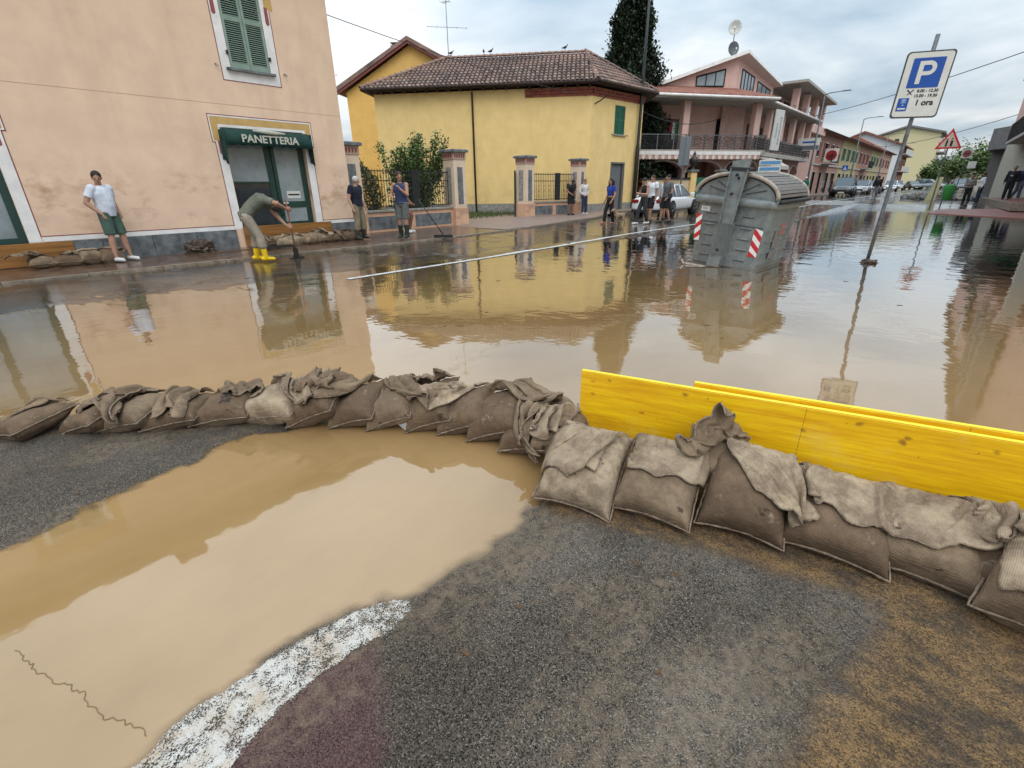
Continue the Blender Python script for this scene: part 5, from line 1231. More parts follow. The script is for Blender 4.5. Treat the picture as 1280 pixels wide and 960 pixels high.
# loggia further along on the upper floor
for x in (13.2, 17.2, 20.9, 24.6): onB(MB().bbox(x-.28, x+.28, .2, .75, 6.9, 9.3, .03)).build('loggia_column', MT['rose_light'], RH)
onB(MB().box(12.2, 25, 2.6, 2.8, 6.9, 9.3)).build('wall', MT['rose_light'], RH)
for a in (13.8, 17.8): onB(MB().box(a, a+2.6, 2.5, 2.59, 7.3, 9.0)).build('door_glass', MT['glass_dark'], RH)
onB(MB().add([(11.8, -.6, 9.55), (25.6, -.6, 9.15), (25.6, 3.4, 9.2), (11.8, 3.4, 9.6), (11.8, -.6, 9.75), (25.6, -.6, 9.35), (25.6, 3.4, 9.4), (11.8, 3.4, 9.8)], [(0, 1, 2, 3), (4, 5, 6, 7), (0, 1, 5, 4), (1, 2, 6, 5), (2, 3, 7, 6), (3, 0, 4, 7)])).build('loggia_roof', MT['concrete'], RH)
for zq in (7.3, 7.6, 7.9): onB(MB().box(12.2, 25, .3, .34, zq, zq+.04)).build('loggia_rail', MT['black_metal'], RH)
onB(MB().box(17.0, 25, -.2, 3, 6.2, 6.9)).build('parapet', MT['rose_light'], RH); onB(MB().box(17.2, 25, .3, 3, .0, 6.2)).build('wall', MT['rose_plaster'], RH)
# satellite dishes on the roof
def dish(label, loc, rz, r=.5, m='sign_white'):
    o = thing('satellite_dish', label, 'satellite dish', loc, rz, 'satellite dishes on the rose house roof')
    d = MB(); n_ = 16; V = []; F = []
    for j in range(5):
        rr = r*j/4
        for i in range(n_): a = 2*math.pi*i/n_; V.append((rr*math.cos(a)*.95, .22*(rr/r)**2*-1, rr*math.sin(a)))
    for j in range(4):
        for i in range(n_): F.append((j*n_+i, j*n_+(i+1) % n_, (j+1)*n_+(i+1) % n_, (j+1)*n_+i))
    q = d.add(V, F).build('reflector', MT[m], o, True); so = q.modifiers.new('s', 'SOLIDIFY'); so.thickness = .02
    MB().tube([(0, .05, -.3), (0, -.55, -.1)], .02, 5).build('feed_arm', MT['grey_metal'], o); MB().ball((0, -.6, -.08), .06).build('receiver', MT['white'], o)
    return o
mast = locm = None
mp_ = RHm @ Vector((1.6, 5.2, 9.9)); mo = thing('dish_mast', 'thin mast carrying two satellite dishes on the rose house roof', 'mast', mp_)
MB().cone((0, 0, 0), (0, 0, 2.9), .04, .035, 8).build('mast_tube', MT['grey_metal'], mo)
dish('upper pale satellite dish on the rooftop mast', mp_+Vector((.05, -.12, 2.7)), .25, .5)
dish('lower dark satellite dish on the rooftop mast, below the pale one', mp_+Vector((0, -.1, 1.35)), .9, .48, 'galv')
# hanging sign banner on the balcony and small signs
ban = thing('shop_banner', 'white vertical banner sign hanging on the balcony corner of the rose house', 'sign', mat4=RHm @ Matrix.Translation((.95, -1.45, 4.0)) @ Matrix.Rotation(R(24), 4, 'Z'))
MB().bbox(-.1, 1.15, -.05, .05, -.3, 2.25, .01).build('banner_panel', MT['sign_white'], ban)
VT = FACE @ Matrix.Rotation(R(90), 4, 'Z')
text('lettering', 'RISTORANTE', .30, flat('sign_blue_grey', (.12, .2, .3)), ban, Matrix.Translation((.78, -.055, .95)) @ VT, .003)
text('lettering', 'PIZZERIA', .24, flat('sign_blue_grey', (.12, .2, .3)), ban, Matrix.Translation((.30, -.055, .95)) @ VT, .003)
bs = thing('shop_sign', 'small white and blue shop sign on the corner of the rose house', 'sign', (-11.6, 54.6, 4.3), R(90))
bs.rotation_euler = (0, 0, R(15)); MB().bbox(-.9, .9, -.05, .05, 0, 1.0, .01).build('sign_panel', MT['sign_white'], bs)
MB().box(-.85, .85, -.056, -.05, .05, .4).build('sign_band', MT['galv'], bs); MB().box(-.5, .5, -.056, -.05, .6, .75).build('sign_line', MT['blue_sign'], bs)
# yellow garden wall, green gate and finials in front of the rose house
gw = thing('garden_wall', 'low cream and yellow garden wall with dark coping before the rose house', 'wall', mat4=Matrix.Translation((-15.4, 30.6, .15)) @ Matrix.Rotation(math.atan2(.835, .55), 4, 'Z'))
for a, b in ((0, 3.2), (5.7, 9.4)):
    MB().box(a, b, -.1, .1, 0, 1.65).build('wall_panel', flat('cream_wall', (.62, .50, .33)), gw); MB().box(a, b, -.17, .17, 1.65, 1.75).build('coping', MT['black_metal'], gw)
for x in (3.35, 5.5, 9.6):
    MB().bbox(x-.22, x+.22, -.22, .22, 0, 2.1, .02).build('pier', MT['yellow_plaster'], gw); MB().bbox(x-.3, x+.3, -.3, .3, 2.1, 2.22, .03).build('pier_cap', MT['stone_grey'], gw)
MB().bbox(3.6, 5.3, -.03, .03, .05, 1.75, .005).build('gate_sheet', MT['shutter_dark'], gw)
fin = thing('finial_urn', 'dark urn finial standing on the yellow garden pier', 'urn', gw.matrix_world @ Vector((3.35, 0, 2.37)) if False else (Matrix.Translation((-15.4, 30.6, .15)) @ Matrix.Rotation(math.atan2(.835, .55), 4, 'Z')) @ Vector((3.35, 0, 2.22)))
ur = MB(); prof = [(.16, 0), (.10, .08), (.07, .18), (.20, .35), (.26, .55), (.20, .72), (.08, .82), (.10, .95), (.02, 1.1)]
ur.loft([[Vector((r*math.cos(a), r*math.sin(a), z)) for a in np.linspace(0, 2*math.pi, 13)[:-1]] for r, z in prof]).build('urn_body', MT['black_metal'], fin, True)

# ---------------------------------------------------------------- row of street houses beyond
def row_house(name, label, Y0, Y1, X, ez, m, wins, doors, shut='shutter_green', roofm='tile_far', band=True, balc=None, depth=9, rise=1.9, glow=None, group=None, cat='house'):
    o = thing(name, label, cat, (X, Y0, .2), R(90), group); L_ = Y1-Y0
    H_ = []
    for (x, w_) in wins: H_.append((x, x+w_, 4.1, 5.6))
    for (x, w_) in doors: H_.append((x, x+w_, 0.1, 2.5))
    mb = MB().wall(0, L_, 0, ez, H_, 0, .3); mb.box(0, .3, .3, depth, 0, ez); mb.box(L_-.3, L_, .3, depth, 0, ez); mb.box(.3, L_-.3, depth-.3, depth, 0, ez)
    mb.build('wall', MT[m] if isinstance(m, str) else m, o)
    for (x, w_) in wins:
        f = MB().box(x-.08, x, -.03, .1, 4.02, 5.68).box(x+w_, x+w_+.08, -.03, .1, 4.02, 5.68).box(x, x+w_, -.028, .1, 5.6, 5.68).box(x, x+w_, -.05, .1, 4.02, 4.1).build('window', MT['white_paint'], o)
        MB().box(x, x+w_, .12, .14, 4.1, 5.6).build('pane', MT['glass_dark'], f)
        for a in (x-.55, x+w_+.02): MB().box(a, a+.53, -.06, -.031, 4.06, 5.62).build('shutter', MT[shut], o)
    for (x, w_) in doors:
        f = MB().box(x-.1, x, -.02, .1, 0, 2.6).box(x+w_, x+w_+.1, -.02, .1, 0, 2.6).box(x, x+w_, -.018, .1, 2.5, 2.6).build('shop_front', MT['concrete'], o)
        MB().box(x, x+w_, .1, .12, .1, 2.5).build('pane', MT['glass_dark'], f)
    if band: MB().box(-.02, L_+.02, -.14, 0, 3.2, 3.36).build('string_course', MT['concrete'], o)
    MB().prism([(-.7, ez-.12), (-.7, ez+.02), (depth/2, ez+rise), (depth+.5, ez+.02), (depth+.5, ez-.12)], -.1, L_+.1, 'x').build('roof', MT[roofm], o)
    MB().tube([(-.1, -.76, ez-.02), (L_+.1, -.76, ez-.02)], .08, 6).build('gutter', MT['eave_dark'], o)
    if balc:
        a, b = balc; MB().box(a, b, -1.1, 0, 3.37, 3.5).build('balcony_slab', MT['concrete'], o)
        rr = MB()
        for k in range(int((b-a)/.12)+1): rr.box(a+k*.12, a+k*.12+.025, -1.08, -1.05, 3.5, 4.45)
        rr.box(a, b, -1.1, -1.04, 4.45, 4.5); rr.build('balcony_railing', MT['black_metal'], o, kind='stuff')
    return o
FM = flat('ochre_green_wall', (.40, .34, .16)); FB = flat('brown_rose_wall', (.36, .19, .14)); FP = flat('peach_wall', (.50, .30, .21)); FC = flat('cream_far', (.55, .49, .37))
MT['olive_wall'] = FM; MT['brownrose'] = FB; MT['peach_wall'] = FP; MT['cream_far'] = FC
row_house('row_house', 'brick rose row house with small balcony and white roller blind, first beyond the balconied house', 64.5, 80.6, -13.1, 6.6, 'brownrose', [(1.6, 1.3), (5.4, 1.6), (9.5, 1.2), (13, 1.1)], [(1, 2), (5, 1.4), (8.2, 2.6), (12.4, 2.4)], 'line_brown', balc=(4.4, 9), group='terraced houses along the far pavement')
row_house('row_house', 'ochre green row house with tall shutters, second beyond the balconied house', 80.7, 95.5, -13.1, 6.7, 'olive_wall', [(1.5, 1.3), (5.2, 1.3), (9, 1.3), (12, 1.2)], [(1, 2), (4.5, 1.5), (7.5, 1.5), (10.5, 2.5)], 'shutter_dark', group='terraced houses along the far pavement')
row_house('row_house', 'brick brown row house with dark balcony above an arched doorway', 95.6, 108.4, -13.1, 6.7, 'brownrose', [(1.5, 1.3), (5.2, 1.3), (9, 1.3)], [(1, 2), (5, 3.2), (10, 1.5)], 'line_brown', balc=(3.5, 9), group='terraced houses along the far pavement')
row_house('row_house', 'olive row house with dark green shutters, fourth of the terrace', 108.5, 121, -13.1, 6.7, 'olive_wall', [(1.5, 1.3), (5.2, 1.3), (9, 1.3)], [(1, 2), (5, 1.5), (8.5, 2.5)], 'shutter_dark', group='terraced houses along the far pavement')
row_house('row_house', 'red brown house with broad tiled roof, last of the terrace before the white gable', 121.1, 140, -13.1, 6.9, 'peach_wall', [(1.5, 1.3), (6, 1.3), (11, 1.3), (15, 1.3)], [(1, 2), (6, 2.4), (12, 2.5)], 'line_brown', rise=2.8, group='terraced houses along the far pavement')
# white gabled block with brick loggias, and the tall yellow block of flats
WB = thing('white_block', 'white gabled block with red brick balcony side beyond the terrace', 'building', (-12.9, 150, .3), R(90))
MB().prism([(0, 0), (15, 0), (15, 9.2), (7.5, 12.2), (0, 9.2)], -0.0, 22, 'x').build('wall', flat('white_render', (.72, .74, .76)), WB)
MB().prism([(-1, 8.9), (-1, 9.2), (7.5, 12.6), (16, 9.2), (16, 8.9), (7.5, 12.2)], -.8, 22.8, 'x').build('roof', MT['tile_far'], WB)
MB().box(.6, 22, -.06, 0, 1, 9).build('brick_side', MT['brick_red'], WB)
for zq in (3.6, 7.2): 
    MB().box(.4, 21, -1.3, -.06, zq, zq+.2).build('balcony_slab', MT['concrete'], WB)
    for k in range(3): MB().box(.4+k*7, 6.4+k*7, -1.3, -1.24, zq+.2, zq+1.2).build('balcony_front', MT['sign_white'], WB)
for zq in (1.4, 4.9):
    for k in range(4): MB().box(2+k*5, 3.6+k*5, -.08, -.06, zq, zq+1.6).build('window', MT['glass_dark'], WB)
YB = thing('flats_tower', 'tall pale yellow block of flats with stacked balconies at the end of the street', 'building', (-10.5, 250, .3), R(90))
MB().prism([(0, 0), (20, 0), (20, 17.5), (10, 20.5), (0, 18)], 0, 26, 'x').build('wall', flat('pale_yellow', (.72, .64, .38)), YB)
MB().prism([(-1.2, 17.8), (-1.2, 18.4), (10, 21.3), (21.2, 17.9), (21.2, 17.3), (10, 20.6)], -1, 27, 'x').build('roof', MT['concrete_d'], YB)
for f_ in range(5):
    z = 2.2+f_*3.1
    MB().box(1, 25, -2.2, 0, z, z+.3).build('balcony_slab', MT['concrete'], YB)
    for k in range(3): MB().box(1+k*8, 7.5+k*8, -2.2, -2.1, z+.3, z+1.3).build('balcony_front', flat('balcony_grey', (.30, .28, .25)), YB)
    for k in range(3): MB().box(2+k*8, 6.0+k*8, -.06, 0, z+.4, z+2.6).build('window', MT['glass_dark'], YB)
    if f_ in (4, 2): MB().box(-.05, 0, 12, 13.4, z+.8, z+2.2).build('window', MT['glass_dark'], YB)
# further buildings and trees where the street ends
def far_block(label, x0, x1, y0, y1, h, m, roof='tile_far'):
    o = thing('far_house', label, 'house', ((x0+x1)/2, y0, .3)); hw = (x1-x0)/2
    MB().box(-hw, hw, 0, y1-y0, 0, h).build('wall', MT[m] if isinstance(m, str) else m, o)
    MB().prism([(-.6, h), (-.6, h+.15), ((y1-y0)/2, h+2.2), (y1-y0+.6, h+.15), (y1-y0+.6, h)], -hw-.5, hw+.5, 'x').build('roof', MT[roof], o)
    k = 0; x = -hw+1
    while x < hw-1.5:
        for z in np.arange(1.2, h-1.6, 3.1): MB().box(x, x+1.1, -.05, 0, z, z+1.4).build('window', MT['glass_dark'], o)
        x += 3
    return o
far_block('grey brown house low at the street end, before the wooded hill', -11, -2, 330, 345, 9, 'concrete_d')
far_block('pale house with red roof far along the street, right of the flats', -4, 9, 300, 315, 7.5, 'cream_far')
far_block('white distant house behind the street trees', 6, 20, 260, 275, 10, 'sign_white', 'tile_far')
hill = MB(); V = []; F = []; nxh, nyh = 60, 8
for j in range(nyh+1):
    for i in range(nxh+1):
        x = -700+1500*i/nxh; V.append((x, 640+60*j, -1+ (26+16*noise.noise(Vector((x*.006, 0, 0)))+3*noise.noise(Vector((x*.05, j*.8, 0))))*math.sin(math.pi*.5*min(1, j/5))))
for j in range(nyh):
    for i in range(nxh): q = j*(nxh+1)+i; F.append((q, q+1, q+nxh+2, q+nxh+1))
hill.add(V, F).build('hill', mat('wooded_hill', (.10, .14, .10), .9, .4, .03, 0, col2=(.05, .08, .06)), None, True, 'structure')
rg = random.Random(31)
def round_tree(label, loc, h, r, n_=900, leaf=.3, m='leafy', name='street_tree', group=None):
    pts = []
    cl = [(rg.uniform(-.5, .5)*r, rg.uniform(-.5, .5)*r, h*.62+rg.uniform(-.28, .3)*h*.6, r*rg.uniform(.45, .7)) for _ in range(9)]
    for k in range(n_):
        c = rg.choice(cl); d = Vector((rg.gauss(0, 1), rg.gauss(0, 1), rg.gauss(0, 1))).normalized()*c[3]*rg.random()**.35; pts.append(Vector(c[:3])+d)
    return tree(name, label, 'tree', loc, ([(0, 0, 0), (.1, 0, h*.5)], [.16*h/8, .08*h/8]), pts, leaf, MT[m], rg, 3, .5, .3, group)
for i, (lb, loc, h, r) in enumerate([
 ('small dark street tree under the yellow flats', (-6.6, 170, .3), 5, 2.6), ('dark round tree left of the far crossing signs', (-2.6, 150, .3), 6.5, 3.4),
 ('broad dark green tree at the end of the street, behind the warning sign', (-1.0, 190, .3), 11, 5.5), ('green tree beside the grey canopy', (2.6, 120, .3), 7, 3.4), ('large tree behind the grey canopy', (4.2, 100, .3), 7.5, 3.4), ('distant tree in the gap between houses', (-6.5, 215, .3), 8, 4)]):
    round_tree(lb, loc, h, r, 900, .42)
round_tree('dark pine crown behind the pale building on the right', (5.6, 66, .3), 11.5, 2.7, 1800, .22, 'conifer', 'pine_tree')

# ---------------------------------------------------------------- right side: red paving, platform, pale building
mb = MB(); P_ = [(-.95, 31.5), (3.6, 27), (6, 27), (6, 60), (1.6, 60), (-.2, 46)]
PZ = lambda y: .03 if y < 32 else .16
mb.add([(x, y, PZ(y)) for x, y in P_], [tuple(range(len(P_)))]); mb.add([(x, y, -.1) for x, y in P_], [tuple(range(len(P_)))])
for i in range(len(P_)): a, b = P_[i], P_[(i+1) % len(P_)]; mb.add([(a[0], a[1], -.1), (b[0], b[1], -.1), (b[0], b[1], PZ(b[1])), (a[0], a[1], PZ(a[1]))], [(0, 1, 2, 3)])
MT['brick_paving'] = mat('red_brick_paving', (.24, .10, .085), .5, .3, 11, .3, 30, col2=(.15, .065, .055))
mb.build('pavement', MT['brick_paving'], kind='structure')
pl = thing('raised_platform', 'raised brick paved platform with pale stone edge before the pale building', 'platform', (0, 0, 0))
MB().prism([(1.95, 33.2), (9, 29), (9, 47), (1.15, 45.5)], .10, .44, 'z').build('platform_top', MT['brick_paving'], pl)
MB().prism([(1.90, 33.0), (2.02, 33.2), (1.22, 45.6), (1.05, 45.6)], .12, .462, 'z').build('edge_stone', MT['kerb'], pl); MB().prism([(1.90, 33.0), (9, 28.8), (9, 29), (2.02, 33.18)], .12, .461, 'z').build('edge_stone', MT['kerb'], pl)
RB = thing('pale_building', 'pale rendered building with balconies and green awning at the right edge', 'building', (0, 0, .2))
PW = flat('pale_render', (.46, .44, .38)); MT['pale_render'] = PW
# ground-floor wall, stepping towards the street with distance
MB().prism([(1.75, 52), (2.3, 50), (6.4, 38), (14, 30), (14, 60), (1.75, 60)], 0, 3.7, 'z').build('wall', PW, RB)
MB().prism([(1.95, 50.6), (2.35, 37), (2.6, 30), (3.5, 21), (14, 21), (14, 60), (1.95, 60)], 3.7, 8.7, 'z').build('upper_wall', MT['rose_light'], RB)
MB().prism([(1.6, 52), (1.95, 37), (2.2, 28), (3.1, 20), (15, 20), (15, 61), (1.6, 61)], 8.7, 9.0, 'z').build('roof_slab', MT['concrete'], RB)
MB().prism([(1.5, 50), (1.95, 36), (3.5, 36), (3.5, 50)], 3.55, 3.72, 'z').build('balcony_slab', MT['concrete'], RB)
rr = MB()
for k in range(60):
    u = k/59; x = 1.52+.45*u; y = 50-14*u; rr.box(x, x+.03, y, y+.03, 3.72, 4.75)
rr.prism([(1.5, 50), (1.95, 36), (2.0, 36), (1.55, 50)], 4.72, 4.78, 'z'); rr.build('balcony_railing', MT['black_metal'], RB, kind='stuff')
for x, y in ((2.4, 27), (2.9, 24.5), (3.1, 22.4)): MB().box(x, x+.5, y, y+.5, 0, 3.7).build('pier', PW, RB)
sgn = thing('facade_sign', 'white sign board on the upper front of the pale building, seen mirrored in the water', 'sign', (2.05, 38.5, 6.3), R(-91.5))
MB().bbox(-5.0, 2.2, -.14, -.02, -.55, 1.15, .02).build('sign_panel', MT['sign_white'], sgn)
text('lettering', 'C  CENTI', .75, MT['black_print'], sgn, Matrix.Translation((-1.4, -.145, .55)) @ FACE, .004); text('lettering', 'ASSICURAZIONI', .42, MT['black_print'], sgn, Matrix.Translation((-1.4, -.145, -.2)) @ FACE, .004)
for (a, b) in ((34.5, 33.1), (31.5, 30.4), (28.5, 27.2)): MB().box(2.2, 2.7, b, a, 4.2, 8.0).build('window_shutter', MT['concrete_d'], RB)
NB_ = thing('near_building', 'cream and brown fronted building outside the right edge, seen only mirrored', 'building', (0, 0, .1))
MB().box(5.0, 15, 12, 20, 0, 9.5).build('wall', MT['yellow_plaster'], NB_); MB().box(4.5, 15.5, 11.5, 20.5, 9.5, 9.8).build('roof', MT['tile_far'], NB_)
for y in (12.5, 14.5, 16.5, 18.5): MB().box(4.8, 5.0, y, y+.5, 0, 9.4).build('pilaster', PW, NB_); MB().box(4.95, 5.0, y+.7, y+1.6, 4.4, 6.6).build('window', MT['glass_dark'], NB_)
GA = thing('green_awning', 'green shop awning on the pale wall at the right edge', 'awning', (3.9, 43.6, 2.75), R(-62))
o = MB().add([(-1.6, 0, .9), (1.6, 0, .9), (1.6, -.9, .3), (-1.6, -.9, .3), (1.6, -.92, .0), (-1.6, -.92, .0)], [(0, 1, 2, 3), (3, 2, 4, 5)]).build('awning_cloth', flat('awning_bright', (.02, .16, .09)), GA); so = o.modifiers.new('s', 'SOLIDIFY'); so.thickness = .02
CP = thing('grey_canopy', 'grey concrete canopy block on dark pillars beside the pale building', 'canopy', (0, 0, .2))
MB().prism([(.75, 56), (2.4, 52.5), (6, 60), (2.5, 66)], 3.5, 5.0, 'z').build('fascia', MT['concrete_d'], CP)
MB().prism([(1.1, 57), (2.3, 54.5), (5, 60), (2.5, 64)], 0, 3.5, 'z').build('dark_wall', flat('dim_wall', (.12, .12, .115)), CP)
# ---------------------------------------------------------------- parked and passing cars
def car(label, loc, rz, col, L_=4.4, W_=1.78, H_=1.45, kind='sedan', detail=True, group='cars along the street', open_boot=False, dark=False):
    o = thing('parked_car', label, 'car', loc, rz, group)
    pm_ = mat('car_paint', col, .22, .04, 5, 0, spec=.6, coat=.6)
    hb = {'sedan': .66, 'suv': .60, 'hatch': .64}[kind]*H_
    # x from rear (-L/2) to front (L/2)
    if kind == 'suv': st = [(-.5, .60, .90), (-.47, .92, 1), (-.3, .98, 1), (0, .98, 1), (.22, .98, .99), (.40, .90, .97), (.475, .80, .90), (.5, .55, .80)]
    else: st = [(-.5, .62, .86), (-.475, .95, .96), (-.3, 1.0, 1), (0, .99, 1), (.2, .97, .99), (.38, .86, .96), (.47, .74, .88), (.5, .50, .76)]
    rings = []; zb = .20 if kind != 'suv' else .28
    for fx, fz, fw in st:
        x = fx*L_; w = W_/2*fw; zt = hb*fz; zb_ = zb+.10*abs(fx)**4*8
        rings.append([Vector((x, -w*.92, zb_)), Vector((x, -w, zb_+.15)), Vector((x, -w*1.0, zt*.72)), Vector((x, -w*.95, zt*.93)), Vector((x, -w*.80, zt)), Vector((x, 0, zt+.025)), Vector((x, w*.80, zt)), Vector((x, w*.95, zt*.93)), Vector((x, w*1.0, zt*.72)), Vector((x, w, zb_+.15)), Vector((x, w*.92, zb_))])
    b = MB().loft(rings).build('car_body', pm_, o, True)
    mo = b.modifiers.new('sub', 'SUBSURF'); mo.levels = mo.render_levels = 1
    # cabin glass, roof and pillars
    if kind == 'sedan': cab = [(-.40, 1.0, .0), (-.22, .80, 1), (.02, .82, 1), (.24, 1.0, 0)]
    elif kind == 'suv': cab = [(-.485, 1.0, .05), (-.42, .84, 1), (.02, .86, 1), (.24, 1.0, 0)]
    else: cab = [(-.48, 1.0, .05), (-.38, .82, 1), (.02, .84, 1), (.25, 1.0, 0)]
    wt, wb = W_/2*.74, W_/2*.92; zr = H_; zb2 = hb*.96
    xs_ = [c[0]*L_ for c in cab]
    G_ = [(xs_[0], wb*.9, zb2), (xs_[1], wt*.92, zr-.03), (xs_[2], wt, zr-.02), (xs_[3], wb*.92, zb2)]
    gl = MB(); V = []
    for x, w, z in G_: V += [(x, -w, z), (x, w, z)]
    mid = [(xs_[0]*.5+xs_[3]*.5, wb, zb2)]
    V += [((xs_[1]+xs_[2])/2, -wb, zb2), ((xs_[1]+xs_[2])/2, wb, zb2)]
    gl.add(V, [(0, 1, 3, 2), (2, 3, 5, 4), (4, 5, 7, 6), (0, 2, 4, 6, 8), (1, 3, 5, 7, 9)]); gl.build('windows', MT['glass_dark'] if dark else flat('car_glass', (.05, .07, .08), .05), o)
    MT['car_glass'].node_tree.nodes['Principled BSDF'].inputs['Specular IOR Level'].default_value = .9
    rp = MB().add([(xs_[1]-.02, -wt*.94, zr-.02), (xs_[1]-.02, wt*.94, zr-.02), (xs_[2]+.02, wt, zr-.01), (xs_[2]+.02, -wt, zr-.01), (xs_[1]*.5+xs_[2]*.5, -wt*.7, zr+.03), (xs_[1]*.5+xs_[2]*.5, wt*.7, zr+.03)], [(0, 1, 5, 4), (1, 2, 5), (2, 3, 4, 5), (3, 0, 4)])
    for s in (-1, 1):
        rp.tube([(xs_[0], s*wb*.9, zb2), (xs_[1], s*wt*.93, zr-.03), (xs_[2], s*wt, zr-.02), (xs_[3], s*wb*.92, zb2)], .035, 6)
        for f_ in (.36, .68): 
            xq = xs_[1]*(1-f_)+xs_[2]*f_ if f_ > .5 else xs_[1]*.9+xs_[2]*.1
            rp.tube([(xq, s*wt, zr-.03), (xq+.0, s*wb, zb2)], .03, 5)
    rp.build('roof', pm_, o, True)
    wr = .33 if kind != 'suv' else .37
    for xw in (-.30, .315):
        for s in (-1, 1):
            arch_ = MB().cone((xw*L_, s*(W_/2-.20), wr), (xw*L_, s*(W_/2+.006), wr), wr+.07, wr+.07, 20).build('wheel_arch', MT['dark'], o)
            w_ = bpy.data.objects.new('wheel', None); COL.objects.link(w_); w_.parent = o; w_.location = (xw*L_, s*(W_/2-.08), wr)
            ty = MB(); 
            ty.loft([[Vector((r*math.cos(a), y, r*math.sin(a))) for a in np.linspace(0, 2*math.pi, 25)[:-1]] for y, r in ((-.11, wr*.72), (-.10, wr*.97), (-.05, wr), (.05, wr), (.10, wr*.97), (.11, wr*.72))]).build('tyre', MT['tyre'], w_, True)
            rm = MB().cone((0, s*.112, 0), (0, s*.118, 0), wr*.66, wr*.64, 18)
            for k in range(5): a = k*2*math.pi/5; rm.cone((0, s*.12, 0), (wr*.6*math.cos(a), s*.125, wr*.6*math.sin(a)), .05, .035, 4)
            rm.build('rim', MT['rim'], w_)
    for s in (-1, 1):
        MB().bbox(L_*.435, L_*.485, s*W_*.30-.17, s*W_*.30+.17, hb*.66, hb*.80, .02).build('headlight', flat('lamp_glass', (.5, .52, .55), .1), o)
        MB().bbox(-L_*.503, -L_*.455, s*W_*.34-.17, s*W_*.34+.17, hb*.70, hb*.84, .02).build('tail_light', flat('tail_red', (.22, .01, .01), .2), o)
        MB().bbox(L_*.16, L_*.20, s*(W_/2+.06)-.09, s*(W_/2+.06)+.09, hb*.98, hb*.98+.13, .02).build('mirror', pm_, o)
    MB().bbox(L_*.485, L_*.502, -.38, .38, hb*.40, hb*.60, .01).build('grille', MT['dark'], o)
    MB().bbox(L_*.5, L_*.508, -.26, .26, hb*.30, hb*.42, .005).build('number_plate', MT['sign_white'], o)
    MB().bbox(-L_*.510, -L_*.49, -.26, .26, hb*.58, hb*.70, .005).build('number_plate', MT['sign_white'], o)
    MB().bbox(-L_*.500, -L_*.46, -W_*.44, W_*.44, .2, hb*.36, .03).build('bumper', MT['dark'], o)
    if open_boot:
        MB().box(-L_*.47, -L_*.40, -W_*.36, W_*.36, hb*.93, hb*1.0).build('boot_opening', MT['dark'], o)
    return o
WH = (.72, .73, .75)
car('white saloon parked by the kerb behind the three young walkers', (-11.15, 24.6, .04), R(92), WH, 4.7, 1.82, 1.42)
car('white tall car facing us, parked beyond the white saloon', (-10.2, 30.5, .08), R(-88), WH, 4.3, 1.84, 1.60, 'suv')
car('black off-road car parked facing us at the far kerb under the crossing sign', (-8.6, 58.5, .27), R(-86), (.02, .02, .022), 4.5, 1.86, 1.72, 'suv')
car('silver car parked just behind the black off-road car', (-8.7, 70, .28), R(-87), (.36, .38, .40), 4.3, 1.8, 1.5, 'hatch')
car('silver grey saloon, third in the far kerb line', (-8.6, 79, .28), R(-87), (.40, .41, .42), 4.4, 1.8, 1.45)
car('white estate car far along the street, left of the post reflection', (-8.4, 98, .3), R(-87), WH, 4.5, 1.8, 1.5, 'hatch')
car('pale grey car far along the kerb beyond the white estate', (-8.3, 108, .3), R(-87), (.5, .51, .52), 4.2, 1.75, 1.5, 'hatch')
car('dark green car turning at the far end of the street', (-7.2, 124, .3), R(-70), (.05, .09, .08), 4.4, 1.8, 1.45)
car('light blue grey van-like car crossing the far end of the street', (-5.0, 128, .3), R(-15), (.32, .38, .42), 4.8, 1.85, 1.75, 'suv')
car('dark car behind the low heap near the warning sign', (-.2, 84, .3), R(-85), (.03, .03, .035), 4.3, 1.8, 1.5, 'hatch')

# ---------------------------------------------------------------- the tilted waste container
base_c = Vector((-2.98, 9.90, -.14))
bm4 = Matrix.Translation(base_c) @ Matrix.Rotation(R(-4), 4, 'Z') @ Matrix.Rotation(R(5.5), 4, 'Y') @ Matrix.Rotation(R(1.0), 4, 'X')
BN = thing('waste_container', 'large dented grey metal waste container tilted in the flood water', 'waste container', mat4=bm4)
def rring(hx, hy, z, r=.10, n_=5, cx=0, cy=0):
    P = []
    for sx, sy, a0 in ((1, 1, 0), (-1, 1, 90), (-1, -1, 180), (1, -1, 270)):
        for k in range(n_): a = R(a0+90*k/(n_-1)); P.append(Vector((cx+sx*(hx-r)+r*math.cos(a), cy+sy*(hy-r)+r*math.sin(a), z)))
    return P
hx0, hy0, hx1, hy1 = .60, .66, .69, .75
zr_ = 1.31
lerp = lambda a, b, t_: a+(b-a)*t_
rings = [rring(hx0-.05, hy0-.05, 0, .12), rring(hx0, hy0, .05, .12)]
for k in range(1, 9): t_ = k/8; rings.append(rring(lerp(hx0, hx1-.03, t_), lerp(hy0, hy1-.03, t_), .05+(zr_-.10)*t_, .11))
m = MT['steel_dull']; t, n, l, p = nodes(m); src = p.inputs['Base Color'].links[0].from_socket
co = n.new('ShaderNodeTexCoord'); se = n.new('ShaderNodeSeparateXYZ'); l.new(co.outputs['Object'], se.inputs[0])
wz = M_('ADD', se.outputs[2], M_('MULTIPLY', noise_n(t, 7, 7, rough=.7), .35, tree=t), tree=t)
src = mixc(t, M_('MULTIPLY', ramp(t, wz, .22, .42, (1, 1, 1), (0, 0, 0)), .8, tree=t), src, (.22, .155, .085))
src = mixc(t, M_('MULTIPLY', ramp(t, noise_n(t, 3.5, 8, stretch=(1, 1, .15), w=2), .52, .7), .45, tree=t), src, (.13, .105, .08))
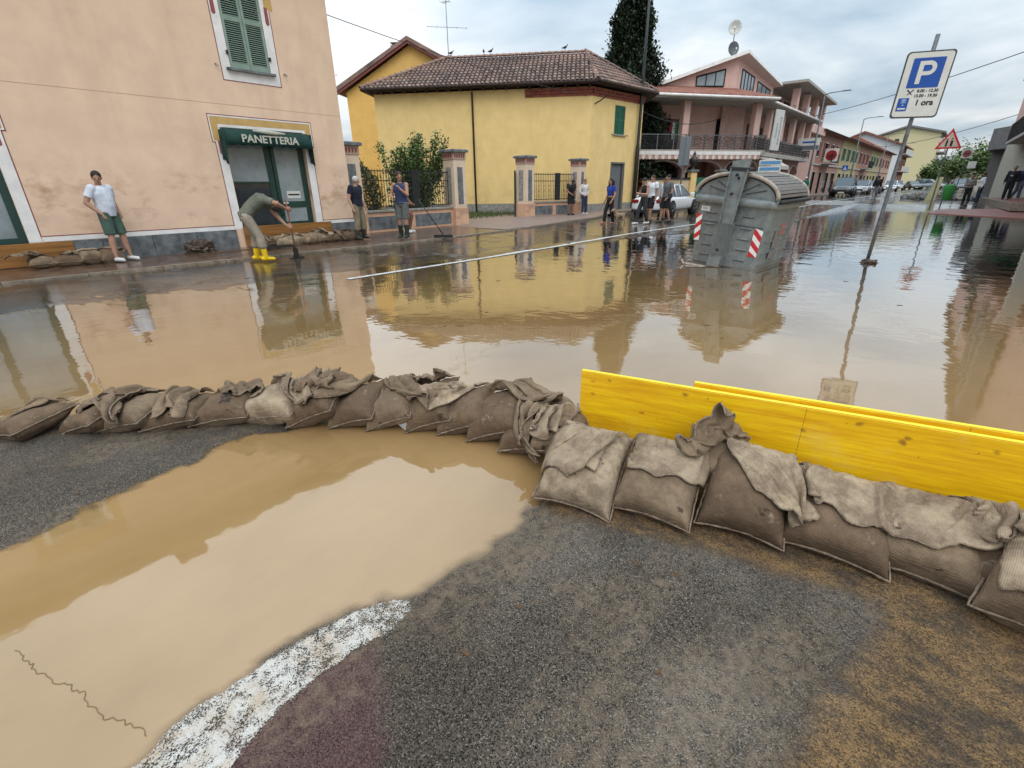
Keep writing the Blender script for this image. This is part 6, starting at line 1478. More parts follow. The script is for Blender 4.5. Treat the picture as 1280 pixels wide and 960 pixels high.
src = mixc(t, M_('MULTIPLY', ramp(t, noise_n(t, 26, 5, stretch=(1, 1, .5), w=5), .62, .68), .4, tree=t), src, (.42, .42, .40))
l.new(src, p.inputs['Base Color'])
body = MB().loft(rings).build('tub', MT['steel_dull'], BN, True)
body.modifiers.new('e', 'EDGE_SPLIT').split_angle = R(40)
lip = MB().loft([rring(hx1-.03, hy1-.03, zr_-.10, .11), rring(hx1+.025, hy1+.025, zr_-.09, .12), rring(hx1+.04, hy1+.04, zr_-.05, .12), rring(hx1+.04, hy1+.04, zr_+.02, .12), rring(hx1+.0, hy1+.0, zr_+.05, .12), rring(hx1-.05, hy1-.05, zr_+.05, .1)]).build('rim_band', MT['steel_dull'], BN, True)
def hxz(z): return lerp(hx0, hx1-.03, (z-.05)/(zr_-.10))
def hyz(z): return lerp(hy0, hy1-.03, (z-.05)/(zr_-.10))
# pressed ribs on the front face, two ladders
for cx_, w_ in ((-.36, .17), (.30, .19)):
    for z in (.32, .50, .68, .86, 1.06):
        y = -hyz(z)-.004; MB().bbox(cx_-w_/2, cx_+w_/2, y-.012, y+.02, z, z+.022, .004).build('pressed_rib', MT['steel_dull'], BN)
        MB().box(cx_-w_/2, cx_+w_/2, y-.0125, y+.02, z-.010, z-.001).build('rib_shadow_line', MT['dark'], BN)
for z in (.16, .90): MB().box(-hxz(z)+.06, hxz(z)-.06, -hyz(z)-.010, -hyz(z)+.01, z, z+.016).build('pressed_line', flat('steel_dark', (.07, .08, .08)), BN)
for z in (.28, .47, .66, .85):
    MB().bbox(hxz(z)-.01, hxz(z)+.014, -.58, .60, z, z+.03, .004).build('pressed_rib', MT['steel_dull'], BN)
# end dome panel and the half-round lid
for s in (-1, 1):
    dm = MB(); n_ = 20; V = [(0, 0, 0)]
    P = [(math.cos(math.pi*k/n_)*(hx1-.03), math.sin(math.pi*k/n_)*.34) for k in range(n_+1)]
    dm.prism([(x, zr_+.03+z) for x, z in P], s*(hy1-.06), s*(hy1-.02), 'y'); dm.build('dome_panel', MT['steel_dull'], BN)
    if s == -1:
        for a in (28, 50, 72, 108, 130, 152):
            c0 = Vector((.18*math.cos(R(a)), -(hy1-.015), zr_+.05+.12*math.sin(R(a)))); c1 = Vector((.55*math.cos(R(a)), -(hy1-.015), zr_+.05+.30*math.sin(R(a))))
            MB().cone(c0, c1, .010, .010, 5).build('fan_rib', flat('steel_dark', (.07, .08, .08)), BN)
    ed = MB().tube([(math.cos(math.pi*k/24)*(hx1+.02), s*(hy1+.01), zr_+.06+math.sin(math.pi*k/24)*.36) for k in range(25)], .032, 8); ed.build('dome_edge', MT['rust_edge'], BN, True)
def lid(a0, a1, name):
    n_ = 9
    for k in range(n_):
        b0, b1 = R(lerp(a0, a1, k/n_)), R(lerp(a0, a1, (k+1)/n_)); g = R(.6)
        P = []
        for a, rr in ((b0+g, 1.0), (b1-g, 1.0), (b1-g, .93), (b0+g, .95)):
            P.append((math.cos(a)*(hx1+.03)*rr, zr_+.06+math.sin(a)*.37*rr))
        off = rng.uniform(-.006, .006)
        MB().prism([(x+off, z+off) for x, z in P], -(hy1-.02), hy1-.02, 'y').build('lid_slat', MT['lid_grey'], BN)
lid(5, 80, 'r'); lid(100, 174, 'l')
MB().bbox(-.13, .13, -hy1, hy1, zr_+.38, zr_+.435, .02).build('lid_spine', MT['lid_grey'], BN)
MB().tube([(hx1+.07, -hy1, zr_+.03), (hx1+.07, hy1, zr_+.03)], .03, 8).build('lid_hinge', MT['dark'], BN, True)
# the lifting arm on the front face
yy_ = -hy1-.06
arm = MB().prism([(-.11, .92), (.10, .92), (.16, zr_+.66), (-.13, zr_+.60)], yy_-.05, yy_, 'y').build('lifting_arm', MT['steel_dull'], BN)
arm.rotation_euler = (0, 0, 0)
for s, x in ((-1, -.118), (1, .10)): MB().prism([(x, .92), (x+.018, .92), (x+.018+.05*(s > 0)-.012*(s < 0), zr_+.49), (x+.05*(s > 0)-.012*(s < 0), zr_+.49)], yy_-.085, yy_-.05, 'y').build('arm_flange', MT['steel_dull'], BN)
lo = MB().prism([(-.20, .16), (.02, .16), (.11, .95), (-.11, .95)], yy_-.03, -hy0-.02, 'y').build('arm_channel', MT['steel_dull'], BN)
MB().prism([(-.155, .38), (.05, .38), (.105, .93), (-.10, .93)], yy_-.055, yy_-.031, 'y').build('arm_cover', flat('steel_dark2', (.11, .125, .125)), BN)
MB().box(-.07, -.02, yy_-.06, yy_-.054, .45, .49).build('slot', MT['dark'], BN)
for x, z in ((.0, zr_+.40), (-.02, zr_+.1), (.04, zr_+.35)): MB().cone((x, yy_-.09, z), (x, yy_-.05, z), .022, .022, 8).build('bolt', MT['dark'], BN)
MB().bbox(-.17, .20, yy_-.06, yy_+.10, zr_+.46, zr_+.52, .01).build('arm_bracket', MT['black_metal'], BN)
bs_ = MB().box(-.20, .02, yy_-.10, yy_-.06, zr_+.72, zr_+.90); 
stp = thing('street_name_sign', 'small white and blue sign seen just above the waste container arm', 'sign', (-9.2, 34.4, .15), R(35))
MB().cone((0, 0, 0), (0, 0, 2.6), .035, .035, 8).build('sign_post', MT['galv'], stp); 
for z in (2.0, 2.35): MB().bbox(-.65, .65, -.05, -.035, z, z+.3, .005).build('sign_plate', MT['sign_white'], stp); MB().box(-.58, .58, -.056, -.05, z+.06, z+.24).build('sign_face', flat('sign_blue_mid', (.10, .28, .5)), stp)
# pedal bar at the foot
MB().tube([(-hx0-.12, -hy0-.10, .16), (-hx0-.05, -hy0-.16, .11), (-.10, -hy0-.15, .13)], .022, 7).build('foot_bar', MT['rust_edge'], BN, True)
# reflective stripes, label
def stripes(cx_, z0, z1, w_, slant, fy=None, side=None):
    n_ = 5; h = (z1-z0)/n_
    for k in range(-1, n_+1):
        a, b = z0+k*h, z0+(k+1)*h; P = [(-w_/2, a), (w_/2, a+slant), (w_/2, b+slant), (-w_/2, b)]
        P = [(x, min(max(z, z0), z1)) for x, z in P]
        if abs(P[0][1]-P[3][1])+abs(P[1][1]-P[2][1]) < 1e-4: continue
        mm = MT['red'] if k % 2 == 0 else MT['white']
        V = []
        for x, z in P:
            X = cx_*hxz(z)/hxz(.6)+x; V.append((X, -hyz(z)-.010, z))
        V2 = [(x, y-.004, z) for x, y, z in V]
        MB().add(V+V2, [(3, 2, 1, 0), (4, 5, 6, 7), (0, 1, 5, 4), (1, 2, 6, 5), (2, 3, 7, 6), (3, 0, 4, 7)]).build('reflective_stripe', mm, BN)
stripes(-.555, .55, 1.02, .105, .10); stripes(.515, .42, .90, .145, -.13)
MB().box(-.56, -.40, -hyz(1.0)-.018, -hyz(1.0)-.006, 1.08, 1.16).build('label', MT['sign_white'], BN)
text('label_print', '1234' if False else 'RSU', .055, MT['galv'], BN, Matrix.Translation((-.48, -hyz(1.0)-.020, 1.12)) @ FACE, .001)
for (a, b, c, d, mm) in ((-.25, .0, .55, .85, 'sign_white'), (-.05, .22, .75, .95, 'red'), (-.3, .05, .36, .5, 'sign_white')):
    y0_, y1_ = a, b; MB().box(hxz(.7)+.012, hxz(.7)+.018, y0_, y1_, c, d).build('sticker', MT['lid_grey'] if mm == 'sign_white' else flat('faded_red', (.30, .12, .11)), BN)

# ---------------------------------------------------------------- the parking sign on its leaning post
sp0 = Vector((-1.02, 11.32, -.05)); top = None
PK = thing('parking_sign', 'tall leaning grey post with white parking sign reading 1 ora, standing in the water', 'road sign', mat4=Matrix.Translation(sp0) @ Matrix.Rotation(R(.0), 4, 'Z') @ Matrix.Rotation(R(2.2), 4, 'Y'))
MB().tube([(0, 0, z) for z in (0, 1, 2, 3, 3.62)], .031, 14).build('post', MT['galv'], PK, True)
pl_ = bpy.data.objects.new('sign_plate', None); COL.objects.link(pl_); pl_.parent = PK; pl_.location = (.0, -.05, 2.92); pl_.rotation_euler = (0, 0, R(14))
def rrect(w_, h_, r, n_=6, cx=0, cz=0):
    P = []
    for sx, sz, a0 in ((1, 1, 0), (-1, 1, 90), (-1, -1, 180), (1, -1, 270)):
        for k in range(n_): a = R(a0+90*k/(n_-1)); P.append((cx+sx*(w_/2-r)+r*math.cos(a), cz+sz*(h_/2-r)+r*math.sin(a)))
    return P
MB().prism(rrect(.64, .95, .05), -.012, .012, 'y').build('backing', MT['galv'], pl_)
MB().prism(rrect(.622, .932, .055), -.016, -.012, 'y').build('black_border', flat('border_dark', (.05, .055, .06)), pl_)
MB().prism(rrect(.598, .908, .048), -.019, -.016, 'y').build('white_field', MT['sign_white'], pl_)
MB().prism(rrect(.42, .42, .012, 4, .0, .17), -.022, -.019, 'y').build('blue_panel', MT['blue_sign'], pl_)
# the letter P in solid strokes
Pm = MB()
x0 = -.115; st_ = .062
Pm.box(x0, x0+st_, -.0245, -.022, .015, .335)
outer = [(x0+st_, .335)]+[(x0+.135+.10*math.cos(a), .235+.10*math.sin(a)) for a in np.linspace(math.pi/2, -math.pi/2, 12)]+[(x0+st_, .135)]
inner = [(x0+st_, .279)]+[(x0+.135+.044*math.cos(a), .235+.044*math.sin(a)) for a in np.linspace(math.pi/2, -math.pi/2, 12)]+[(x0+st_, .191)]
V = [(x, y, z) for (x, z) in outer+inner for y in (-.0245,)]; k_ = len(outer)
Pm.add(V, [(i, i+1, k_+i+1, k_+i) for i in range(k_-1)])
Pm.build('letter_p', MT['sign_white'], pl_)
def T(body, size, x, z, m='black_print', al='CENTER', b=.002, sx=1): return text('lettering', body, size, MT[m], pl_, Matrix.Translation((x, -.0205, z)) @ FACE, .001, al, b, sx)
T('8.00 - 12.30', .058, .095, -.085); T('15.00 - 19.30', .058, .085, -.155); T('1 ora', .115, .095, -.255, b=.004)
hm = MB(); 
for s in (-1, 1): hm.obox((-.135, -.021, -.105), (.012, .003, .085), Matrix.Rotation(R(45*s), 3, 'Y')); hm.obox((-.135-s*.028, -.021, -.078), (.045, .003, .016), Matrix.Rotation(R(45*s), 3, 'Y'))
hm.build('crossed_hammers', MT['black_print'], pl_)
MB().prism(rrect(.145, .19, .008, 3, -.19, -.275), -.022, -.019, 'y').build('blue_panel', MT['blue_sign'], pl_)
MB().prism(rrect(.07, .07, .01, 3, -.185, -.225), -.0235, -.022, 'y').build('small_square', flat('blue_light', (.15, .25, .5)), pl_); text('lettering', 'P', .06, MT['sign_white'], pl_, Matrix.Translation((-.185, -.025, -.225)) @ FACE, .001)
MB().box(-.195, -.175, -.0235, -.022, -.29, -.275).build('small_arrow', MT['sign_white'], pl_); MB().prism(rrect(.11, .025, .008, 3, -.19, -.335), -.0235, -.022, 'y').build('small_car', MT['sign_white'], pl_)
for z in (2.62, 3.2): MB().tube([(-.05, .02, z), (0, .045, z), (.05, .02, z)], .012, 5).build('clamp', MT['grey_metal'], PK)
blobby('clod', 'dark broken clod of earth at the foot of the parking sign post in the water', 'clod', (-.98, 11.28, -.03), (.17, .11, .09), MT['mud'], 12)
# other posts and signs
def post_sign(label, loc, h, rz, plate, name='road_sign', lean=0, postm='galv', group=None, r=.03):
    o = thing(name, label, 'road sign', mat4=Matrix.Translation(loc) @ Matrix.Rotation(rz, 4, 'Z') @ Matrix.Rotation(lean, 4, 'Y'), group=group)
    MB().cone((0, 0, 0), (0, 0, h), r, r, 8).build('sign_post', MT[postm], o); plate(o, h); return o
def tri(o, h):
    def tp(s, z): return [(-s/2, z), (s/2, z), (0, z+s*.87)]
    MB().prism(tp(1.0, h-.85), -.05, -.035, 'y').build('red_border', MT['red'], o)
    MB().prism(tp(.74, h-.775), -.055, -.05, 'y').build('white_field', flat('sign_pinkish', (.62, .50, .42)), o)
    for dx, s in ((-.10, .8), (.08, 1)): b = MB().ball((dx, -.06, h-.42*1 if s == 1 else h-.46), (.035, .006, .035), 8, 5); b.prism([(dx-.05*s, h-.75), (dx+.04*s, h-.75), (dx+.05*s, h-.5), (dx-.04*s, h-.5)], -.060, -.055, 'y'); b.build('child_symbol', MT['black_print'], o)
def square(m1, m2):
    def f(o, h):
        MB().box(-.3, .3, -.05, -.035, h-.64, h-.04).build('plate', MT[m1], o)
        if m2 == 'cross': MB().prism([(-.2, h-.55), (.2, h-.55), (0, h-.12)], -.055, -.05, 'y').build('white_triangle', MT['sign_white'], o); MB().box(-.03, .03, -.058, -.055, h-.5, h-.25).build('walker_symbol', MT['blue_sign'], o)
        if m2 == 'red':
            MB().cone((0, -.055, h-.34), (0, -.05, h-.34), .25, .25, 20).build('red_disc', flat('faded_red_disc', (.28, .09, .09)), o); MB().box(-.14, .14, -.06, -.0555, h-.38, h-.30).build('disc_symbol', flat('dark_red', (.1, .01, .01)), o)
    return f
post_sign('triangular children warning sign with red border by the red paving', (-.98, 32.6, .1), 3.62, R(4), tri)
post_sign('blue square crossing sign leaning against the second lamp on the far pavement', (-11.2, 73.5, .3), 3.2, R(18), square('blue_sign', 'cross'))
rs = thing('hanging_sign', 'square white sign with dark red disc sticking out from the brick rose house', 'sign', (-12.2, 69.5, 3.6), R(8))
MB().bbox(-.68, .68, -.08, .08, .2, 1.56, .01).build('sign_box', MT['sign_white'], rs); MB().cone((0, -.1, .85), (0, -.08, .85), .54, .54, 24).build('red_disc', flat('dark_red2', (.33, .015, .02)), rs); MB().box(-.35, .35, -.108, -.1, .7, .85).build('disc_symbol', MT['black_print'], rs); MB().box(-.9, -.75, -.03, .03, .4, .5).build('bracket', MT['black_metal'], rs)
post_sign('no parking sign on a post behind the red paving, right of the warning sign', (-.35, 52, .2), 3.5, R(4), square('sign_white', 'red'))
post_sign('small white square sign far behind the no parking sign', (.15, 66, .25), 3.0, R(4), square('sign_white', 'none'))
post_sign('white sign board on a post beside the grey canopy', (1.6, 60, .25), 5.3, R(4), square('sign_white', 'red'))
bp = thing('sign_backs', 'two dark sign backs on a pole before the balconied house', 'road sign', (-13.5, 31.6, .1), R(30))
MB().cone((0, 0, 0), (0, 0, 4.2), .05, .05, 8).build('sign_post', MT['galv'], bp)
for x in (-.17, .17): MB().bbox(x-.155, x+.155, -.05, -.03, 2.5, 4.1, .01).build('sign_back', flat('zinc_back', (.16, .19, .21)), bp)
# green litter bin on a post, low heap of kerb stones
lb = thing('litter_bin', 'small green litter bin hanging beside the warning sign post', 'litter bin', (-.62, 33.4, .13))
MB().cone((0, 0, 0), (0, 0, 1.1), .03, .03, 8).build('bin_post', MT['galv'], lb)
MB().loft([[Vector((.16+r*math.cos(a), r*.8*math.sin(a), z)) for a in np.linspace(0, 2*math.pi, 17)[:-1]] for z, r in ((.42, .17), (1.0, .24), (1.04, .25))]).build('bin_tub', flat('bin_green', (.04, .27, .06)), lb, True)
MB().loft([[Vector((.16+r*math.cos(a), r*.8*math.sin(a), z)) for a in np.linspace(0, 2*math.pi, 17)[:-1]] for z, r in ((1.04, .25), (1.14, .19), (1.16, .02))]).build('bin_lid', flat('bin_green', (.04, .27, .06)), lb, True)
for k in range(7): blobby('rubble_heap', ['grey heap of rubble beside the far puddle, leftmost', 'dark lump in the low rubble heap', 'grey pile of kerb rubble left of the litter bin', 'broken stone pile in the middle of the rubble row', 'muddy rubble pile behind the litter bin', 'pale rubble pile right of the litter bin', 'rightmost low rubble pile before the grey canopy'][k], 'rubble', (-2.9+k*.65, 50-k*.6, .25), (.55, .5, .32+.15*(k % 2)), MT['stone_pale'] if k % 2 else MT['stone_grey'], 20+k)
yt = thing('traffic_board', 'pale yellow leaning board beside the green litter bin', 'board', (-1.5, 46, .25)); MB().prism([(-.3, 0), (.25, 0), (.4, 1.5), (.05, 1.5)], -.04, .04, 'y').build('panel', flat('pale_yellow2', (.62, .58, .33)), yt)

# sandbags stacked loosely at the two flood boards (copies of two settled bags)
def small_bag(src, label, loc, rz, sc, tilt=0, group='sandbags at the shop doors', roll=0):
    c = src.copy(); COL.objects.link(c); c['label'] = label; c['group'] = group
    for ch in src.children: d = ch.copy(); COL.objects.link(d); d.parent = c
    c.matrix_world = Matrix.Translation(loc) @ Matrix.Rotation(rz, 4, 'Z') @ Matrix.Rotation(tilt, 4, 'X') @ Matrix.Rotation(roll, 4, 'Y') @ Matrix.Diagonal((sc, sc, sc, 1))
    return c
src = [b.parent for o, b in SIM]
D = [('lowest folded sandbag at the left end before the left flood board', 1.02, 90, 2), ('sandbag with open folded mouth before the left flood board', 1.42, 75, 4), ('flat sandbag on top of its neighbours before the left flood board', 1.75, 100, 14), ('grey sandbag at the right end of the left flood board', 2.08, 95, 15)]
for k, (lb_, Y, rz, s) in enumerate(D): small_bag(src[s], lb_, (-13.25+.05*(k % 2), Y, .17+.03*(k == 2)), R(rz), 1.25, R(8))
D = [('sandbag hidden behind the yellow boots at the bakery door', 5.35, 100, 3), ('first flat pale sandbag right of the shovel at the bakery door', 5.72, 84, 13), ('rounded sandbag at the bakery door with its corner raised', 6.08, 95, 5), ('small dark folded sandbag at the bakery door', 6.4, 110, 8), ('plump sandbag standing higher in the middle of the bakery door row', 6.72, 80, 5), ('crumpled sandbag leaning on the plump one at the bakery door', 7.02, 97, 10), ('twisted sandbag near the right jamb of the bakery door', 7.34, 88, 12), ('sandbag at the right end of the flood board of the bakery', 7.66, 84, 9), ('last sandbag of the bakery row, by the old man in boots', 7.98, 60, 6)]
for k, (lb_, Y, rz, s) in enumerate(D): small_bag(src[s], lb_, (-13.2+.06*(k % 2), Y, .17+.04*(k in (4,))), R(rz), 1.2, R(10))
# ---------------------------------------------------------------- people
def ell_ring(c, a, b, A, B, n_=14): return [c+a*math.cos(2*math.pi*k/n_)*A+b*math.sin(2*math.pi*k/n_)*B for k in range(n_)]
def loft_spine(mb, pts, side):
    """pts: list of (centre, half width, half depth); side: lateral direction"""
    rings = []; side = Vector(side)
    for i, (c, a, b) in enumerate(pts):
        d = (Vector(pts[min(i+1, len(pts)-1)][0])-Vector(pts[max(i-1, 0)][0])).normalized()
        A = (side-side.dot(d)*d).normalized(); B = d.cross(A); rings.append(ell_ring(Vector(c), a, b, A, B))
    mb.loft(rings)
def capsule(mb, p, q, r0, r1, n_=10):
    p, q = Vector(p), Vector(q); d = (q-p); L_ = d.length; u, v, d = basis(d); rings = []
    for t_, r in ((-.9, .44), (-.5, .87), (0, 1)): rings.append([p+d*r0*t_+r0*r*(u*math.cos(2*math.pi*k/n_)+v*math.sin(2*math.pi*k/n_)) for k in range(n_)])
    for f_ in (.35, .7): rr = r0+(r1-r0)*f_; rr *= 1.03; rings.append([p+d*L_*f_+rr*(u*math.cos(2*math.pi*k/n_)+v*math.sin(2*math.pi*k/n_)) for k in range(n_)])
    for t_, r in ((0, 1), (.5, .87), (.9, .44)): rings.append([q+d*r1*t_+r1*r*(u*math.cos(2*math.pi*k/n_)+v*math.sin(2*math.pi*k/n_)) for k in range(n_)])
    mb.loft(rings)
def fused(mb, name, m, parent, vox, smooth_=2):
    """one continuous skin from overlapping volumes"""
    me = mb.mesh(name, m, True); o = bpy.data.objects.new(name, me); COL.objects.link(o)
    md = o.modifiers.new('r', 'REMESH'); md.mode = 'VOXEL'; md.voxel_size = vox; md.use_smooth_shade = True
    sm_ = o.modifiers.new('s', 'SMOOTH'); sm_.iterations = smooth_; sm_.factor = .5
    me2 = bpy.data.meshes.new_from_object(o.evaluated_get(bpy.context.evaluated_depsgraph_get())); me2.name = name
    o.modifiers.clear(); o.data = me2; me2.materials.clear(); me2.materials.append(m); me2.polygons.foreach_set('use_smooth', [True]*len(me2.polygons))
    o.parent = parent; return o
SKIN = {}
def skin(c): 
    if c not in SKIN: SKIN[c] = mat('skin_%d' % len(SKIN), c, .55, .08, 12, .05, 60)
    return SKIN[c]
STAND = dict(pelvis=(0, 0, .95), waist=(0, -.01, 1.10), chest=(0, 0, 1.30), neck=(0, -.01, 1.46), head=(0, .02, 1.61),
 shL=(-.185, -.01, 1.41), elL=(-.25, -.03, 1.13), wrL=(-.26, .05, .88), shR=(.185, -.01, 1.41), elR=(.25, -.03, 1.13), wrR=(.26, .05, .88),
 hipL=(-.09, 0, .92), knL=(-.10, .02, .50), anL=(-.11, -.01, .08), hipR=(.09, 0, .92), knR=(.10, .02, .50), anR=(.11, -.01, .08))
def person(label, loc, face, pose=None, sk=(.42, .24, .16), hair=(.03, .02, .015), shirt=(.6, .6, .6), sleeve=.45, bottoms=(.05, .05, .05), legs='short', shoes=(.05, .05, .05), boots=False, vox=.016, hlen='short', belly=0, height=1.75, hat=None, slim=1.0, midriff=False, look=0, print_=None, group=None, strap=False, toe=(0, 1)):
    J = {k: Vector(v) for k, v in STAND.items()}
    for k, v in (pose or {}).items(): J[k] = Vector(v)
    o = thing('person', label, 'person', loc, face, group); o.scale = (height/1.75,)*3
    slim *= 1.09
    side = (J['shR']-J['shL']).normalized(); hs = (J['hipR']-J['hipL']).normalized(); s = slim
    b = MB()
    loft_spine(b, [(J['pelvis']-Vector((0, 0, .08)), .10*s, .08*s), (J['pelvis'], .155*s, .115*s), (J['waist'], .135*s, (.105+belly)*s), ((J['waist']+J['chest'])/2, .15*s, (.115+belly*.7)*s), (J['chest'], .175*s, .12*s), (J['chest'].lerp(J['neck'], .6), .15*s, .095*s), (J['neck'], .062, .062)], side)
    fw = (J['head']-J['neck']).normalized(); lk = Matrix.Rotation(look, 3, fw); hf = (lk @ (Vector((0, 1, 0))-Vector((0, 1, 0)).dot(fw)*fw)).normalized() if abs(fw.y) < .9 else (lk @ Vector((0, 0, -1)))
    hsd = hf.cross(fw).normalized(); H_ = Matrix((hsd, hf, fw)).transposed()
    capsule(b, J['neck']-fw*.03, J['head']-fw*.05, .055, .052)
    b.ball(J['head']+H_ @ Vector((0, -.005, .02)), (.075, .092, .105), 14, 10, H_)
    b.ball(J['head']+H_ @ Vector((0, .030, -.055)), (.052, .058, .055), 12, 8, H_)      # jaw
    b.cone(J['head']+H_ @ Vector((0, .08, .03)), J['head']+H_ @ Vector((0, .107, -.012)), .009, .017, 6)   # nose
    for q in (-1, 1): b.ball(J['head']+H_ @ Vector((q*.078, -.005, 0)), (.012, .022, .032), 8, 6, H_)
    for S in 'LR':
        q = -1 if S == 'L' else 1
        b.ball(J['sh'+S], .062*s, 10, 8); capsule(b, J['sh'+S], J['el'+S], .052*s, .042*s); capsule(b, J['el'+S], J['wr'+S], .042*s, .028*s)
        d = (J['wr'+S]-J['el'+S]).normalized(); hd = d if (pose or {}).get('hand'+S) is None else Vector(pose['hand'+S]).normalized()
        u, v, _ = basis(hd); inw = (Vector((-q, .25, 0))-Vector((-q, .25, 0)).dot(hd)*hd).normalized(); wd = hd.cross(inw)
        w0 = J['wr'+S]; loft_spine(b, [(w0, .026, .02), (w0+hd*.045, .040, .018), (w0+hd*.085, .042, .015)], wd)
        for k in range(4):
            off = wd*(k-1.5)*.021; ln_ = (.068, .078, .073, .058)[k]; p0 = w0+hd*.08+off; p1 = p0+hd*ln_*.5+inw*.012; p2 = p1+hd*ln_*.35+inw*.030
            capsule(b, p0, p1, .0098, .009, 6); capsule(b, p1, p2, .009, .0078, 6)
        p0 = w0+hd*.03-wd*.030*(-q) ; th = (-wd*(-q)*.6+hd*.8+inw*.3).normalized(); capsule(b, p0, p0+th*.045, .012, .010, 6); capsule(b, p0+th*.045, p0+th*.03+hd*.045+inw*.01, .010, .009, 6)
        capsule(b, J['hip'+S], J['kn'+S], .085*s, .056*s); capsule(b, J['kn'+S], J['kn'+S].lerp(J['an'+S], .35)-Vector((0, .012, 0)), .054*s, .056*s); capsule(b, J['kn'+S].lerp(J['an'+S], .35)-Vector((0, .012, 0)), J['an'+S], .055*s, .034)
        tv = Vector((toe[0], toe[1], 0)).normalized(); capsule(b, J['an'+S]-Vector((0, 0, .035))-tv*.03, J['an'+S]-Vector((0, 0, .045))+tv*.13, .036, .028)
    fused(b, 'body', skin(sk), o, vox*.72)
    if vox < .015:
        for q in (-1, 1): MB().ball(J['head']+H_ @ Vector((q*.030, .083, .018)), (.010, .006, .006), 8, 6, H_).build('eye', MT['black_print'], o)
        MB().ball(J['head']+H_ @ Vector((0, .086, -.045)), (.022, .006, .005), 8, 5, H_).build('mouth', flat('lip', (.25, .08, .07)), o)
    # hair
    if hair:
        hm_ = MB(); hm_.ball(J['head']+H_ @ Vector((0, -.018, .045)), (.086, .096, .092), 14, 9, H_)
        if hlen == 'long':
            hm_.ball(J['head']+H_ @ Vector((0, -.05, -.03)), (.10, .07, .12), 12, 8, H_)
            for k in range(7): x = (k-3)*.032; capsule(hm_, J['head']+H_ @ Vector((x, -.06, 0)), J['head']+Vector((x*1.25, -.07+.015*math.sin(k*2), -.28-.03*math.cos(k*1.7))), .042, .022, 8)
            for q in (-1, 1): capsule(hm_, J['head']+H_ @ Vector((q*.08, .0, .03)), J['head']+Vector((q*.12, .0, -.24)), .035, .02, 8)
        if hlen == 'bun': hm_.ball(J['head']+H_ @ Vector((0, -.10, .09)), .04, 10, 7)
        fused(hm_, 'hair', mat('hair', hair, .7, .3, 30, .5, 90), o, .011, 1)
    if hat: MB().ball(J['head']+H_ @ Vector((0, -.008, .075)), (.092, .10, .07), 14, 8, H_).cone(J['head']+H_ @ Vector((0, .05, .06)), J['head']+H_ @ Vector((0, .15, .055)), .07, .05, 12).build('cap', mat('cap', hat, .8, .1, 9, .1), o, True)
    # shirt
    sh = MB(); z0 = J['pelvis'].lerp(J['waist'], -.25 if not midriff else .9)
    tor = [(z0, .172*s, (.128+belly*.8)*s)] if not midriff else []
    tor += [(J['waist'], .152*s, (.122+belly)*s), ((J['waist']+J['chest'])/2, .168*s, (.132+belly*.75)*s), (J['chest'], .192*s, .136*s), (J['chest'].lerp(J['neck'], .55), .175*s, .115*s), (J['chest'].lerp(J['neck'], .88), .105, .085), (J['neck']+fw*.0, .07, .068)]
    loft_spine(sh, tor, side)
    for S in 'LR':
        sh.ball(J['sh'+S], .074*s if sleeve > 0 else .06, 10, 8)
        if sleeve > 0:
            e1 = J['sh'+S].lerp(J['el'+S], min(1, sleeve*1.25)); 
            if sleeve < .8: sh.cone(J['sh'+S], e1, .074*s, .070*s, 12)
            else: capsule(sh, J['sh'+S], J['el'+S], .066*s, .056*s); sh.cone(J['el'+S], J['el'+S].lerp(J['wr'+S], .95), .058*s, .042*s, 12)
    ms = mat('cloth', shirt, .9, .16, 5, .35, 28)
    if not (midriff == 'top'): fused(sh, 'shirt', ms, o, vox*.85, 2)
    if print_: MB().ball(J['chest']+Vector((.02, .125, -.06)), (.075, .02, .055), 12, 8).build('shirt_print', mat('shirt_print', print_, .9, .4, 14, 0), o, True)
    # trousers or shorts
    tr_ = MB(); loft_spine(tr_, [(J['pelvis']-Vector((0, 0, .10)), .12*s, .10*s), (J['pelvis'], .168*s, .128*s), (J['pelvis'].lerp(J['waist'], .6), .152*s, (.120+belly*.6)*s)], hs)
    for S in 'LR':
        if legs == 'short': e1 = J['hip'+S].lerp(J['kn'+S], .93); tr_.cone(J['hip'+S]+Vector((0, 0, .03)), e1, .102*s, .092*s, 14)
        elif legs == 'mid': e1 = J['hip'+S].lerp(J['kn'+S], .6); tr_.cone(J['hip'+S]+Vector((0, 0, .03)), e1, .102*s, .092*s, 14)
        else:
            capsule(tr_, J['hip'+S], J['kn'+S], .102*s, .078*s); e2 = J['kn'+S].lerp(J['an'+S], .5 if boots else .97); tr_.cone(J['kn'+S], e2, .078*s, .070*s if not boots else .085*s, 14)
            if boots: tr_.ball(e2, (.085*s, .085*s, .06), 10, 6)
    fused(tr_, 'trousers' if legs == 'long' else 'shorts', mat('cloth', bottoms, .9, .18, 6, .35, 26), o, vox*.85, 2)
    tv = Vector((toe[0], toe[1], 0)).normalized()
    for S in 'LR':
        f_ = MB(); A_ = J['an'+S]
        capsule(f_, A_-Vector((0, 0, .03))-tv*.05, A_-Vector((0, 0, .045))+tv*.15, .048, .036); capsule(f_, A_-Vector((0, 0, .055))-tv*.05, A_-Vector((0, 0, .058))+tv*.16, .026, .026)
        if boots: f_.cone(A_-Vector((0, 0, .03)), A_.lerp(J['kn'+S], .68 if boots == 'tall' else .55), .052, .074, 14)
        fused(f_, 'boot' if boots else 'shoe', mat('boot' if boots else 'shoe', shoes, .35 if boots else .6, .12, 9, .1), o, .010 if vox < .02 else .016, 1)
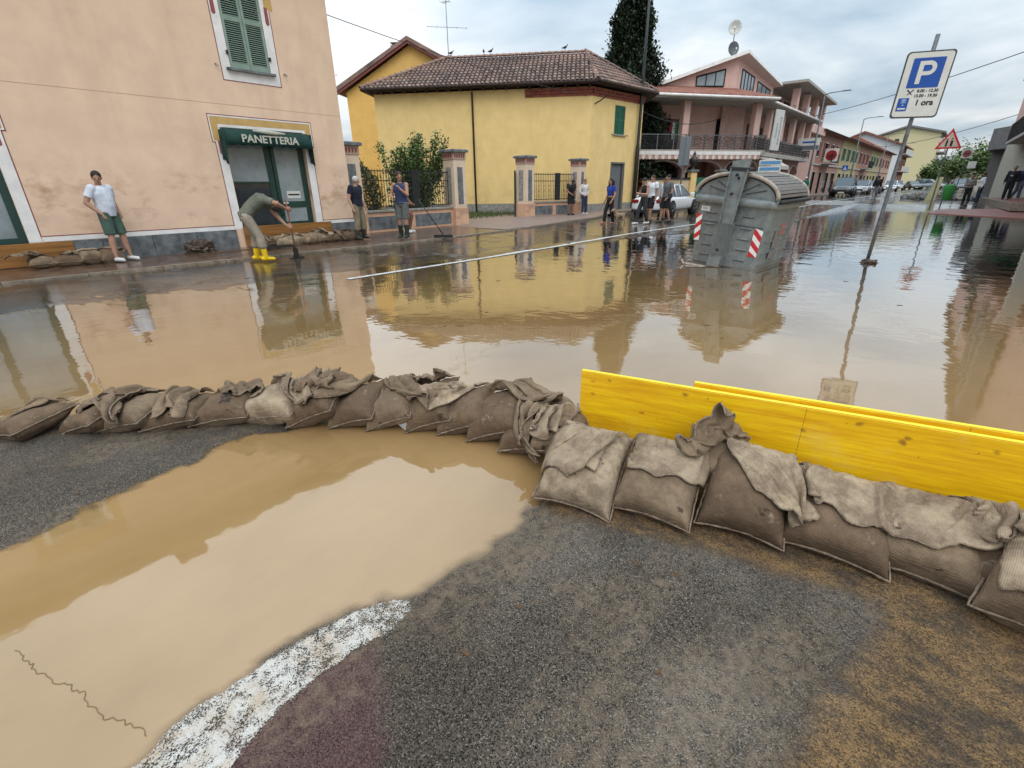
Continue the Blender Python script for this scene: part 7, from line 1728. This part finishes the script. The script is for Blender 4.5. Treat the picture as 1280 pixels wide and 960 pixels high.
    if strap:
        MB().tube([J['shR']+Vector((-.05, .06, .06)), J['chest']+Vector((0, .15, -.03)), J['waist']+Vector((-.15, .11, 0))], .014, 6).build('bag_strap', MT['black_metal'], o); MB().bbox(-.28, -.14, -.06, .10, .90, 1.08, .03).build('shoulder_bag', MT['black_metal'], o)
    return o
# facing angle: person looks along local +y; rotz turns it
FACEX = R(-90)    # looking towards +x (the flooded road)
person('man in white printed T-shirt and green shorts leaning by the pink wall, hands in pockets', (-13.12, 2.26, .07), R(-55),
 dict(pelvis=(0, -.03, .95), waist=(0, .0, 1.10), chest=(0, .0, 1.30), head=(.03, .03, 1.60), elL=(-.30, -.10, 1.15), wrL=(-.20, .07, .93), elR=(.30, -.10, 1.15), wrR=(.20, .07, .93), handL=(.2, .1, -1), handR=(-.2, .1, -1), anL=(-.13, .10, .08), knL=(-.12, .06, .50), anR=(.17, .05, .08), knR=(.13, .05, .5)),
 sk=(.40, .22, .15), shirt=(.66, .70, .78), bottoms=(.06, .11, .085), shoes=(.65, .65, .65), vox=.0135, belly=.035, look=R(-45), print_=(.30, .38, .22), height=1.77, sleeve=.5)
person('man bending over in olive T-shirt, beige trousers and yellow rubber boots, shovelling', (-10.95, 4.28, .015), R(-20),
 dict(pelvis=(0, -.16, .90), waist=(0, -.02, 1.06), chest=(.02, .17, 1.20), neck=(.03, .32, 1.18), head=(.03, .43, 1.09), shL=(-.15, .26, 1.20), shR=(.20, .28, 1.19), elL=(-.06, .40, .92), wrL=(.09, .56, .70), elR=(.33, .44, 1.13), wrR=(.16, .60, 1.03), handL=(.3, .7, -.3), handR=(-.2, .7, -.3), hipL=(-.09, -.15, .88), hipR=(.09, -.15, .88), knL=(-.12, -.05, .50), knR=(.13, .02, .50), anL=(-.13, -.10, .09), anR=(.15, .06, .09)),
 sk=(.36, .19, .12), shirt=(.14, .145, .11), bottoms=(.32, .27, .21), legs='long', shoes=(.80, .52, .01), boots='tall', vox=.0135, hair=(.05, .04, .035), sleeve=.55, height=1.78)
sv = thing('shovel', 'long handled shovel held by the bending man in yellow boots', 'shovel', (-10.615, 4.87, .02))
MB().tube([(0, 0, 0.02), (.0, -.02, 1.22)], .016, 8).build('handle', flat('shaft_wood', (.20, .075, .04)), sv, True); MB().prism([(-.11, 0), (.11, 0), (.10, .22), (.03, .28), (-.03, .28), (-.10, .22)], -.01, .01, 'y').build('blade', MT['black_metal'], sv)
person('white haired man in navy T-shirt and muddy camouflage trousers by the gate pillar', (-12.85, 7.9, .07), R(-70),
 dict(neck=(0, .02, 1.45), head=(0, .06, 1.585), chest=(0, .01, 1.29), elL=(-.27, -.05, 1.12), wrL=(-.28, .06, .87), elR=(.27, -.05, 1.12), wrR=(.27, .05, .86), knL=(-.12, .05, .5), anL=(-.14, .02, .09), knR=(.13, .04, .5), anR=(.17, .0, .09)),
 sk=(.42, .25, .18), hair=(.60, .58, .56), shirt=(.012, .014, .030), bottoms=(.22, .18, .12), legs='long', boots=True, shoes=(.04, .045, .035), vox=.014, look=R(30), height=1.73, belly=.02)
person('man in sleeveless blue top and grey shorts with rubber boots, holding the broom', (-12.05, 8.85, .07), R(-150),
 dict(elL=(-.24, .10, 1.15), wrL=(-.12, .26, 1.30), handL=(.5, .2, .8), elR=(.27, .02, 1.15), wrR=(.16, .28, 1.08), handR=(-.3, .6, .2), head=(-.01, .03, 1.62), anL=(-.10, .03, .09), anR=(.12, -.06, .09)),
 sk=(.40, .21, .14), hair=(.06, .035, .02), shirt=(.035, .05, .12), sleeve=0, bottoms=(.12, .13, .125), boots='tall', shoes=(.025, .035, .025), vox=.014, look=R(40), height=1.80)
bo = thing('broom', 'push broom with long black handle, its head resting at the kerb', 'broom', (-11.35, 9.75, .055), R(35))
MB().tube([(0, 0, .08), (-.55, -.45, 1.08)], .014, 8).build('handle', MT['black_metal'], bo, True); MB().bbox(-.28, .28, -.05, .05, .0, .08, .01).build('brush_head', MT['dark'], bo)
person('person in red patterned shorts and white shoes half hidden behind the broom man', (-13.55, 10.0, .07), R(-60),
 dict(pelvis=(0, -.18, .80), waist=(0, -.12, .95), chest=(0, -.03, 1.13), neck=(0, .03, 1.28), head=(0, .10, 1.42), shL=(-.18, .0, 1.23), shR=(.18, .0, 1.23), elL=(-.22, .12, .98), wrL=(-.10, .3, .88), elR=(.22, .12, .98), wrR=(.10, .3, .90), hipL=(-.09, -.16, .77), hipR=(.09, -.16, .77), knL=(-.15, .22, .55), knR=(.15, .22, .55), anL=(-.13, .12, .09), anR=(.13, .12, .09)),
 sk=(.20, .10, .07), shirt=(.02, .02, .025), bottoms=(.28, .10, .10), shoes=(.66, .66, .66), vox=.018)
person('person in black leaning forward with head down at the short railing', (-14.35, 20.7, .12), R(-115),
 dict(neck=(0, .12, 1.42), head=(.02, .22, 1.52), chest=(0, .06, 1.27), wrL=(-.12, .22, .98), elL=(-.24, .03, 1.12), wrR=(.12, .24, .98), elR=(.24, .03, 1.12)),
 sk=(.25, .13, .09), shirt=(.02, .02, .022), bottoms=(.02, .02, .022), shoes=(.02, .02, .02), vox=.019, height=1.74)
person('person in loose white shirt and dark jeans standing before the last pillar', (-14.35, 21.9, .12), R(-105),
 dict(elL=(-.30, -.08, 1.15), wrL=(-.16, .04, 1.0), elR=(.30, -.06, 1.15), wrR=(.18, .08, .96)),
 sk=(.42, .25, .18), hair=(.22, .15, .10), shirt=(.66, .62, .62), sleeve=.9, bottoms=(.03, .045, .09), legs='long', shoes=(.7, .7, .7), vox=.019, height=1.68, slim=.92)
person('young woman in cropped blue T-shirt and black trousers walking a dog', (-10.2, 17.4, .03), R(155),
 dict(anL=(-.09, -.14, .09), knL=(-.09, -.02, .50), anR=(.10, .18, .09), knR=(.10, .14, .5), wrR=(.28, .08, .86), wrL=(-.24, .10, .90)),
 sk=(.38, .20, .13), hair=(.012, .010, .010), hlen='long', shirt=(.02, .05, .30), bottoms=(.014, .014, .016), legs='long', shoes=(.42, .16, .13), vox=.017, height=1.68, slim=.90, midriff=True, look=R(20))
person('young woman in black crop top and dark printed trousers looking at her phone', (-9.05, 17.95, .03), R(150),
 dict(wrL=(-.07, .26, 1.14), elL=(-.24, .04, 1.12), wrR=(.05, .28, 1.14), elR=(.24, .04, 1.12), handL=(.4, .8, .1), handR=(-.4, .8, .1), neck=(0, .0, 1.45), head=(0, .06, 1.58), anL=(-.09, -.16, .10), knL=(-.10, -.02, .50), anR=(.11, .22, .08), knR=(.11, .15, .5)),
 sk=(.40, .22, .15), hair=(.02, .013, .01), hlen='bun', shirt=(.015, .013, .013), sleeve=0, bottoms=(.035, .035, .038), legs='long', shoes=(.68, .68, .68), vox=.017, height=1.70, slim=.90, midriff=True)
person('young man in white T-shirt and black shorts, middle of the walking group', (-9.35, 19.2, .03), R(160),
 dict(anL=(-.10, .14, .09), knL=(-.1, .12, .5), anR=(.1, -.1, .1)), sk=(.36, .2, .13), hair=(.05, .032, .02), shirt=(.66, .68, .72), bottoms=(.014, .014, .016), shoes=(.03, .03, .03), vox=.017, height=1.80)
person('young man in grey T-shirt with shoulder bag and black shorts, right of the walking group', (-8.75, 19.3, .03), R(150),
 dict(anL=(-.10, -.12, .10), anR=(.1, .15, .08), knR=(.1, .12, .5), wrL=(-.16, .10, .9)), sk=(.36, .2, .13), hair=(.010, .009, .009), shirt=(.11, .12, .125), bottoms=(.012, .012, .013), shoes=(.05, .05, .05), vox=.017, height=1.80, strap=True)
person('young person in pale top mostly hidden behind the walking group', (-9.8, 21.3, .04), R(150), sk=(.3, .17, .11), hair=(.02, .015, .01), shirt=(.6, .6, .62), bottoms=(.03, .03, .03), vox=.02, height=1.72)
person('older person in white cap and pale shirt between the two white cars', (-9.6, 27.0, .06), R(170), dict(wrL=(-.2, .3, 1.1)), sk=(.4, .25, .18), hair=None, hat=(.62, .58, .52), shirt=(.50, .52, .54), bottoms=(.3, .3, .3), vox=.021, height=1.66)
person('person in green jacket with white cap beside the first lamp post', (-10.5, 51.2, .28), R(170), sk=(.3, .2, .15), hair=None, hat=(.7, .7, .7), shirt=(.02, .17, .12), sleeve=.9, bottoms=(.06, .06, .07), legs='long', vox=.026, height=1.74)
person('person in dark clothes walking in the road beyond the waste container', (-5.3, 51.5, .24), R(10), dict(anL=(-.1, -.18, .1), anR=(.1, .2, .1)), sk=(.2, .12, .09), shirt=(.015, .015, .018), sleeve=.9, bottoms=(.22, .22, .24), legs='long', vox=.026, height=1.76, shoes=(.5, .5, .5))
person('dark clothed person on the far pavement beside the crossing sign', (-11.9, 71.5, .3), R(120), sk=(.2, .12, .09), shirt=(.02, .02, .03), sleeve=.9, bottoms=(.03, .03, .03), legs='long', vox=.03, height=1.72)
person('person in patterned grey top and black trousers on the red paving', (.35, 44.2, .135), R(170), sk=(.3, .18, .13), hair=(.2, .14, .1), shirt=(.20, .19, .19), sleeve=.8, bottoms=(.015, .015, .016), legs='long', vox=.024, height=1.70, pose=dict(wrL=(-.1, .25, 1.15), wrR=(.1, .25, 1.15), anL=(-.16, .05, .09), anR=(.12, -.1, .09)))
person('man in white shirt and dark jeans, hand on hip, on the red paving', (.88, 43.4, .135), R(100), sk=(.2, .11, .08), hair=(.02, .02, .02), shirt=(.62, .66, .74), sleeve=.8, bottoms=(.025, .035, .06), legs='long', vox=.024, height=1.80, pose=dict(elR=(.33, -.05, 1.15), wrR=(.17, .03, 1.02), anL=(-.14, .02, .09)))
person('man in dark suit with pale tie standing on the raised platform', (1.98, 40.2, .445), R(165), sk=(.3, .17, .12), hair=(.2, .2, .2), shirt=(.015, .016, .022), sleeve=.95, bottoms=(.014, .015, .02), legs='long', vox=.022, height=1.78, print_=(.55, .58, .62))
person('man in navy polo and grey blue jeans at the right edge of the raised platform', (2.42, 40.6, .445), R(130), sk=(.36, .2, .14), hair=(.12, .09, .07), shirt=(.02, .028, .06), bottoms=(.14, .17, .23), legs='long', shoes=(.6, .6, .6), vox=.022, height=1.78, pose=dict(elR=(.28, .05, 1.15), wrR=(.12, .22, 1.1), anR=(.20, .15, .09)))

# the small dog on its lead
dg_ = thing('dog', 'small shaggy tan and grey dog on a lead beside the woman in blue', 'dog', (-9.85, 17.55, .03), R(160))
b = MB()
# body axis along +y (head at +y)
loft_spine(b, [(Vector((0, -.24, .33)), .05, .05), (Vector((0, -.20, .34)), .085, .09), (Vector((0, -.08, .33)), .085, .085), (Vector((0, .06, .33)), .092, .11), (Vector((0, .16, .35)), .085, .105), (Vector((0, .21, .40)), .06, .07)], (1, 0, 0))
capsule(b, (0, .17, .38), (0, .27, .50), .065, .055); b.ball((0, .30, .53), (.062, .075, .058), 12, 8); capsule(b, (0, .34, .51), (0, .42, .495), .035, .024)
for q in (-1, 1):
    b.ball((q*.058, .27, .535), (.018, .03, .045), 8, 6)
    capsule(b, (q*.06, .15, .30), (q*.06, .16, .18), .035, .024); capsule(b, (q*.06, .16, .18), (q*.06, .15+.02*q, .03), .022, .018); capsule(b, (q*.06, .15+.02*q, .02), (q*.06, .19+.02*q, .02), .02, .017)
    capsule(b, (q*.06, -.18, .30), (q*.065, -.13, .20), .052, .030); capsule(b, (q*.065, -.13, .20), (q*.065, -.23, .12), .026, .018); capsule(b, (q*.065, -.23, .12), (q*.065, -.21+.03*q, .03), .018, .016); capsule(b, (q*.065, -.21+.03*q, .02), (q*.065, -.16+.03*q, .02), .018, .016)
capsule(b, (0, -.24, .36), (0, -.33, .46), .025, .018); capsule(b, (0, -.33, .46), (0, -.30, .54), .02, .012)
fused(b, 'body', mat('dog_fur', (.34, .25, .15), .95, .5, 16, .9, 60, col2=(.09, .075, .06)), dg_, .011, 1)
MB().ball((0, .44, .50), .012, 8, 6).build('nose', MT['black_print'], dg_)
tag(MB().tube([(-9.92, 17.32, .47), (-9.98, 17.35, .62), (-10.02, 17.37, .80)], .006, 5).build('dog_lead', MT['red']), 'thin red lead running from the woman in blue to her dog', 'lead')
